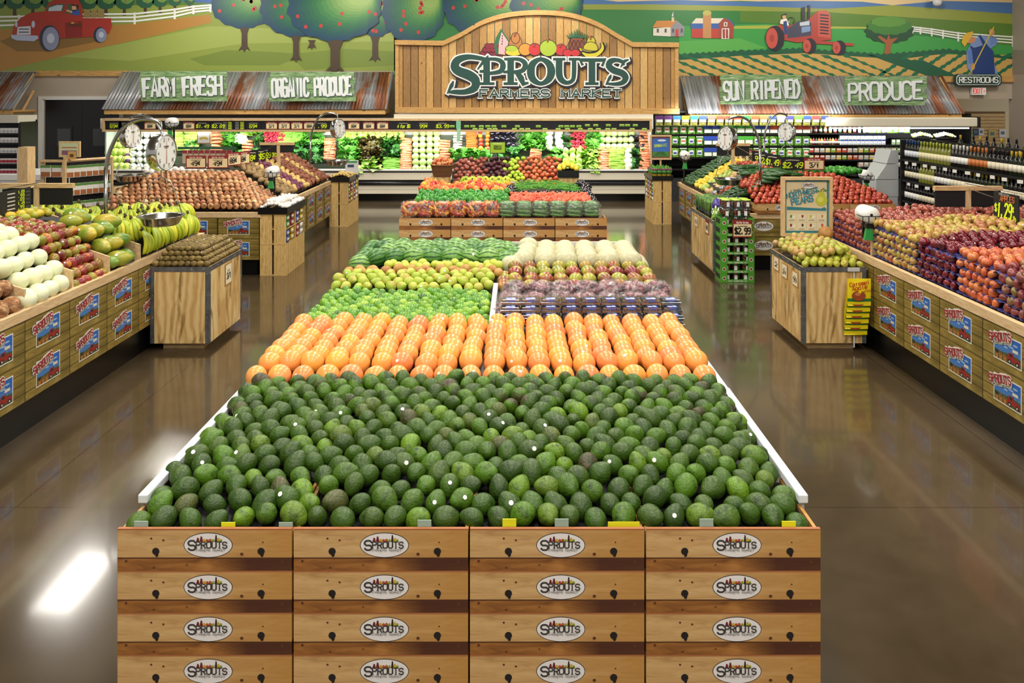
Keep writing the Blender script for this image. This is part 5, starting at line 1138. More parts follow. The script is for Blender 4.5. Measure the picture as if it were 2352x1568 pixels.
# ---------------------------------------------------------------- onions and potatoes
def zB(x, y): return min(.835+.56*(y-10.13), .835+.62*(-3.33-x), .835+.6*(x+5.6), 1.19+.05*(y-11))
ON = obj_fruit('onion', ball(.041, .038, 16, 10, top=.35), ONI, 'yellow onion in the big stepped onion heap', 'onion', 'onions on the left rear table')
pts = [p for p in grid(-5.3, -3.37, 10.16, 11.32, .0855, .077, lambda x, y: zB(x, y)+.036, .05, .004) if zB(p[0], p[1]) > .8]
lay_out(ON, pts[:300], lambda: (pi/2+U(-.9, .5), U(-.4, .4), U(-.8, .8)))
def band(nm, mesh, mat, y0, y1, label, x0=-4.3, py=.088, px=.088):
    lay_out(obj_fruit(nm, mesh, mat, label, 'potato', label.split(' in ')[0]+'s'), [q for q in grid(x0, -3.375, y0, y1, px, py, lambda x, y: min(.835+.62*(-3.33-x), 1.31)+.035, .12, .008) if True], lambda: lying(.3))
pm = ball(.041, .056, 12, 8, lump=.1); ym = ball(.04, .044, 12, 8, lump=.06)
band('brown_potato', pm, POTB, 11.4, 11.88, 'brown potato in the band next to the onions')
band('yellow_potato', ym, POTY, 11.95, 12.06, 'yellow potato in the band before the purple potatoes'); band('purple_potato', ym, POTP, 12.14, 12.42, 'purple potato in the band between two yellow bands')
band('yellow_potato', ym, POTY, 12.5, 12.68, 'yellow potato in the band after the purple potatoes'); band('sweet_potato', ball(.04, .075, 12, 8, lump=.12), POTS, 12.78, 13.2, 'reddish sweet potato in the band after the yellow potatoes', py=.1)
band('yellow_potato', ym, POTY, 13.3, 13.42, 'yellow potato in the narrow band between sweet potatoes'); band('sweet_potato', ball(.04, .075, 12, 8, lump=.12), POTS, 13.52, 13.95, 'brown sweet potato in the last band by the scale', py=.1)
m = MB(); m.box(-5.4, -3.5, 10.3, 14.0, .74, .86); m.poly([(-3.36, 10.2, .83), (-4.1, 11.3, 1.16), (-4.1, 14.0, 1.27), (-3.36, 14.0, .83)]).poly([(-3.36, 10.16, .83), (-5.5, 10.16, .83), (-5.2, 11.2, 1.14), (-4.1, 11.3, 1.14)]).poly([(-4.1, 11.3, 1.15), (-5.5, 11.3, 1.15), (-5.5, 14.0, 1.27), (-4.1, 14.0, 1.27)]); m.build('deck', BLACK, tB)
GL = obj_fruit('garlic_bulb', ball(.026, .022, 12, 8, top=.6), GAR, 'white garlic bulb heaped in the near black tray', 'garlic', 'garlic bulbs')
tx = XP(597, 10.1)
lay_out(GL, grid(tx+.02, tx+.33, 10.12, 10.92, .045, .05, lambda x, y: .87+.05*(1-abs((x-tx-.175)/.18)**2), .2, .008)+grid(tx+.08, tx+.27, 10.2, 10.85, .05, .06, lambda x, y: .945, .2, .008), lambda: upright(.7))
SP = obj_fruit('small_potato', ball(.02, .024, 8, 6), POTY, 'tiny yellow potato in the far black tray', 'potato', 'tiny potatoes in the far black tray')
tx2 = XP(757, 13.95); lay_out(SP, grid(tx2+.02, tx2+.33, 13.97, 14.75, .06, .07, lambda x, y: .88+.04*(1-abs((x-tx2-.175)/.18)**2), .2, .01), anyrot)
WO = obj_fruit('white_onion', ball(.04, .037, 10, 8, top=.3), GAR, 'white onion on top of the onion heap', 'onion', 'white onions behind the yellow onions')
lay_out(WO, grid(-5.4, -4.6, 11.45, 11.8, .09, .09, lambda x, y: 1.22, .15, .02), anyrot)
# ---------------------------------------------------------------- kiwi and pear bins
KW = obj_fruit('kiwi', ball(.0255, .033, 14, 10), KIW, 'small brown kiwi in the stepped rows on the plywood bin', 'kiwi', 'kiwis in the plywood bin')
kp = []
for l in range(4):
    nx, ny = 9-l, 13-l
    for i in range(nx):
        for j in range(ny):
            if l < 3 and 0 < i < nx-1 and 1 <= j < ny-1: continue
            kp.append((-3.045+(i-(nx-1)/2)*.0585, 7.13+l*.03+j*.0655, .755+.03+l*.04))
lay_out(KW, kp, lambda: (pi/2+U(-.15, .15), U(-.2, .2), pi/2+U(-.25, .25)), sc=(.95, 1.07), stick=.07, dims=(.0255, .033), size=.008)
LP = obj_fruit('green_apple_pear', ball(.034, .033, 14, 10, dent=.3), fruit('small_green_pear_skin', ['#b4b838', '#a6b030', '#c2bc48', '#9aa62e'], .4, (20, .52, .7, '#a8924a')), 'small round yellow-green pear in the plywood bin', 'pear', 'small green pears in the plywood bin')
pp = [p for p in grid(2.64, 3.13, 7.14, 7.9, .068, .066, lambda x, y: .775+.2*min(.5, y-7.1, (x-2.57)*1.3, .3), .08, .006)]
lay_out(LP, [p for p in pp if not (p[1] > 7.45 and p[0] < 2.85)]+[(2.7+.07*i, 7.25+.07*j, .895) for i in range(6) for j in range(5) if i+j > 1], lambda: upright(1.3))
BP = obj_fruit('brown_pear', ball(.045, .042, 14, 10, dent=.2), PEARB, 'large brown round pear at the left edge of the pear bin', 'pear', 'brown round pears in the plywood bin')
lay_out(BP, [(2.66, 7.5, .83), (2.68, 7.6, .84), (2.75, 7.55, .88), (2.66, 7.4, .82), (2.76, 7.68, .88)], anyrot)
BP.at((3.06, 7.74, .955), rot=(1, 0, 0), sc=1.6, label='largest brown pear on top of the pear bin, beside the apples')
SM = obj_fruit('speckled_pear', ball(.036, .036, 12, 8, dent=.2), fruit('speckled_skin', ['#b98a5a', '#c2a05a', '#a8b048', '#b57a68'], .4, (15, .45, .65, '#a9b244')), 'blotched green and red fruit at the back of the pear bin', 'pear', 'blotched fruit at the back of the pear bin')
lay_out(SM, grid(2.635, 2.98, 7.22, 7.93, .072, .072, lambda x, y: .80+.12*min(1, (x-2.58)*5, (7.98-y)*5, (y-7.1)*5), .1, .01), anyrot)
# ---------------------------------------------------------------- apples on trays
apm = stalk(ball(.0375, .034, 16, 12, dent=.32, pear=.06))
TRY = flat('#3c3d80', .6)
secs = [(7.16, 8.1, 'gala_apple', APR, 'red and pink', 'beside the tall pear sign'), (6.36, 7.1, 'yellow_apple', APG, 'yellow-green and red blushed', 'behind the dark red apples'), (5.8, 6.34, 'dark_red_apple', APD, 'shiny dark red', 'between the yellow and the orange apples'), (5.3, 5.78, 'orange_apple', APO, 'orange-red', 'in front of the dark red apples'), (4.6, 5.28, 'maroon_apple', APB, 'maroon and green', 'at the near right end of the table')]
for y0, y1, nm, mt, colr, where in secs:
    ap = obj_fruit(nm, apm, mt, colr+' apple on the stacked trays '+where, 'apple', colr+' apples')
    NL = 4 if nm == 'gala_apple' else 5
    for k in range(NL):
        z = .866+.0625*k; m = MB(); n = 40; vs = []
        for i in range(n+1):
            y = y0-.02+(y1-y0+.04)*i/n; wv = .006*sin(y/.08*2*pi)
            vs += [(3.246, y, z-.003+wv), (3.27, y, z+.001+wv*.6), (3.42+.02*(k % 2), y, z+.004), (3.246, y, z-.007+wv), (3.27, y, z-.003+wv*.6), (3.42, y, z-.001)]
        m.add(vs, [f for i in range(n) for f in ((6*i, 6*i+1, 6*i+7, 6*i+6), (6*i+1, 6*i+2, 6*i+8, 6*i+7), (6*i+3, 6*i+9, 6*i+10, 6*i+4), (6*i, 6*i+6, 6*i+9, 6*i+3))])
        T(m.build('apple_tray', TRY, smooth=True), 'blue-purple moulded tray, %s layer, under the %s apples' % (('bottom', 'second', 'third', 'fourth', 'top')[k], colr), 'tray', 'blue fruit trays')
        if k < NL-1:
            n = int((y1-y0)/.079)
            for i in range(n): ap.at((3.264+U(-.006, .006), y0+.03+(i+.5*(k % 2)*.8)*(y1-y0-.03)/n+U(-.006, .006), z+.033), rot=upright(1.6), sc=(1, 1, .86))
    gp_ = grid(3.275, 4.35, y0+.035, y1-.03, .0765, .077, lambda x, y: .866+.0625*(NL-1)+.036+.07*(x-3.26)+.016*sin(y*5+x*9), .12, .008, False)
    lay_out(ap, [(p[0]+.02*sin(p[1]*31), p[1], p[2]) for p in gp_], lambda: upright(1.5), sc=(.94, 1.08), stick=.10, dims=(.0375, .034), size=.008)
BG2 = obj_fruit('back_apple', apm, APR, 'red apple in the rearmost rows under the chalk boards', 'apple', 'rearmost red apples')
lay_out(BG2, grid(4.42, 5.1, 5.9, 8.05, .09, .088, lambda x, y: 1.2+.02*sin(y*7), .15, .01), lambda: upright(1.5))
# ---------------------------------------------------------------- tomatoes, cucumbers and squash
TM = obj_fruit('tomato', ball(.038, .034, 14, 10, dent=.15), TOM, 'round red tomato heaped in the pine cartons', 'tomato', 'tomatoes on the right rear table')
zD = lambda x, y: min(.865+.36*(y-10.4), .865+.5*(x-3.08)+.1, .9+.5*(5.06-x))
tp = [p for p in grid(3.2, 4.98, 10.42, 11.25, .077, .073, lambda x, y: zD(x, y)+.035, .14, .01)]
lay_out(TM, tp[:300], anyrot, stick=.1, dims=(.038, .034), size=.007)
MB().poly([(3.2, 10.42, .855), (5.0, 10.42, .855), (4.8, 11.3, 1.12), (3.4, 11.3, 1.12)]).box(3.2, 5.0, 10.45, 11.3, .77, .85).build('tomato_board', BLACK, tD)
def dband(nm, mesh, mat, y0, y1, label, cat, px, py, rot, n=99, x1=3.9):
    lay_out(obj_fruit(nm, mesh, mat, label, cat, label.split(' in ')[0]+' band'), grid(3.0, x1, y0, y1, px, py, lambda x, y: min(.80+.62*(x-2.99), 1.2+.02*sin(x*9))+.035, .12, .008), rot)
dband('cucumber', ball(.027, .1, 12, 10), ZUC, 10.85, 11.45, 'dark green cucumber in the heap left of the tomatoes', 'cucumber', .09, .06, lambda: (pi/2+U(-.1, .1), U(-.1, .1), pi/2+U(-.3, .3)))
dband('tomato', ball(.036, .04, 10, 8), TOM, 11.52, 11.68, 'tomato in the narrow band behind the cucumbers', 'tomato', .077, .075, anyrot)
dband('silver_bag', ball(.05, .03, 10, 8, lump=.3), flat('#9aa3a6', .25, .5), 11.78, 11.92, 'shiny grey bag in the narrow band behind the tomatoes', 'bag', .1, .09, anyrot)
dband('tan_squash', ball(.05, .06, 12, 8, pear=.2), TAN, 12.02, 12.22, 'tan squash in the band beside the chayotes', 'squash', .1, .1, anyrot)
dband('chayote', ball(.042, .05, 12, 8, pear=.2), CHAY, 12.35, 12.65, 'pale green chayote in the band beside the yellow squash', 'chayote', .09, .09, anyrot)
dband('yellow_squash', ball(.034, .065, 12, 8, pear=.35), SQY, 12.75, 13.15, 'yellow squash in the band before the zucchini', 'squash', .08, .075, lambda: lying(.3))
dband('zucchini', ball(.028, .08, 10, 8), ZUC, 13.25, 13.9, 'small dark zucchini in the far band by the roll holder', 'zucchini', .09, .062, lambda: (pi/2+U(-.1, .1), U(-.1, .1), pi/2+U(-.2, .2)))
m = MB().poly([(2.99, 10.8, .79), (2.99, 14.2, .79), (3.68, 14.2, 1.2), (3.68, 10.8, 1.2)][::-1]).poly([(3.68, 11.32, 1.19), (4.95, 11.32, 1.16), (4.95, 14.2, 1.18), (3.68, 14.2, 1.2)]); m.build('slope_board', BLACK, tD)
CK2 = obj_fruit('dark_cucumber', ball(.027, .1, 12, 10), ZUC, 'dark cucumber on the ridge above the tomatoes', 'cucumber', 'cucumbers above the tomatoes')
lay_out(CK2, grid(3.3, 4.1, 11.35, 11.9, .13, .055, lambda x, y: 1.22+.04*sin(y*6), .2, .012), lambda: (pi/2+U(-.1, .1), U(-.1, .1), pi/2+U(-.6, .6)))
GP2 = obj_fruit('green_bell_pepper', lobed(.045, .048), PEPG, 'green bell pepper on the ridge behind the tomatoes and the pear sign', 'bell pepper', 'green peppers behind the tomatoes')
lay_out(GP2, grid(4.15, 5.0, 11.4, 11.85, .09, .09, lambda x, y: 1.22, .2, .012), lambda: upright(.9))
RR = obj_fruit('ridge_tomato', ball(.038, .035, 10, 8), TOM, 'tomato on the far ridge behind the cucumbers', 'tomato', 'tomatoes on the far ridge')
lay_out(RR, grid(3.5, 4.6, 12.0, 12.35, .085, .085, lambda x, y: 1.27, .2, .012), anyrot)
# ---------------------------------------------------------------- long refrigerated produce case along the back wall
KX0, KX1 = XP(235, 17.3), XP(1499, 17.3)
rc = E('refrigerated_case', (0, 0, 0), 'long cream refrigerated case of vegetables along the back wall', 'refrigerated case')
MB().box(KX0+.03, KX1-.03, 17.5, 18.3, 0, .17).build('kickboard', KICK, rc)
MB().box(KX0, KX1, 17.36, 18.3, .17, .258).box(KX0, KX1, 17.365, 18.3, .258, .262, 1).box(KX0, KX1, 17.36, 18.3, .262, .35).build('lower_panel', [CREAM, flat('#8d8674')], rc)
MB().box(KX0, KX1, 17.37, 18.3, .35, .48).tube([(KX0, 17.36, .40), (KX1, 17.36, .40)], .045, 0, 10).build('bumper', flat('#17181b', .25), rc, smooth=True)
MB().box(KX0, KX1, 17.34, 18.3, .48, .64).build('front_panel', CREAM, rc)
MB().box(KX0, KX1, 17.31, 17.43, .675, .715).box(KX0, KX1, 17.325, 17.42, .645, .675, 1).build('front_rail', [flat('#eceae2', .25), flat('#2a2b2e')], rc, bev=.006)
m = MB(); ST5 = []
for k in range(6):
    y, z = 17.43+.125*k, .66+.155*k; m.box(KX0+.02, KX1-.02, y, y+.125, z-.25, z)
m.build('stepped_deck', flat('#454f3c', .5), rc); MB().box(KX0, KX1, 18.22, 18.3, .64, 1.62).build('back_panel', flat('#eef0ea', .4), rc)  # dark green-grey deck colour stands in for shade between the vegetables
for x in (KX0-.02, KX1-.01): MB().box(x, x+.03, 17.45, 18.3, .64, 1.62).build('end_panel', flat('#c9d2cc', .2), rc)
MB().box(KX0, KX1, 17.24, 18.3, 1.60, 1.62).box(KX0, KX1, 17.22, 17.26, 1.62, 1.84).box(KX0, KX1, 17.26, 18.3, 1.80, 1.84).build('canopy', WHITE, rc)
MB().box(XP(905, 17.25), KX1, 17.23, 18.3, 1.84, 1.935).build('canopy_top', CREAM, rc)
MB().tube([(KX0+.1, 17.36, 1.585), (KX1-.1, 17.36, 1.585)], .018, 0, 8).build('lamp_tube', flat('#ffffff', .4, emit=6), rc)
pb = E('price_board', (0, 0, 0), 'long black price board with a pine frame above the vegetable case', 'price board')
bx0, bx1, bz0, bz1 = XP(236, 17.2), XP(1497, 17.2), ZP(302, 17.2), ZP(272.5, 17.2)
MB().box(bx0, bx1, 17.205, 17.22, bz0, bz1).build('panel', flat('#15161a', .4), pb)
for nm, a in (('frame_rail', (bx0, bx1, bz1-.045, bz1+.005)), ('frame_rail', (bx0, bx1, bz0-.005, bz0+.04)), ('frame_stile', (bx0, bx0+.05, bz0+.04, bz1-.045)), ('frame_stile', (bx1-.05, bx1, bz0+.04, bz1-.045))): MB().box(a[0], a[1], 17.17, 17.22, a[2], a[3]).build(nm, PINE_X, pb)
def tagcard(x, y, z, w_, h_, s, kind, label, group=None, rz=0):
    """chalk = black with lime figures, sale = parchment with a maroon border, green = small green ticket"""
    c = E('price_card', (x, y, z), label, 'price card', group, rz); m = MB()
    if kind == 'sale':
        m.box(-w_/2, w_/2, 0, .004, 0, h_, 0); m.rect(-w_*.45, w_*.45, h_*.07, h_*.76, -.001, 1); m.disc(0, h_*.74, w_*.36, h_*.11, -.0006, 0, 16); m.build('card', [MAROON, PARCH], c)
        m = MB(); text(m, s, 0, h_*.2, h_*.34, w_*.13*len(s)*1.25, 0, -.002, .22, k=2); m.rect(-w_*.25, w_*.25, h_*.62, h_*.66, -.002); m.build('lettering', BLK_INK, c)
        m = MB(); text(m, 'Healthy Savings', 0, h_*.80, h_*.12, w_*.62, 0, -.002, .16, k=1, rot=0); m.build('heading', flat('#f0d9c8'), c)
    elif kind == 'chalk':
        MB().box(-w_/2, w_/2, 0, .004, 0, h_).build('card', CHALK, c); m = MB(); text(m, s, 0, h_*.18, h_*.42, w_*min(.9, .2*len(s)), 0, -.002, .2, k=2, slant=.15)
        m.build('lettering', LIME_INK, c); m = MB(); m.stroke([(-w_*.3, h_*.78), (-w_*.1, h_*.82), (w_*.3, h_*.78)], h_*.06, -.002); m.build('heading', flat('#cfc6b4'), c)
    else:
        MB().box(-w_/2, w_/2, 0, .004, 0, h_).build('card', flat('#7fb52a', .5), c); MB().rect(-w_*.4, w_*.4, h_*.6, h_*.9, -.001).rect(-w_*.12, w_*.12, h_*.2, h_*.45, -.001, 1).build('lettering', [flat('#cfe08a'), flat('#2d4a1c')], c)
    return c
cw = 27*17.2/F
NTH = {p: '%d%s' % (i+1, {0: 'st', 1: 'nd', 2: 'rd'}.get(i, 'th')) for i, p in enumerate((262, 290, 345, 391, 434, 465, 501, 582, 624, 653, 682, 711, 740, 813, 847, 879, 927, 973, 1016))}
for px, s, kd in ((262, '59¢', 'chalk'), (290, '79¢', 'chalk'), (345, '88¢', 'sale'), (391, '.99', 'chalk'), (434, '88¢', 'sale'), (465, '$1.49', 'chalk'), (501, '$2.69', 'chalk'), (582, '59¢', 'chalk'), (624, '3/1', 'sale'), (653, '3/1', 'sale'), (682, '3/1', 'sale'), (711, '88¢', 'sale'), (740, '.99', 'chalk'), (813, '88¢', 'sale'), (847, '88¢', 'sale'), (879, '88¢', 'sale'), (927, '4 for $5', 'chalk'), (973, '99¢', 'chalk'), (1016, '$3.99', 'chalk')):
    tagcard(XP(px, 17.2), 17.195, ZP(296.5, 17.2), cw*(1.25 if kd == 'chalk' else 1), 17*17.2/F, s, kd, ('maroon and parchment' if kd == 'sale' else 'black chalk')+' card '+s+' on the long board, %s from its left end' % NTH[px], 'cards on the long price board')
for px in (523, 551):
    c = E('price_list', (XP(px, 17.2), 17.195, ZP(297, 17.2)), 'narrow black chalk price list on the price board, %s of two' % ('left' if px == 523 else 'right'), 'price list'); MB().box(-.12, .12, 0, .004, 0, .18).build('card', CHALK, c)
    m = MB()
    for q in range(5): m.rect(-.1, -.02, .012+.034*q, .022+.034*q, -.001, 0); m.rect(.01, .09, .008+.034*q, .026+.034*q, -.001, 1)
    m.build('lines', [flat('#b9bdb0'), LIME_INK], c)
for k, (x, y) in enumerate([(22, 0), (80, 0), (135, 0), (225, 0), (347, 0), (535, 0), (738, 0), (790, 0), (842, 0), (900, 0), (977, -1), (1052, -1), (1165, -1), (1287, -1), (1338, -1), (1408, -1), (20, 1), (95, 1), (145, 1), (320, 1), (385, 1), (440, 1), (595, 1), (713, 1), (797, 1), (913, 1), (1003, 1), (1075, 1), (1160, 1), (1216, 1), (1380, 1), (1490, 1), (-240, 0), (-110, 0), (-55, 0), (-35, 1)]):
    tagcard(XP(1100+x/3.92, 17.2), 17.195, ZP((290, 292.5, 299)[y+1], 17.2), .11, .05, '', 'green', 'small green ticket on the right half of the long price board', 'green tickets on the price board')
gt = E('green_ribbon', (XP(1053, 17.16), 17.15, ZP(325, 17.16)), 'pale green twist-tie bundle hanging from the price board', 'twist ties')
MB().box(-.05, .05, 0, .05, .28, .45).build('holder', flat('#7fc49a', .5), gt); MB().prism([(-.04, 0), (.035, 0), (.05, .28), (-.03, .28)], .0, .03).build('ties', flat('#9fd6b0', .5), gt)

# vegetables on the stepped deck
def on_slope(px, py):
    q = (py-HY)/F; t = (H-q*17.4-.72)/(.93+q*.75); y = 17.4+.75*t
    return XP(px, y), y, .72+.93*t
def bunch_leaf(n=16, L=.13, w_=.055, curl=.5, seed=1, stem=False):
    m = MB(); r2 = random.Random(seed)
    for k in range(n):
        a = r2.uniform(0, 6.28); up = r2.uniform(-.1, 1.0); L2 = L*r2.uniform(.6, 1.1); d = Vector((cos(a)*cos(up), sin(a)*cos(up), sin(up))); s = d.cross(Vector((0, 0, 1))).normalized()
        nr = d.cross(s); vs = []
        for q in range(5):
            t = q/4; c = d*L2*t+Vector((0, 0, -curl*L2*t*t*.6)); ww = w_*(.25+1.5*t*(1.12-t))*r2.uniform(.85, 1.15)
            for u in (-1, 0, 1): vs.append(c+s*u*ww+nr*(abs(u)*.35*ww+r2.uniform(-.012, .012)))
        m.add(vs, [(3*i+j, 3*i+j+1, 3*i+j+4, 3*i+j+3) for i in range(4) for j in range(2)])
    return m
def sticks(n, L, r, seed=1, spread=.06, tip=.3):
    m = MB(); r2 = random.Random(seed)
    for k in range(n):
        y, z = r2.uniform(-spread, spread)*.7, r2.uniform(-spread*.5, spread*.5); a = r2.uniform(-.06, .06)
        m.tube([(-L/2, y-a*.1, z), (-L/6, y, z+.003), (L/6, y, z), (L/2, y+a*.1, z)], [r, r*1.05, r*.9, r*tip], 0, 6)
    return m
CARB = fruit('bagged_carrot', ['#d8794e', '#e08a5c', '#d06c44'], .3, (20, .5, .7, '#f0b896')); CAR = fruit('carrot_skin', ['#e8742a', '#ec8438'], .5)
CEL = fruit('celery_stalk', ['#a6cf4e', '#b8da66'], .4, (10, .45, .65, '#86b83a')); PAL = fruit('pale_vegetable', ['#eef0dc', '#e6ecd0'], .5, (16, .5, .7, '#a9b9d6'))
RAD = fruit('radish_skin', ['#c0263c', '#ce3a4c'], .35); GON = fruit('green_onion', ['#7ab83c', '#8cc64c'], .4); PARS = fruit('parsnip_skin', ['#f2ead0'], .5)
veg = {'cab': ('cabbage', ball(.08, .075, 14, 10, lump=.08), CABG, 'pale green cabbage', 'cabbage'), 'cabL': ('cabbage', ball(.095, .09, 14, 10, lump=.08), fruit('light_cabbage', ['#cfe27a', '#bfd864'], .45, (18, .45, .7, '#a8c84c')), 'large light green cabbage', 'cabbage'),
 'red': ('red_cabbage', ball(.07, .066, 14, 10, lump=.08), CABR, 'purple cabbage', 'cabbage'), 'pal': ('napa_head', ball(.068, .075, 12, 8, lump=.12), PAL, 'white and blue bagged head', 'vegetable head'), 'caul': ('cauliflower', ball(.095, .075, 14, 10, lump=.25), CAUL, 'white cauliflower', 'cauliflower'),
 'lt': ('lettuce', bunch_leaf(20, .15, .06, .6, 1), L_LT, 'light green lettuce', 'lettuce'), 'md': ('leafy_bunch', bunch_leaf(22, .13, .045, .5, 2), L_MD, 'bright green leafy bunch', 'greens'), 'dk': ('kale_bunch', bunch_leaf(24, .13, .04, .5, 3), L_DK, 'dark green leafy bunch', 'greens'),
 'rd': ('red_lettuce', bunch_leaf(24, .14, .05, .5, 4), L_RD, 'dark red leaf lettuce', 'lettuce'), 'rom': ('romaine', ball(.07, .12, 12, 8, lump=.12), fruit('romaine_leaf', ['#c6e07a', '#b4d65c', '#d8eaa0'], .45, (14, .45, .65, '#8fc242')), 'pale romaine heart', 'lettuce'),
 'carb': ('carrot_bag', sticks(9, .26, .016, 5, .05), CARB, 'clear bag of carrots', 'carrots'), 'car': ('carrot', sticks(6, .24, .014, 6, .05), CAR, 'loose orange carrots in a bunch', 'carrots'), 'cel': ('celery_bunch', sticks(9, .34, .018, 7, .05, .7), CEL, 'light green celery bunch', 'celery'),
 'rad': ('radish_bunch', cluster(.07, .07, .06, 30, .02), RAD, 'bunch of red radishes', 'radishes'), 'gon': ('green_onion_bunch', sticks(14, .3, .008, 8, .045, .6), GON, 'bunch of green onions', 'green onions'), 'par': ('parsnip', sticks(6, .2, .018, 9, .05), PARS, 'pale parsnips', 'parsnips'),
 'egg': ('case_eggplant', ball(.062, .09, 12, 8, pear=.2), EGG, 'dark eggplant', 'eggplant'), 'yel': ('yellow_pepper', ball(.055, .055, 12, 8), PEPR, 'orange and yellow pepper', 'pepper')}
VP = {}
BLK = [('cabL', 252, 292, 318, 384, 4, 5, 'at the left end'), ('red', 286, 300, 345, 384, 1, 4, 'beside the large cabbages'), ('pal', 306, 352, 312, 384, 4, 6, 'beside the purple cabbages'), ('rom', 392, 402, 310, 322, 2, 2, 'at the left by the celery'), ('cel', 405, 440, 306, 345, 2, 7, 'behind the onion signs'),
 ('dk', 436, 458, 330, 350, 3, 2, 'by the celery'), ('carb', 498, 500, 304, 345, 1, 6, 'at the first carrot stack from the left'), ('md', 518, 545, 308, 338, 3, 4, 'right of the first carrot stack'), ('caul', 548, 560, 316, 326, 2, 2, 'left of the radishes'), ('dk', 540, 552, 338, 366, 2, 3, 'left of the second carrot stack'), ('lt', 555, 580, 304, 312, 3, 1, 'above the second carrot stack'),
 ('carb', 568, 569, 326, 362, 1, 6, 'at the second carrot stack from the left'), ('md', 590, 604, 306, 322, 2, 2, 'left of the radishes'), ('dk', 588, 602, 328, 348, 2, 2, 'under the radishes'), ('rad', 612, 648, 306, 324, 4, 3, 'between two leafy heaps on the left'), ('gon', 655, 680, 304, 328, 2, 7, 'right of the left radishes'), ('md', 690, 738, 306, 330, 5, 3, 'left of the third carrot stack'), ('dk', 672, 738, 334, 366, 6, 3, 'left of the third carrot stack, lower'),
 ('carb', 757, 758, 322, 366, 1, 9, 'at the third carrot stack from the left'), ('rom', 786, 922, 304, 316, 11, 2, 'in the top row left of the middle'), ('md', 784, 822, 322, 366, 4, 5, 'left of the red lettuce'), ('rd', 830, 872, 322, 366, 5, 5, 'in the dark red wall of lettuce'), ('dk', 880, 918, 320, 362, 4, 5, 'right of the red lettuce'), ('lt', 832, 868, 370, 388, 4, 2, 'in the bottom row under the red lettuce'), ('gon', 895, 905, 366, 388, 2, 6, 'in the bottom row left of the cabbages'),
 ('carb', 932, 933, 322, 388, 1, 14, 'at the stack left of the small cabbages'), ('cab', 955, 1003, 308, 388, 4, 7, 'in the neat stack right of the carrots'), ('carb', 1021, 1022, 326, 374, 1, 9, 'at the stack right of the small cabbages'), ('par', 1050, 1054, 308, 344, 1, 7, 'left of the loose carrots'), ('car', 1082, 1084, 304, 342, 1, 9, 'near the green organic sign'), ('yel', 1104, 1120, 304, 342, 2, 5, 'right of the loose carrots'), ('egg', 1130, 1180, 306, 334, 5, 3, 'in the top row behind the organic sign'), ('md', 1040, 1120, 350, 362, 7, 2, 'behind the wicker basket'), ('dk', 1150, 1190, 345, 362, 4, 2, 'right of the organic sign'),
 ('carb', 1230, 1231, 346, 368, 1, 5, 'at the low stack right of the organic sign'), ('md', 1200, 1252, 306, 342, 5, 4, 'in the right half beside the cauliflowers'), ('caul', 1262, 1284, 306, 340, 2, 4, 'in the right half'), ('dk', 1292, 1312, 308, 338, 2, 3, 'left of the right-hand radishes'), ('rad', 1316, 1340, 306, 340, 3, 4, 'in the right half'), ('md', 1350, 1374, 306, 340, 3, 4, 'right of the right-hand radishes'), ('md', 1262, 1290, 348, 366, 3, 2, 'behind the lemons'), ('rom', 1300, 1330, 350, 386, 3, 4, 'in the lower row of the right half'), ('lt', 1340, 1372, 346, 386, 4, 4, 'left of the banded carrots'),
 ('carb', 1387, 1388, 346, 388, 1, 9, 'at the stack left of the tall celery'), ('cab', 1384, 1450, 308, 338, 6, 3, 'in the top row near the right end'), ('cel', 1415, 1417, 346, 388, 1, 9, 'in the tall stack near the right end'), ('caul', 1438, 1448, 350, 384, 1, 4, 'right of the tall celery'), ('dk', 1452, 1470, 346, 386, 2, 4, 'left of the last carrots'), ('carb', 1482, 1483, 332, 388, 1, 11, 'at the right end stack'), ('egg', 1452, 1474, 318, 338, 3, 2, 'near the right end'), ('carb', 1480, 1481, 304, 324, 1, 4, 'on the top shelf at the right end')]
for key, x0, x1, y0, y1, nx, ny, where in BLK:
    nm, mb, mt, lb, ct = veg[key]
    if key not in VP: VP[key] = obj_fruit(nm, mb, mt, lb, ct, None)
    for j in range(ny):
        for i in range(nx):
            px = x0+(x1-x0)*(i/(nx-1) if nx > 1 else .5); py = y0+(y1-y0)*(j/(ny-1) if ny > 1 else .5); x, y, z = on_slope(px+U(-1, 1), py)
            st_ = key in ('carb', 'car', 'cel', 'gon', 'par')
            VP[key].at((x, y, z+.015), None, '%s %s of the case' % (lb, where), '%s %s' % (lb, where), (U(-.1, .1), U(-.1, .1), U(-.12, .12)+(pi if i % 2 and st_ else 0)) if st_ else (U(.2, .8), U(-.5, .5), U(0, 6.28)), U(.92, 1.08))
sgn = E('framed_notice', W(468, 330, 17.38), 'small white framed notice with yellow lettering among the vegetables', 'notice'); MB().box(-.15, .15, 0, .02, 0, .26).build('frame', flat('#b58a5a'), sgn); m = MB().rect(-.13, .13, .02, .24, -.001, 0); m.stroke(smooth([(-.09, .1), (-.04, .13), (.04, .13), (.09, .1)]), .04, -.002, 1); m.build('paper', [WHITE, flat('#d8b52a')], sgn)

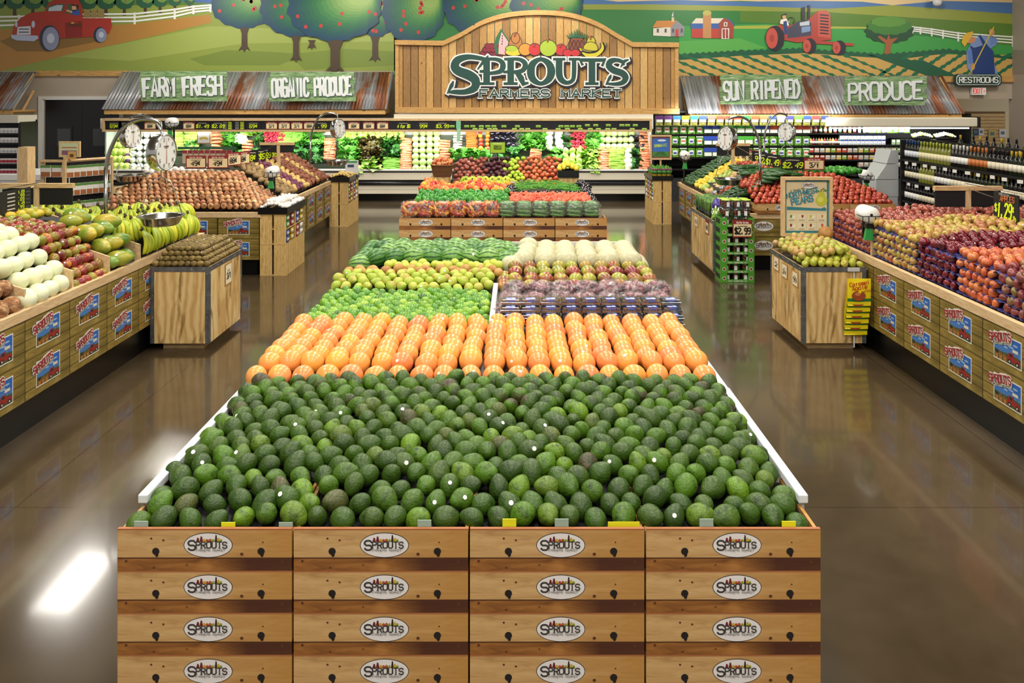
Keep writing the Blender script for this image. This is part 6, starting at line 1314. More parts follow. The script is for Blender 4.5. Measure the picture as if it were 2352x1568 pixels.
# ---------------------------------------------------------------- open multideck case of packaged salads, bottles and tubs
mc = E('multideck_case', (0, 0, 0), 'black multideck case of packaged salads, bottles and tubs on the right', 'refrigerated case')
qx0, qx1 = XP(1501, 17.3), XP(2236, 17.3)
MB().box(qx0, qx1, 18.2, 18.3, .2, 2.0).build('back_panel', flat('#16171a', .5), mc); MB().box(qx0, qx1, 17.4, 18.3, 0, .5).build('base', flat('#2a2a2c', .5), mc)
for x in (qx0-.01, qx1-.03): MB().box(x, x+.04, 17.4, 18.3, .5, 1.95).build('end_panel', BLACK, mc)
cx0 = XP(1898, 17.2); MB().box(cx0, qx1, 17.14, 18.3, ZP(291, 17.2), ZP(270, 17.2)).build('canopy', CREAM, mc, bev=.02); MB().box(qx1, qx1+.06, 17.12, 18.3, ZP(293, 17.2), ZP(268, 17.2)).build('canopy_end', BLACK, mc, bev=.02)
MB().tube([(cx0+.1, 17.3, ZP(292.5, 17.2)-.02), (qx1-.1, 17.3, ZP(292.5, 17.2)-.02)], .015, 0, 8).build('lamp_tube', flat('#ffffff', .4, emit=2.5), mc)
MB().box(qx0, cx0, 17.6, 18.3, 1.96, 2.0).build('top_rail', BLACK, mc)
def shelf(px0, px1, py): MB().box(XP(px0, 17.4), XP(px1, 17.4), 17.4, 18.2, ZP(py, 17.4)-.03, ZP(py, 17.4)).build('shelf', BLACK, mc)
for py in (308, 334.5, 361, 388): shelf(1501, 1856, py)
for py in (305.5, 333, 350.5, 366.5, 383, 400): shelf(1856, 2082, py)
for py in (321, 345): shelf(2082, 2205, py)
def pack(name, w_, h_, d_, body, parts, label, cat):
    """a package: body mesh plus printed label parts [(x0, x1, z0, z1, colour)] as fractions of the front"""
    p = E(name, (0, 0, 0), label, cat); m = MB()
    if body[0] == 'bag':
        vs = []
        for i in range(7):
            t = i/6; b = .012+d_/2*sin(pi*min(1, t*1.05))**.6
            for q in range(10): a = q*2*pi/10; vs.append((cos(a)*w_/2*(.96+.04*sin(pi*t)), sin(a)*b, t*h_))
        m.add(vs, [(i*10+q, i*10+(q+1) % 10, (i+1)*10+(q+1) % 10, (i+1)*10+q) for i in range(6) for q in range(10)])
    elif body[0] == 'bottle':
        m.lathe([(w_/2, 0), (w_/2, h_*.62), (w_*.36, h_*.74), (w_*.2, h_*.82), (w_*.2, h_)], 12); m.v = [(x, y, z) for x, y, z in m.v]
    else: m.box(-w_/2, w_/2, -d_/2, d_/2, 0, h_)
    m.build('body', body[1], p, smooth=body[0] != 'box', bev=.008 if body[0] == 'box' else 0)
    for k, (nm, a, b, c, e, hx) in enumerate(parts):
        if nm == 'cap': MB().lathe([(w_*.23, h_*.9), (w_*.23, h_*1.03)], 10).build('cap', flat(hx, .4), p)
        elif body[0] == 'bottle': MB().lathe([(w_*.515, c*h_), (w_*.515, e*h_)], 12).build(nm, flat(hx, .4), p, smooth=True)
        else: MB().rect(a*w_, b*w_, c*h_, e*h_, -d_/2-(.016 if body[0] == 'bag' else .002)-.001*k).build(nm, flat(hx, .4), p)
    return Pro(p)
GRN = fruit('salad_mix', ['#6fa838', '#5a9430', '#8abb4c'], .3, (30, .45, .6, '#2f5a20'), None, .4)
PK = {}
bags = ['#5a2a6a', '#5a2a6a', '#2a6a9a', '#c9a21f', '#2f7fa0', '#3f5a8a', '#8a6a5a', '#7a4a3a', '#a8462a', '#a8462a', '#2f7a4a', '#b8542a', '#8a6a3a', '#2a4a8a', '#b8a88a', '#3a3a7a', '#5a8a3a', '#2a4a7a', '#a83a3a', '#2a3a6a']
names = {'#5a2a6a': 'purple', '#2a6a9a': 'blue', '#c9a21f': 'yellow', '#2f7fa0': 'teal', '#a8462a': 'orange', '#2f7a4a': 'green', '#a83a3a': 'red'}
for i, hx in enumerate(bags):
    px = 1514+19.9*i
    if hx not in PK: PK[hx] = pack('snack_bag', .17, .22, .08, ('bag', fruit('snack_bag_mix', ['#8fa04a', '#a8a85a'], .3, (26, .45, .6, '#d9c96a'))), [('header', -.5, .5, .62, 1.0, hx), ('label', -.4, .4, .35, .62, '#dfe3ea')], 'b', 'snack bag')
    PK[hx].at((XP(px, 17.3), 17.3, ZP(288.5, 17.3)), 0, '%s snack bag hanging in the top row over the salads, %s' % (names.get(hx, 'small'), 'left part' if i < 7 else 'middle part' if i < 13 else 'right part'), 'hanging snack bags')
PK['clam'] = pack('salad_box', .165, .205, .1, ('box', GRN), [('label', -.3, .3, .2, .75, '#f0f0e6'), ('stripe', -.25, .25, .4, .58, '#d9684a'), ('lid', -.48, .48, .9, 1, '#dfe6dc')], 's', 'salad box'); PK['clam2'] = pack('salad_box', .165, .205, .1, ('box', GRN), [('label', -.3, .3, .25, .75, '#e9eef2'), ('stripe', -.22, .22, .35, .55, '#4a4a9c')], 's', 'salad box')
PK['bagb'] = pack('salad_bag', .2, .215, .1, ('bag', GRN), [('header', -.46, .46, .55, .98, '#2f4aa8'), ('label', -.4, .4, .12, .5, '#eef2e6')], 's', 'salad bag'); PK['bagg'] = pack('salad_bag', .2, .215, .1, ('bag', GRN), [('header', -.46, .46, .6, .98, '#4aa83a'), ('label', -.4, .4, .15, .58, '#e6f0d0')], 's', 'salad bag'); PK['bagr'] = pack('salad_bag', .2, .215, .1, ('bag', GRN), [('header', -.46, .46, .5, .98, '#c8502f'), ('label', -.4, .4, .12, .48, '#f4e6da')], 's', 'salad bag')
for r, (py, seq) in enumerate([(307.5, ['clam']*6+['bagb']*2+['bagg']*4+['bagb']*2+['bagr']*5), (334, ['clam2', 'clam']*3+['bagb']*2+['bagg']*4+['clam2']*7), (360.5, ['clam2', 'clam']*2+['clam2']*2+['bagb']*2+['bagg']*3+['clam2', 'clam']*4)]):
    for i, k in enumerate(seq):
        px = 1512+(1850-1512)*i/(len(seq)-1)
        PK[k].at((XP(px, 17.46), 17.46, ZP(py, 17.46)), 0, '%s of the packaged salads, %s shelf' % ({'clam': 'salad box with a white and orange label, left half', 'clam2': 'salad box with a blue label', 'bagb': 'blue-topped salad bag', 'bagg': 'green-topped salad bag', 'bagr': 'orange-topped salad bag, right end'}[k], ('upper', 'middle', 'lower')[r]), 'packaged salads')
btl = [('dressing_bottle', '#e8c86a', 'amber'), ('dressing_bottle', '#c8783a', 'orange'), ('dressing_bottle', '#4a6a2a', 'green'), ('dressing_bottle', '#b83a4a', 'red'), ('milk_bottle', '#f0eee6', 'white')]
PB_ = [Pro(pack(n, .065, .165, .065, ('bottle', flat(h, .2)), [('label', 0, 0, .18, .5, '#f0ece0'), ('cap', 0, 0, 0, 0, '#2a2a2a' if n[0] == 'd' else '#2a7a3a')], 'b', 'bottle').o) for n, h, c in btl]
for i in range(24):
    px = 1862+11.2*i; k = 4 if 9 < i < 16 else (i*7 % 4)
    if i < 16: PB_[k].at((XP(px, 17.46), 17.46, ZP(305, 17.46)), 0, '%s bottle in the top row right of the salads' % btl[k][2], 'bottles right of the salads')
for i in range(11): PB_[(i*3) % 4].at((XP(1862+6.4*i, 17.46), 17.46, ZP(332.5, 17.46)), 0, 'small %s bottle on the second shelf right of the salads' % btl[(i*3) % 4][2], 'small bottles on the second shelf')
ctn = pack('carton', .085, .115, .08, ('box', flat('#f0f0ea', .4)), [('band', -.5, .5, .78, 1, '#2a4aa0'), ('label', -.3, .3, .2, .5, '#c9d4ea')], 'c', 'carton'); tub = [pack('vegetable_tub', .1, .1, .1, ('box', flat(h, .3)), [('label', -.4, .4, .55, .9, '#e9ece2')], 't', 'tub') for h in ('#c8503a', '#d97a3a', '#8ab03a', '#e3c36a', '#b8b8a8', '#d8b8a8')]
tcol = ['red', 'orange', 'green', 'yellow', 'grey', 'pale pink']
for i in range(11):
    for k in range(2): ctn.at((XP(1932+9.6*i, 17.46), 17.46, ZP(332.5, 17.46)+.117*k), 0, 'white carton with a blue band, %s tier on the second shelf' % ('lower', 'upper')[k], 'white cartons on the second shelf')
for r, py in enumerate((350, 366)):
    for i in range(18): k = (i*5+r*2) % 6; tub[k].at((XP(1862+12.6*i, 17.46), 17.46, ZP(py, 17.46)), 0, '%s tub on the %s shelf right of the salads' % (tcol[k], ('third', 'fourth')[r]), '%s tubs on the %s shelf' % (tcol[k], ('third', 'fourth')[r]))
for i in range(9): tub[4 if i % 2 else 5].at((XP(1976+12*i, 17.46), 17.46, ZP(382.5, 17.46)), 0, 'pale tub on the lowest shelf behind the tomatoes', 'pale tubs on the lowest shelf')
for i in range(8): PK['clam' if i % 3 else 'bagr'].at((XP(1990+13*i, 17.5), 17.5, ZP(305.5, 17.5)), 0, 'packet of cut vegetables on the top shelf under the white canopy', 'packets of cut vegetables', sc=(.8, 1, .8))
gp3 = pack('herb_packet', .085, .12, .03, ('box', fruit('herb_pack', ['#8fb87a', '#b9d0a8', '#7fa86a'], .3)), [('label', -.4, .4, .5, .9, '#eef2ea')], 'h', 'packet')
for r, py in enumerate((332.5, 350)):
    for i in range(10): gp3.at((XP(1974+(78 if r == 0 else 0)+10.5*i, 17.48), 17.48, ZP(py, 17.48)), 0, 'pale green herb packet on the %s shelf at the right' % ('second', 'third')[r], 'herb packets at the right')
BR = obj_fruit('sprout', ball(.028, .028, 8, 6), fruit('sprout_leaf', ['#a9c84a', '#bfd666', '#e6e4d8', '#9a86a6'], .4), 'little vegetable heaped in the black bowls at the top right', 'vegetable', 'little vegetables in the black bowls')
for b, px in enumerate((2117, 2170)):
    bw = E('display_bowl', (XP(px, 17.5), 17.5, ZP(320.5, 17.5)), 'wide black bowl of little vegetables, %s of two under the canopy end' % ('left', 'right')[b], 'bowl'); MB().lathe([(.2, 0), (.27, .04), (.265, .045), (.18, .02)], 24, fn=lambda p: (p[0]*.92, p[1]*.5, p[2])).build('bowl', flat('#131315', .3), bw, smooth=True)
    for i in range(9):
        for j in range(3): BR.at((XP(px, 17.5)+.05*(i-4)+U(-.01, .01), 17.46+.05*j, ZP(314, 17.5)+.02*j+.012*(4-abs(i-4))), rot=anyrot())
for i in range(20): CK2.at((XP(2085+6*i, 17.5), 17.5+.04*(i % 3), ZP(342, 17.5)+.02*(i % 3)), label='dark cucumber on the lower shelf above the wine bottles', group='cucumbers above the wine bottles', rot=(pi/2+U(-.3, .3), U(-.6, .6), U(-.8, .8)))
# ---------------------------------------------------------------- wine shelf
ws = E('wine_shelf', (0, 0, 0), 'long black shelf unit of wine bottles on the right', 'shelf'); wx, wy0, wy1 = 6.22, 8.6, 12.62
MB().box(wx+.36, wx+.4, wy0, wy1, .0, 1.62).build('back_panel', BLACK, ws); MB().box(wx-.02, wx+.36, wy1, wy1+.03, 0, 1.62).build('end_panel', flat('#1b1512', .5), ws)
WZ = [1.315, .985, .655, .325]
for z in WZ: MB().box(wx-.01, wx+.36, wy0, wy1, z-.035, z).build('shelf_board', BLACK, ws)
MB().box(wx+.02, wx+.36, wy0, wy1, 0, .29).build('base', BLACK, ws)
for r, z in enumerate(WZ[:3]):
    for i in range(13):
        y = wy1-.2-.28*i-.07*(r % 2); MB().box(-.035, .035, -.002, 0, -.035, .01).build('shelf_tag', flat('#e6e3dc'), ws, loc=(wx-.03-.02*(i % 2), y, z-.04), rz=-pi/2+U(.1, .8))
ge = E('grey_cabinet', (0, 0, 0), 'pale grey stepped cabinet end beside the wine shelf', 'cabinet'); y = 12.72
for a, b, c, e in ((2012, 2064, 452, 413), (2012, 2064, 412, 377), (2036, 2064, 376, 345)): MB().prism([(XP(a, y), ZP(c, y)), (XP(b, y), ZP(c, y)), (XP(b, y), ZP(e, y)), (XP(a+(24 if e < 380 and e > 350 else 0)+(10 if e == 345 else 0), y), ZP(e, y))], y, y+.5).build('section', GREYW, ge, bev=.005)
MB().box(XP(2014, y), XP(2062, y), y, y+.5, 0, ZP(452.5, y)).build('plinth', GREYW, ge)
def wine(glass, foil, lab):
    b = E('wine_bottle', (0, 0, 0), 'b', 'wine bottle'); MB().lathe([(.034, 0), (.037, .01), (.037, .17), (.032, .2), (.017, .225), (.014, .25), (.014, .295), (.012, .3)], 12).build('glass', flat(glass, .1), b, smooth=True)
    MB().lathe([(.0152, .24), (.0152, .3), (.013, .304)], 12).build('capsule', flat(foil, .35), b, smooth=True); MB().lathe([(.0378, .05), (.0378, .14)], 12).build('label', flat(lab, .5), b, smooth=True); return Pro(b)
WN = [(wine('#16200f', '#c9a92c', '#ece6d2'), 'green bottle with a gold top'), (wine('#141a12', '#2d4a7a', '#dfe3ea'), 'dark bottle with a blue top'), (wine('#7a7c2c', '#a8b03a', '#e9e2b8'), 'yellow-green bottle with a green top'), (wine('#1a1416', '#d9d9d6', '#f0eee8'), 'dark bottle with a silver top'), (wine('#2a2410', '#c8763a', '#c8763a'), 'bottle with an orange top'), (wine('#120e12', '#1c1820', '#e6dcc0'), 'black bottle with a black top')]
for r, z in enumerate(WZ):
    for q in range(2 if r < 3 else 1):
        for i in range(44):
            seg = i//5; k = [1, 2, 2, 3, 4, 5, 0, 3, 0][seg % 9] if r == 0 else [2, 0, 5, 2, 3, 5, 0, 0, 5][(seg+r*2) % 9]
            if q and (r or i % 2): continue
            WN[k][0].at((wx+.05+.1*q, wy1-.06-.0885*i, z), U(0, 6), '%s on the %s wine shelf' % (WN[k][1], ('top', 'second', 'third', 'lowest')[r]), '%ss, %s wine shelf' % (WN[k][1], ('top', 'second', 'third', 'lowest')[r]))
for i in range(16): WN[5 if i % 3 else 0][0].at((wx+.6+.1*(i % 3), wy1-.6-.17*i, 1.42), None, 'dark bottle standing on the far side of the wine shelf', 'bottles on the far side of the wine shelf')
fs = E('wine_shelf', (0, 0, 0), 'far side shelf of bottles behind the long wine shelf', 'shelf'); MB().box(wx+.5, wx+1.0, wy0, wy1, 1.38, 1.42).build('shelf_board', BLACK, fs); MB().box(wx+.96, wx+1.0, wy0, wy1, 0, 1.38).build('back_panel', BLACK, fs)
# ---------------------------------------------------------------- hanging scales
def scale_set(px, py, d, pole_px, foot_py, pan_py, rz, top_py, lab, bend):
    s = E('hanging_scale', W(px, py, d), 'chrome dial scale with a steel pan hanging '+lab, 'scale', None, rz); r = .165
    MB().lathe([(.02, -.075), (r*.55, -.07), (r*.92, -.05), (r, -.02), (r, .05), (r*.97, .058), (r*.9, .05), (r*.9, .044)], 32, 0, (0, 0, 0), 'y').build('housing', STEEL, s, smooth=True)
    for k in range(12): pass
    MB().disc(0, 0, r*.92, r*.92, -.05, 0, 32).build('dial_face', flat('#eef0ea', .3), s); df = s.children[-1]
    m = MB()
    for k in range(10):
        a = pi/2-(k+.5)*2*pi/10; text(m, str((k*9+1) % 10 if k else 1), r*.72*cos(a), r*.72*sin(a)-.014, .028, .02, 0, -.052, .16, k=2)
    for k in range(50): a = k*2*pi/50; m.stroke([(r*.84*cos(a), r*.84*sin(a)), (r*.9*cos(a), r*.9*sin(a))], .002, -.052)
    m.rect(-.035, .035, .05, .06, -.052).rect(-.03, .03, .04, .045, -.052); m.build('dial_marks', flat('#33353a'), df)
    MB().stroke([(0, -r*.6), (0, r*.78)], [.008, .003], -.056).build('needle', flat('#b8302a'), df)
    zt = ZP(top_py, d)-s.location.z; MB().tube([(0, 0, r), (0, 0, r+.02), (.012, 0, (r+zt)/2), (0, 0, zt)], .007, 0, 6).build('hook', STEEL, s, smooth=True)
    zp = ZP(pan_py, d)-s.location.z; w_ = .19
    MB().tube([(0, 0, -r), (0, 0, -r-.06)], .006, 0, 6).build('lower_hook', STEEL, s)
    m = MB()
    for sg_ in (-1, 1): u, v = sg_*cos(rz*.8), -sg_*sin(rz*.8); m.tube([(0, 0, -r-.05), (u*.08, v*.08, -r-.1), (u*.12, v*.12, -r-.2), (u*.175, v*.175, zp)], .0045, 0, 6)
    m.build('bail', STEEL, s, smooth=True)
    MB().lathe([(.005, -.085), (w_*.72, -.083), (w_*.8, -.07), (w_*.95, -.01), (w_*1.06, .0), (w_*1.06, .004), (w_*.94, -.004), (w_*.78, -.066), (.005, -.076)], 32, 0, (0, 0, zp)).build('pan', STEEL, s, smooth=True)
    p = E('scale_stand', (XP(pole_px, d), d, ZP(foot_py, d)), 'bent steel pole that carries the scale '+lab, 'stand'); H2 = ZP(top_py, d)-p.location.z; dx = XP(px, d)-XP(pole_px, d)
    pts = [(0, 0, 0), (0, 0, H2-.42), (dx*.08, 0, H2-.25), (dx*.3, 0, H2-.06), (dx*.6, 0, H2+.02), (dx*.9, 0, H2+.01), (dx, 0, H2-.02)]
    MB().tube(smooth([Vector(q).to_tuple() for q in pts[1:]], k=5), .017, 0, 10).tube([pts[0], pts[1]], .017, 0, 10).build('pole', flat('#a9a9a4', .22, 1), p, smooth=True); MB().lathe([(.035, 0), (.035, .012)], 12).build('collar', STEEL, p)
scale_set(370, 350, 7.0, 243, 538, 495, R(82), 280, 'over the bananas', 1); scale_set(298, 312, 10.6, 381, 425, 402, R(78), 268, 'over the onions', -1); scale_set(775, 295, 13.4, 713, 372, 368, R(68), 263, 'at the far end of the potatoes', 1)
scale_set(1672, 318, 10.8, 1746, 425, 410, R(-66), 272, 'over the right-hand cucumbers', -1); scale_set(1808, 303, 13.7, 1755, 372, 372, R(-58), 264, 'in front of the packaged salads', 1)
# ---------------------------------------------------------------- bag roll holders
def roll(px, py, d, foot, lab):
    h = E('bag_roll_holder', (XP(px, d), d, foot), 'white bag roll in a black wire holder '+lab, 'bag holder'); z = ZP(py, d)-foot; r = .075
    MB().box(-.012, .012, .03, .054, 0, z).build('post', BLACK, h); MB().lathe([(.012, -.09), (r, -.09), (r*1.02, 0), (r, .09), (.012, .09)], 24, 0, (0, -.03, z+.03), 'y').build('roll', flat('#f2f2ee', .5), h, smooth=True); rl = h.children[-1]
    MB().lathe([(.014, 0), (.001, .001)], 10, 0, (0, -.122, z+.03), 'y').build('roll_core', BLACK, rl); m = MB()
    for zz in (-.045, .02): m.tube([(-.085, -.01, z+zz), (-.085, -.135, z+zz), (.085, -.135, z+zz), (.085, -.01, z+zz)], .004, 0, 5)
    for xx in (-.085, -.03, .03, .085): m.tube([(xx, -.135, z+.02), (xx, -.135, z-.045), (xx, .03, z-.045)], .004, 0, 5)
    m.build('wire_basket', BLACK, h); MB().prism([(-.05, z-.2), (.03, z-.2), (.015, z-.09), (-.03, z-.09)], -.1, -.06).build('twist_ties', flat('#2f9a4a', .4), h); MB().box(-.04, .03, -.11, -.05, z-.09, z-.055).build('tie_clip', BLACK, h)
roll(628, 398, 10.9, .9, 'at the corner of the onion heap'); roll(1572, 360, 13.5, .85, 'by the zucchini'); roll(1988, 497, 7.2, 1.0, 'beside the apples'); roll(1986, 405, 12.2, 1.1, 'behind the green peppers'); roll(397, 285, 12.5, 1.2, 'behind the big scale')
# ---------------------------------------------------------------- chalk boards on posts
def tboard(px0, px1, py0, py1, post_px, foot_py, d, lab):
    t = E('chalk_board_stand', (XP(post_px, d), d, ZP(foot_py, d)), 'black chalk board pair on a pine T-post '+lab, 'chalk board'); z0 = t.location.z; xx = t.location.x; a, b, zt, zb = XP(px0, d)-xx, XP(px1, d)-xx, ZP(py0, d)-z0, ZP(py1, d)-z0
    MB().box(-.025, .025, -.02, .02, 0, zt).build('post', PINE_Z, t); MB().box(a, b, -.025, .025, zt, zt+.042).build('top_bar', PINE_X, t)
    for u, v in ((a+.01, -.027), (.027, b-.01)): MB().box(u, v, -.008, .008, zb, zt).build('board', flat('#0d0e0f', .6), t)
    MB().tube([(0, -.03, zt+.02), (.0, -.9, zt-.06)], .003, 0, 5).build('hanging_wire', STEEL, t)
tboard(4, 169, 431, 470, 86, 500, 7.4, 'behind the yellow mangos'); tboard(2145, 2300, 437, 475, 2222, 512, 7.6, 'behind the apples'); tboard(597, 676, 333, 350, 640, 382, 12.6, 'above the potatoes'); tboard(1645, 1722, 335, 358, 1683, 385, 12.4, 'above the squash')
cb = E('hanging_price_board', (-4.22, 6.62, ZP(487, 6.75)), 'black chalk price board with lime figures over the yellow mangos', 'price board', None, pi/2); MB().box(-.22, .2, 0, .01, 0, .21).build('board', CHALK, cb); m = MB()
for q, s in enumerate(('2.49', '.99', '1.49', '.59', '.99', '1.69')): text(m, s, .06, .012+.032*q, .024, .09, 0, -.002, .2, k=2); m.rect(-.12, -.02, .016+.032*q, .026+.032*q, -.002, 1); m.rect(.13, .18, .014+.032*q, .018+.032*q, -.002, 2)
m.build('lettering', [LIME_INK, flat('#c9c4b8'), flat('#6d7686')], cb); MB().tube([(-.4, 0, .235), (.3, 0, .235)], .004, 0, 5).tube([(.1, 0, .21), (.1, 0, .235)], .003, 0, 5).build('hanging_wire', STEEL, cb)
cb2 = E('hanging_price_board', (-4.25, 6.1, ZP(500, 6.3)), 'second black chalk price board at the left edge nearer than the first', 'price board', None, pi/2); MB().box(-.2, .2, 0, .01, 0, .24).build('board', CHALK, cb2); m = MB()
for q in range(4): text(m, '.99', .1, .02+.05*q, .03, .1, 0, -.002, .2, k=2)
m.build('lettering', LIME_INK, cb2)
pa = E('hanging_price_board', (4.2, 6.72, ZP(515, 6.75)), 'black apple price board with lime figures 1.29 above the apples', 'price board', None, -pi/2); MB().box(-.17, .17, 0, .01, 0, .27).build('board', CHALK, pa); m = MB(); text(m, '$', -.135, .10, .06, .035, 0, -.002, .2); text(m, '1.29', -.02, .06, .12, .2, 0, -.002, .17, slant=.1); text(m, '¢', .105, .11, .055, .035, 0, -.002, .2); text(m, 'lb', .12, .045, .045, .05, 0, -.002, .2); m.build('lettering', LIME_INK, pa)
m = MB(); text(m, 'APPLES', .02, .20, .045, .2, 0, -.002, .18, rot=.03, slant=.15); text(m, 'PREMIUM', -.02, .245, .02, .14, 1, -.002, .16); m.build('heading', [flat('#c8703a'), flat('#b9b4a8')], pa); MB().tube([(-.6, 0, .29), (.3, 0, .29)], .004, 0, 5).tube([(-.12, 0, .27), (-.12, 0, .29)], .003, 0, 5).tube([(.12, 0, .27), (.12, 0, .29)], .003, 0, 5).build('hanging_wire', STEEL, pa)
# price signs above the onions and the tomatoes
def sign_line(d, items, side, base_py, lab):
    for px, w_, s, kd, ang, ht in items:
        tagcard(XP(px, d), d+abs(ang)*.0, ZP(base_py, d), w_, ht, s, kd, '%s sign reading %s %s' % ('parchment' if kd == 'sale' else 'black chalk', s, lab+(', first' if px in (450, 1820) else ', second' if px in (500, 1870) else ', at an angle')), 'price signs '+lab, ang)
d = 10.95; sign_line(d, [(450, .285, '49¢', 'sale', 0, .175), (501, .285, '49¢', 'sale', 0, .175)], 1, 386, 'above the onions')
for k, (px, dd, s, kd) in enumerate([(536, 11.15, '88¢', 'sale'), (557, 11.5, '88¢', 'sale'), (577, 11.85, '88¢', 'chalk'), (594, 12.2, '4/$5', 'chalk'), (609, 12.55, '1.69', 'chalk'), (624, 12.9, '4/$5', 'chalk')]): tagcard(XP(px, dd), dd, ZP(380-k*3.2, dd), .29, .185, s, kd, '%s sign reading %s in the line above the potatoes, %s from the onions' % (kd, s, ordn[k]), 'price signs above the potatoes', R(62))
d = 11.35; sign_line(d, [(1820, .33, '$2.49', 'chalk', 0, .175), (1870, .30, '3/1', 'sale', 0, .175)], 1, 390, 'above the tomatoes')
for k, (px, dd, s, kd) in enumerate([(1774, 11.6, '$1.49', 'chalk'), (1758, 11.9, '2/3', 'chalk'), (1743, 12.2, '99¢', 'chalk'), (1727, 12.5, '88¢', 'sale'), (1711, 12.8, '88¢', 'sale'), (1696, 13.1, '88¢', 'sale')]): tagcard(XP(px, dd), dd, ZP(384-k*4, dd), .29, .19, s, kd, '%s sign reading %s in the line above the squash, %s from the tomatoes' % (kd, s, ordn[k]), 'price signs above the squash', R(-62))
for px, fy, d, hh, lab in ((478, 404, 10.97, .1, 'onion'), (1845, 412, 11.38, .2, 'tomato')):
    sp_ = E('sign_post', (XP(px, d), d, ZP(fy, d)), 'short pine post that holds the %s price signs' % lab, 'post'); MB().box(-.022, .022, 0, .03, 0, hh).build('post', PINE_Z, sp_); MB().box(-.33, .3, .0, .012, hh, hh+.015).build('cross_rail', BLACK, sp_)
# ---------------------------------------------------------------- northwest pears sign
ns = E('pear_sign', (XP(1850, 7.98), 7.98, .72), 'large framed Northwest Pears poster on a post in the pear bin', 'sign'); w_, z0, z1 = .255, .89-.72, 1.49-.72
MB().box(-.022, .022, .0, .03, 0, z0+.05).build('post', PINE_Z, ns)
for a in ((-w_, -w_+.03, z0, z1), (w_-.03, w_, z0, z1)): MB().box(a[0], a[1], -.06, 0, a[2], a[3]).build('frame_stile', PINE_Z, ns)
for a in ((-w_+.03, w_-.03, z0, z0+.03), (-w_+.03, w_-.03, z1-.03, z1)): MB().box(a[0], a[1], -.06, 0, a[2], a[3]).build('frame_rail', PINE_X, ns)
m = MB(); zc = (z0+z1)/2; m.rect(-w_+.03, w_-.03, z0+.03, z1-.03, -.03, 0); m.rect(-w_+.05, w_-.05, z0+.055, z1-.05, -.031, 1)
m.poly([(a, -.032, b) for a, b in ((-.2, zc-.035), (.2, zc-.045), (.2, zc-.02), (.18, zc-.005), (.15, zc-.02), (-.2, zc-.0))], 0)
m.disc(.15, zc+.06, .06, .055, -.033, 2, 24).disc(.15, zc+.11, .035, .045, -.0332, 2, 20).disc(.14, zc+.07, .03, .03, -.0336, 3, 16); m.stroke(smooth([(.145, zc+.15), (.15, zc+.17), (.18, zc+.185)]), .007, -.034, 4); m.poly([(a, -.034, b) for a, b in ((.10, zc+.14), (.14, zc+.155), (.11, zc+.17), (.08, zc+.15))], 5).poly([(a, -.034, b) for a, b in ((.16, zc+.155), (.2, zc+.15), (.21, zc+.17), (.18, zc+.175))], 5)
for i in range(4):
    for j in range(2):
        x, z = -.15+.1*i, zc-.115-.09*j; m.rect(x-.046, x+.046, z-.04, z+.042, -.0316, 6); m.disc(x+.01, z+.008, .024, .012, -.033, 7, 14).disc(x-.008+.016*(i % 2), z+.016, .012, .016, -.0336, [5, 8, 2, 9, 8, 4, 8, 10][i+4*j], 12); m.rect(x-.03, x+.03, z-.026, z-.022, -.033, 4)
m.build('poster', [flat('#2f7d8a'), flat('#d9c9a0'), flat('#b9bf3a'), flat('#d2d460'), flat('#4a3a2a'), flat('#5a8a3a'), flat('#e3d6b4'), flat('#f0ead6'), flat('#8a3a2a'), flat('#c9923a'), flat('#c8503a')], ns)
m = MB(); oval(m, .02, z1-.085, .07, .034, -.034); m.build('oval_logo', LOGO, ns); m = MB(); text(m, 'NORTHWEST', -.04, zc+.115, .048, .33, 1, -.034, .13, rot=.2, grow=.0022); text(m, 'NORTHWEST', -.04, zc+.115, .048, .33, 0, -.038, .13, rot=.2); text(m, 'PEARS', -.04, zc+.035, .06, .23, 1, -.034, .15, rot=.2, grow=.0025); text(m, 'PEARS', -.04, zc+.035, .06, .23, 0, -.038, .15, rot=.2); text(m, 'At Season Peak', -.09, zc+.165, .016, .16, 1, -.036, .15, rot=.2); m.build('lettering', [flat('#3f9ab4'), flat('#26424a')], ns)
# organic signs, herbs
og = E('organic_sign', W(1143, 352, 11.95), 'lime green organic produce sign in a black frame on the stepped stand', 'sign'); MB().box(-.12, .12, 0, .015, 0, .175).build('frame', flat('#15201a'), og); m = MB().rect(-.112, .112, .008, .167, -.001, 0); text(m, 'ORGANIC', 0, .095, .024, .12, 1, -.002, .24); text(m, 'PRODUCE', 0, .06, .024, .12, 1, -.002, .24); m.rect(-.07, .07, .14, .155, -.002, 2); m.build('panel', [flat('#9cc42a'), flat('#23301a'), flat('#cfe08a')], og); MB().tube([(0, .02, 0), (0, .02, -.24)], .008, 0, 6).build('stem', BLACK, og)
op = E('framed_poster', (XP(1518, 14.6), 14.6, .8), 'framed blue sky poster behind the potted herbs', 'poster'); w_, h0, h1 = .2, .34, .80
MB().box(-w_, -w_+.03, 0, .04, h0, h1).box(w_-.03, w_, 0, .04, h0, h1).box(-w_+.03, w_-.03, 0, .04, h0, h0+.03).box(-w_+.03, w_-.03, 0, .04, h1-.03, h1).build('frame', PINE_Z, op); m = MB().rect(-w_+.03, w_-.03, h0+.03, h1-.03, .02, 4).rect(-w_+.045, w_-.045, h0+.05, h1-.06, .018, 0).rect(-w_+.045, w_-.045, h0+.05, h0+.15, .0175, 1)
for k in range(-3, 4): m.stroke([(k*.015, h0+.15), (k*.045, h0+.05)], .012, .017, 2)
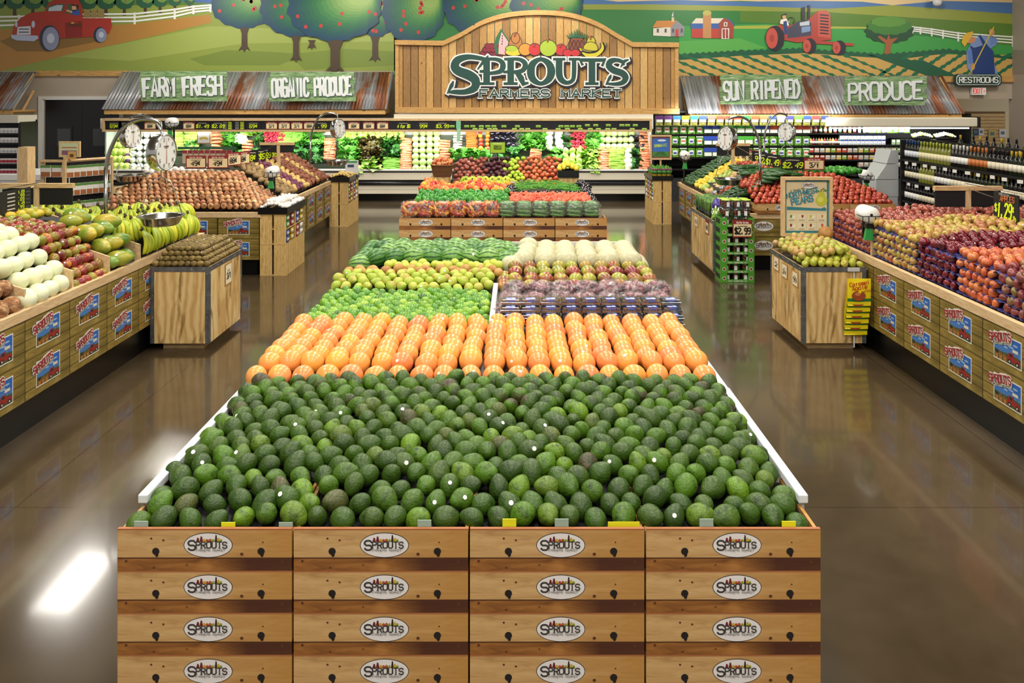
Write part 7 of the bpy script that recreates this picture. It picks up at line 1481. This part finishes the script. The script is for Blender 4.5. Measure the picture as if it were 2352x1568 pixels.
m.disc(.02, h1-.1, .08, .02, .017, 3, 18).disc(-.04, h1-.2, .07, .02, .017, 3, 18); text(m, 'ORGANIC', 0, .58, .05, .24, 5, .016, .24, rot=.08); m.build('picture', [flat('#3a72c4'), flat('#4a8a3a'), flat('#2d5a26'), flat('#e6ecf2'), flat('#8a3a44'), flat('#a8c83a')], op); MB().box(-.015, .015, .02, .05, 0, h0).build('post', PINE_Z, op)
hb = E('potted_herb', (0, 0, 0), 'h', 'potted herb'); MB().lathe([(.035, 0), (.05, .11), (.06, .16), (.055, .16)], 12).build('sleeve', flat('#c9a83a', .3), hb, smooth=True); MB().lathe([(.051, .1), (.062, .165)], 12).build('sleeve_top', flat('#3f7a34', .3), hb, smooth=True); f_ = bunch_leaf(30, .11, .016, .1, 12); f_.v = [(x*.6, y*.6, z*1.1+.14) for x, y, z in f_.v]; f_.build('leaves', L_MD, hb); MB().lathe([(.058, .175), (.064, .19)], 12).build('pink_band', flat('#b8478a', .4), hb)
HB = Pro(hb)
for i in range(4):
    for j in range(4): HB.at((XP(1500, 14.2)+.04+.085*i, 14.26+.14*j, .81), U(0, 6), 'herb in a yellow sleeve with pink band on the tray below the blue poster', 'potted herbs')
# ---------------------------------------------------------------- green tomato boxes
def tomato_box():
    b = E('green_tomato_box', (0, 0, 0), 'g', 'box'); G1 = flat('#4f9a2a', .5); w_, d_, h_ = .415, .3, .113
    MB().prism([(0, 0), (w_, 0), (w_, h_), (w_-.075, h_), (w_-.085, .045), (w_-.1, .035), (.1, .035), (.085, .045), (.075, h_), (0, h_)], 0, .006).build('front', G1, b); MB().box(0, .006, .006, d_, 0, h_).box(w_-.006, w_, .006, d_, 0, h_).box(.006, w_-.006, d_-.006, d_, 0, h_).box(.006, w_-.006, .006, d_-.006, 0, .006).build('tray', G1, b)
    m = MB(); text(m, 'www.tommies.nl', w_/2, .01, .017, .24, 0, -.002, .22, k=1)
    for x in (.04, w_-.04): m.disc(x, .05, .022, .022, -.001, 0, 16).disc(x, .05, .016, .016, -.0016, 1, 14).disc(x, .052, .009, .01, -.002, 2, 12)
    m.build('lettering', [WHITE, flat('#3a2420'), flat('#b8302a')], b.children[0]); MB().box(-.001, 0, .05, .25, .03, .09).build('side_print', flat('#24301c'), b); return Pro(b)
TB = tomato_box(); TBX, TBY = XP(1656, 9.74), 9.74
def tom_tub(lid):
    b = E('tomato_tub', (0, 0, 0), 't', 'tub'); MB().lathe([(.045, 0), (.058, .09), (.06, .095)], 16).build('cup', CLAM, b, smooth=True); o = cluster(.04, .04, .035, 26, .014).build('tomatoes', flat('#a8262a', .25), b, smooth=True); o.location.z = .045; o['kind'] = 'stuff'
    MB().lathe([(.06, .093), (.06, .102), (.04, .106)], 16).build('lid', CLAM if not lid else flat('#b9d84a', .35), b, smooth=True); MB().box(-.018, .018, -.062, -.059, .02, .075).build('sticker', flat('#e9e9e6'), b); return Pro(b)
T1, T2 = tom_tub(False), tom_tub(True)
for k in range(7):
    TB.at((TBX, TBY, .1145*k), 0, 'green printed cardboard tomato box, %s in the stack from the floor' % ordn[k], 'green tomato boxes')
    for i in range(3): T1.at((TBX+.087+.12*i, TBY+.085, .1145*k+.008), U(-.3, .3), 'clear tub of cherry tomatoes in the green box %s from the floor, %s' % (ordn[k], ('left', 'middle', 'right')[i]), 'tubs in the green boxes')
for k in range(2):
    for i in range(3):
        for j in range(2): (T2 if k else T1).at((TBX+.085+.125*i, TBY+.08+.13*j, .805+.112*k), U(-.4, .4), 'tomato tub %s on top of the green boxes, %s, %s row' % ('with lime lid' if k else 'without coloured lid', ('left', 'middle', 'right')[i], ('front', 'back')[j]), 'tubs on top of the green boxes')
tagcard(XP(1706, 9.7), 9.71, ZP(545, 9.71), .245, .215, '$2.99', 'sale', 'large maroon Healthy Savings card reading 2.99 on the green tomato boxes')
# asparagus bin
AS = fruit('asparagus_spear', ['#6a9440', '#78a24c', '#5c8436'], .5, (30, .5, .7, '#4a4a5a')); m = MB(); r2 = random.Random(3)
for k in range(26): x, y = r2.uniform(-.035, .035), r2.uniform(-.035, .035); m.tube([(x*.7, y*.7, 0), (x, y, .14), (x*1.2, y*1.2, .2), (x*1.25, y*1.25, .23)], [.006, .006, .007, .002], 0, 5)
ab = m.build('asparagus_bunch', AS, smooth=True); T(ab, 'bunch of green asparagus standing in the plywood bin', 'asparagus', 'asparagus bunches'); MB().lathe([(.04, .05), (.04, .06)], 10).build('rubber_band', flat('#5a3a7a'), ab); AB = Pro(ab)
for j in range(7):
    for i in range(4): AB.at((2.585+.09*i, 10.42+.115*j, .70), U(0, 6), rot=(U(-.1, .1), U(-.1, .1), U(0, 6)))
cb_ = E('celery_bag', (0, 0, 0), 'purple and white bag of celery hearts beside the asparagus', 'bag'); o = sticks(10, .3, .016, 31, .06, .8); o.build('celery', CEL, cb_, smooth=True)
m = ball(1, 1, 16, 10, lump=.1); m.v = [(x*.17, y*.075, z*.05) for x, y, z in m.v]; m.build('film', FILM, cb_, smooth=True); m = MB(); m.lathe([(.9, -.0), (1, .35), (.9, .75), (.5, 1)], 16); m.v = [(z*.16, x*.078, y*.054) for x, y, z in m.v]; m.build('printed_end', flat('#3f2f86', .3), cb_, smooth=True); CBp = Pro(cb_)
for k in range(3): CBp.at((2.62+.13*k, 10.2+.03*k, .85), rot=(0, R(-50), R(60)), label='purple and white bag of celery hearts at the near end of the asparagus, %s' % ordn[k], group='celery bags')
# caramel wrap strip on the pear bin
cs = E('clip_strip', (XP(1963, 7.06), 7.07, .74), 'clear hanging strip with clip that holds the yellow caramel packets', 'strip'); MB().box(-.005, .005, 0, .003, -.70, -.0).build('strip', flat('#dfe2e0', .2), cs); MB().box(-.06, .045, -.012, 0, -.012, .02).build('clip', flat('#c9ccc8', .2), cs)
def packet():
    b = E('caramel_packet', (0, 0, 0), 'c', 'packet'); m = MB(); n = 8; vs = []; w_, h_ = .208, .235
    for i in range(9):
        t = i/8; dz = .016*sin(pi*t)
        for q in range(n+1): u = q/n; vs.append(((u-.5)*w_, -dz*sin(pi*u)-.002, t*h_))
    m.add(vs, [(i*(n+1)+q, i*(n+1)+q+1, (i+1)*(n+1)+q+1, (i+1)*(n+1)+q) for i in range(8) for q in range(n)], 0); m.box(-w_/2, w_/2, -.002, 0, -.012, 0, 0); m.m = [2 if .1 < sum(m.v[j][2] for j in f)/4/h_ < .27 else 0 for f in m.f]
    m.build('pouch', [flat('#f0d91c', .25), flat('#f0d91c'), flat('#2f7a34', .3)], b, smooth=True)
    m = MB(); m.disc(-.01, .085, .062, .045, -.0172, 0, 24).disc(-.02, .1, .025, .016, -.0177, 1, 16); m.build('apple_picture', [flat('#9c4a26', .25), flat('#c47a4a')], b); m = MB(); text(m, 'Caramel', -.0, .178, .034, .18, 0, -.0165, .17, rot=.16); text(m, 'Apple', .0, .14, .036, .14, 0, -.0172, .17, rot=.16); text(m, 'wrap', .065, .122, .02, .07, 0, -.0172, .17, rot=.16); m.build('lettering', flat('#c02a26', .4), b); return Pro(b)
CP = packet()
for k in range(6): CP.at((XP(1966, 7.05), 6.985+.0145*k, .447-.056*k), 0, 'yellow caramel apple wrap packet, %s on the strip from the top' % ordn[k], 'caramel packets')
# ---------------------------------------------------------------- seed packet rack, cooler, freezer at the far left
rk = E('packet_rack', (XP(152, 10.4), 10.4, 0), 'pine corner rack of hanging snack packets behind the bananas', 'rack', None, 0)
for x, y in ((-.32, .02), (0, -.04), (.34, .5)): MB().box(x-.02, x+.02, y-.02, y+.02, 0, 1.47).build('post', PINE_Z, rk)
MB().box(-.34, 0, -.03, .03, 1.44, 1.47).build('top_bar', PINE_X, rk); MB().tube([(0, -.02, 1.455), (.34, .5, 1.455)], .022, 0, 4).build('top_bar', PINE_X, rk); MB().prism([(-.3, .3), (0, .3), (0, 1.42), (-.3, 1.42)], .05, .06).add([(.03, .03, .3), (.34, .52, .3), (.34, .52, 1.42), (.03, .03, 1.42)], [(0, 1, 2, 3)]).build('back_board', BLACK, rk)
sp2 = pack('seed_packet', .135, .16, .02, ('box', flat('#e9e6dc', .4)), [('header', -.5, .5, .8, 1, '#5a8a3a'), ('picture', -.44, .44, .06, .45, '#a8663a')], 's', 'packet'); rx, ry = rk.location.x, rk.location.y
for r in range(3):
    for i in range(2): sp2.at((rx-.255+.145*i, ry-.02, 1.24-.25*r), 0, 'white packet with a brown picture on the left face of the rack, %s row, %s' % (('top', 'middle', 'bottom')[r], ('left', 'right')[i]), 'packets on the rack')
    for i in range(7): sp2.at((rx+.03+.045*i, ry+.0+.07*i, 1.23-.24*r), R(30 if i < 5 else 15), 'packet on the right face of the rack, %s row, %s from the corner' % (('top', 'middle', 'bottom')[r], ordn[i]), 'packets on the rack')
rs2 = E('rack_sign', (XP(159, 10.4), 10.4, 1.475), 'small framed sign with a parchment price tag on top of the packet rack', 'sign'); MB().box(-.14, .14, 0, .03, .03, .24).box(-.08, .08, 0, .03, 0, .03).build('frame', PINE_Z, rs2); m = MB().rect(-.115, .115, .055, .215, -.001, 0).rect(-.1, .1, .06, .12, -.0015, 1).rect(-.1, .1, .15, .165, -.0015, 2); m.build('picture', [flat('#c9d8a8'), flat('#8a5a7a'), flat('#c8604a')], rs2); m = MB().prism([(-.0, -.0), (.09, .0), (.1, .11), (-.01, .11)], -.02, -.015); text(m, '88', .045, .035, .035, .05, 1, -.022, .2); m.build('price_tag', [flat('#d9a860'), BLK_INK], rs2)
ro = E('reach_in_cooler', (0, 0, 0), 'black open cooler with rows of white packages at the far left', 'cooler'); y = 15.0; a, b = XP(-60, y), XP(45, y)
MB().box(a, b, y+.5, y+.55, 0, ZP(276, y)).build('back_panel', flat('#2a2b2e'), ro); MB().box(b-.03, b+.02, y, y+.55, 0, ZP(280, y)).build('end_panel', BLACK, ro, bev=.01); MB().box(a, b, y-.05, y+.55, ZP(282, y), ZP(265, y)).build('canopy', flat('#d8d2c2', .4), ro)
for py in (306, 328, 352, 376, 400): MB().box(a, b-.03, y+.02, y+.5, ZP(py, y)-.03, ZP(py, y)).build('shelf', BLACK, ro)
yp = pack('yogurt_cup', .09, .1, .09, ('box', flat('#eceae6', .3)), [('band', -.5, .5, .2, .55, '#c9ccd2')], 'y', 'cup'); yr = pack('yogurt_cup', .09, .1, .09, ('box', flat('#e9e2de', .3)), [('band', -.5, .5, .2, .7, '#b8384a')], 'y', 'cup')
for r, py in enumerate((306, 328, 352, 376, 400)):
    for i in range(5): (yr if r > 2 else yp).at((XP(3+8.6*i, y), y+.07, ZP(py, y)), 0, '%s cup in the cooler at the far left, %s shelf, %s from the edge' % ('red-banded' if r > 2 else 'white', ordn[r], ordn[i]), 'cups in the cooler')
fz = E('chest_freezer', (0, 0, 0), 'low white chest freezer behind the left chalk board', 'freezer'); y = 11.0; a, b = XP(-40, y), XP(97, y)
MB().box(a, b, y, y+.9, 0, ZP(408, y)-.04).build('body', flat('#dfe0de', .3), fz, bev=.01); MB().box(a, b+.01, y-.015, y+.05, ZP(408, y)-.04, ZP(400, y)).box(a, b+.01, y+.85, y+.91, ZP(408, y)-.04, ZP(400, y)).box(b-.05, b+.01, y+.05, y+.85, ZP(408, y)-.04, ZP(400, y)).build('rim', WHITE, fz, bev=.008)
wp2 = E('wooden_sign_post', (XP(47, 9.6), 9.6, .0), 'boxy pine sign post with a pale notice at the left edge', 'sign'); MB().box(-.03, .085, 0, .16, .9, ZP(338, 9.6)).build('box', PINE_Z, wp2); MB().box(-.02, .06, .02, .12, 0, .9).build('post', PINE_Z, wp2); MB().box(-.05, -.031, .01, .15, 1.2, ZP(342, 9.6)).build('notice', flat('#dcd3c8'), wp2)
pg2 = E('garlic_bag_rack', (XP(420, 11.9), 11.9, 1.25), 'low green-topped rack of hanging bags behind the onions', 'rack'); MB().box(-.08, .8, 0, .02, .26, .3).build('top_bar', flat('#2f5a3a'), pg2); m = MB()
for k in range(9): MB().box(.0+.085*k, .07+.085*k, -.02, .0, .05, .25).box(.0+.085*k, .07+.085*k, -.022, -.02, .2, .25, 1).build('hanging_bag', [flat('#b8a08a', .3), flat('#8a2a34')], pg2)
MB().box(.3, .33, 0, .02, 0, .26).build('post', PINE_Z, pg2)
bgs = E('paper_bag_stack', (XP(797, 14.6), 14.55, .805), 'stack of white printed bags behind the far black tray', 'bags'); MB().box(-.02, .2, 0, .12, .06, .32).build('bags', flat('#dcdde0', .4), bgs); MB().box(-.02, .2, -.002, 0, .28, .32).rect(.02, .14, .2, .25, -.003, 1).build('print', [flat('#4a9a5a'), flat('#3a4a6a')], bgs); MB().box(-.02, .2, 0, .12, 0, .06).build('stand', BLACK, bgs)
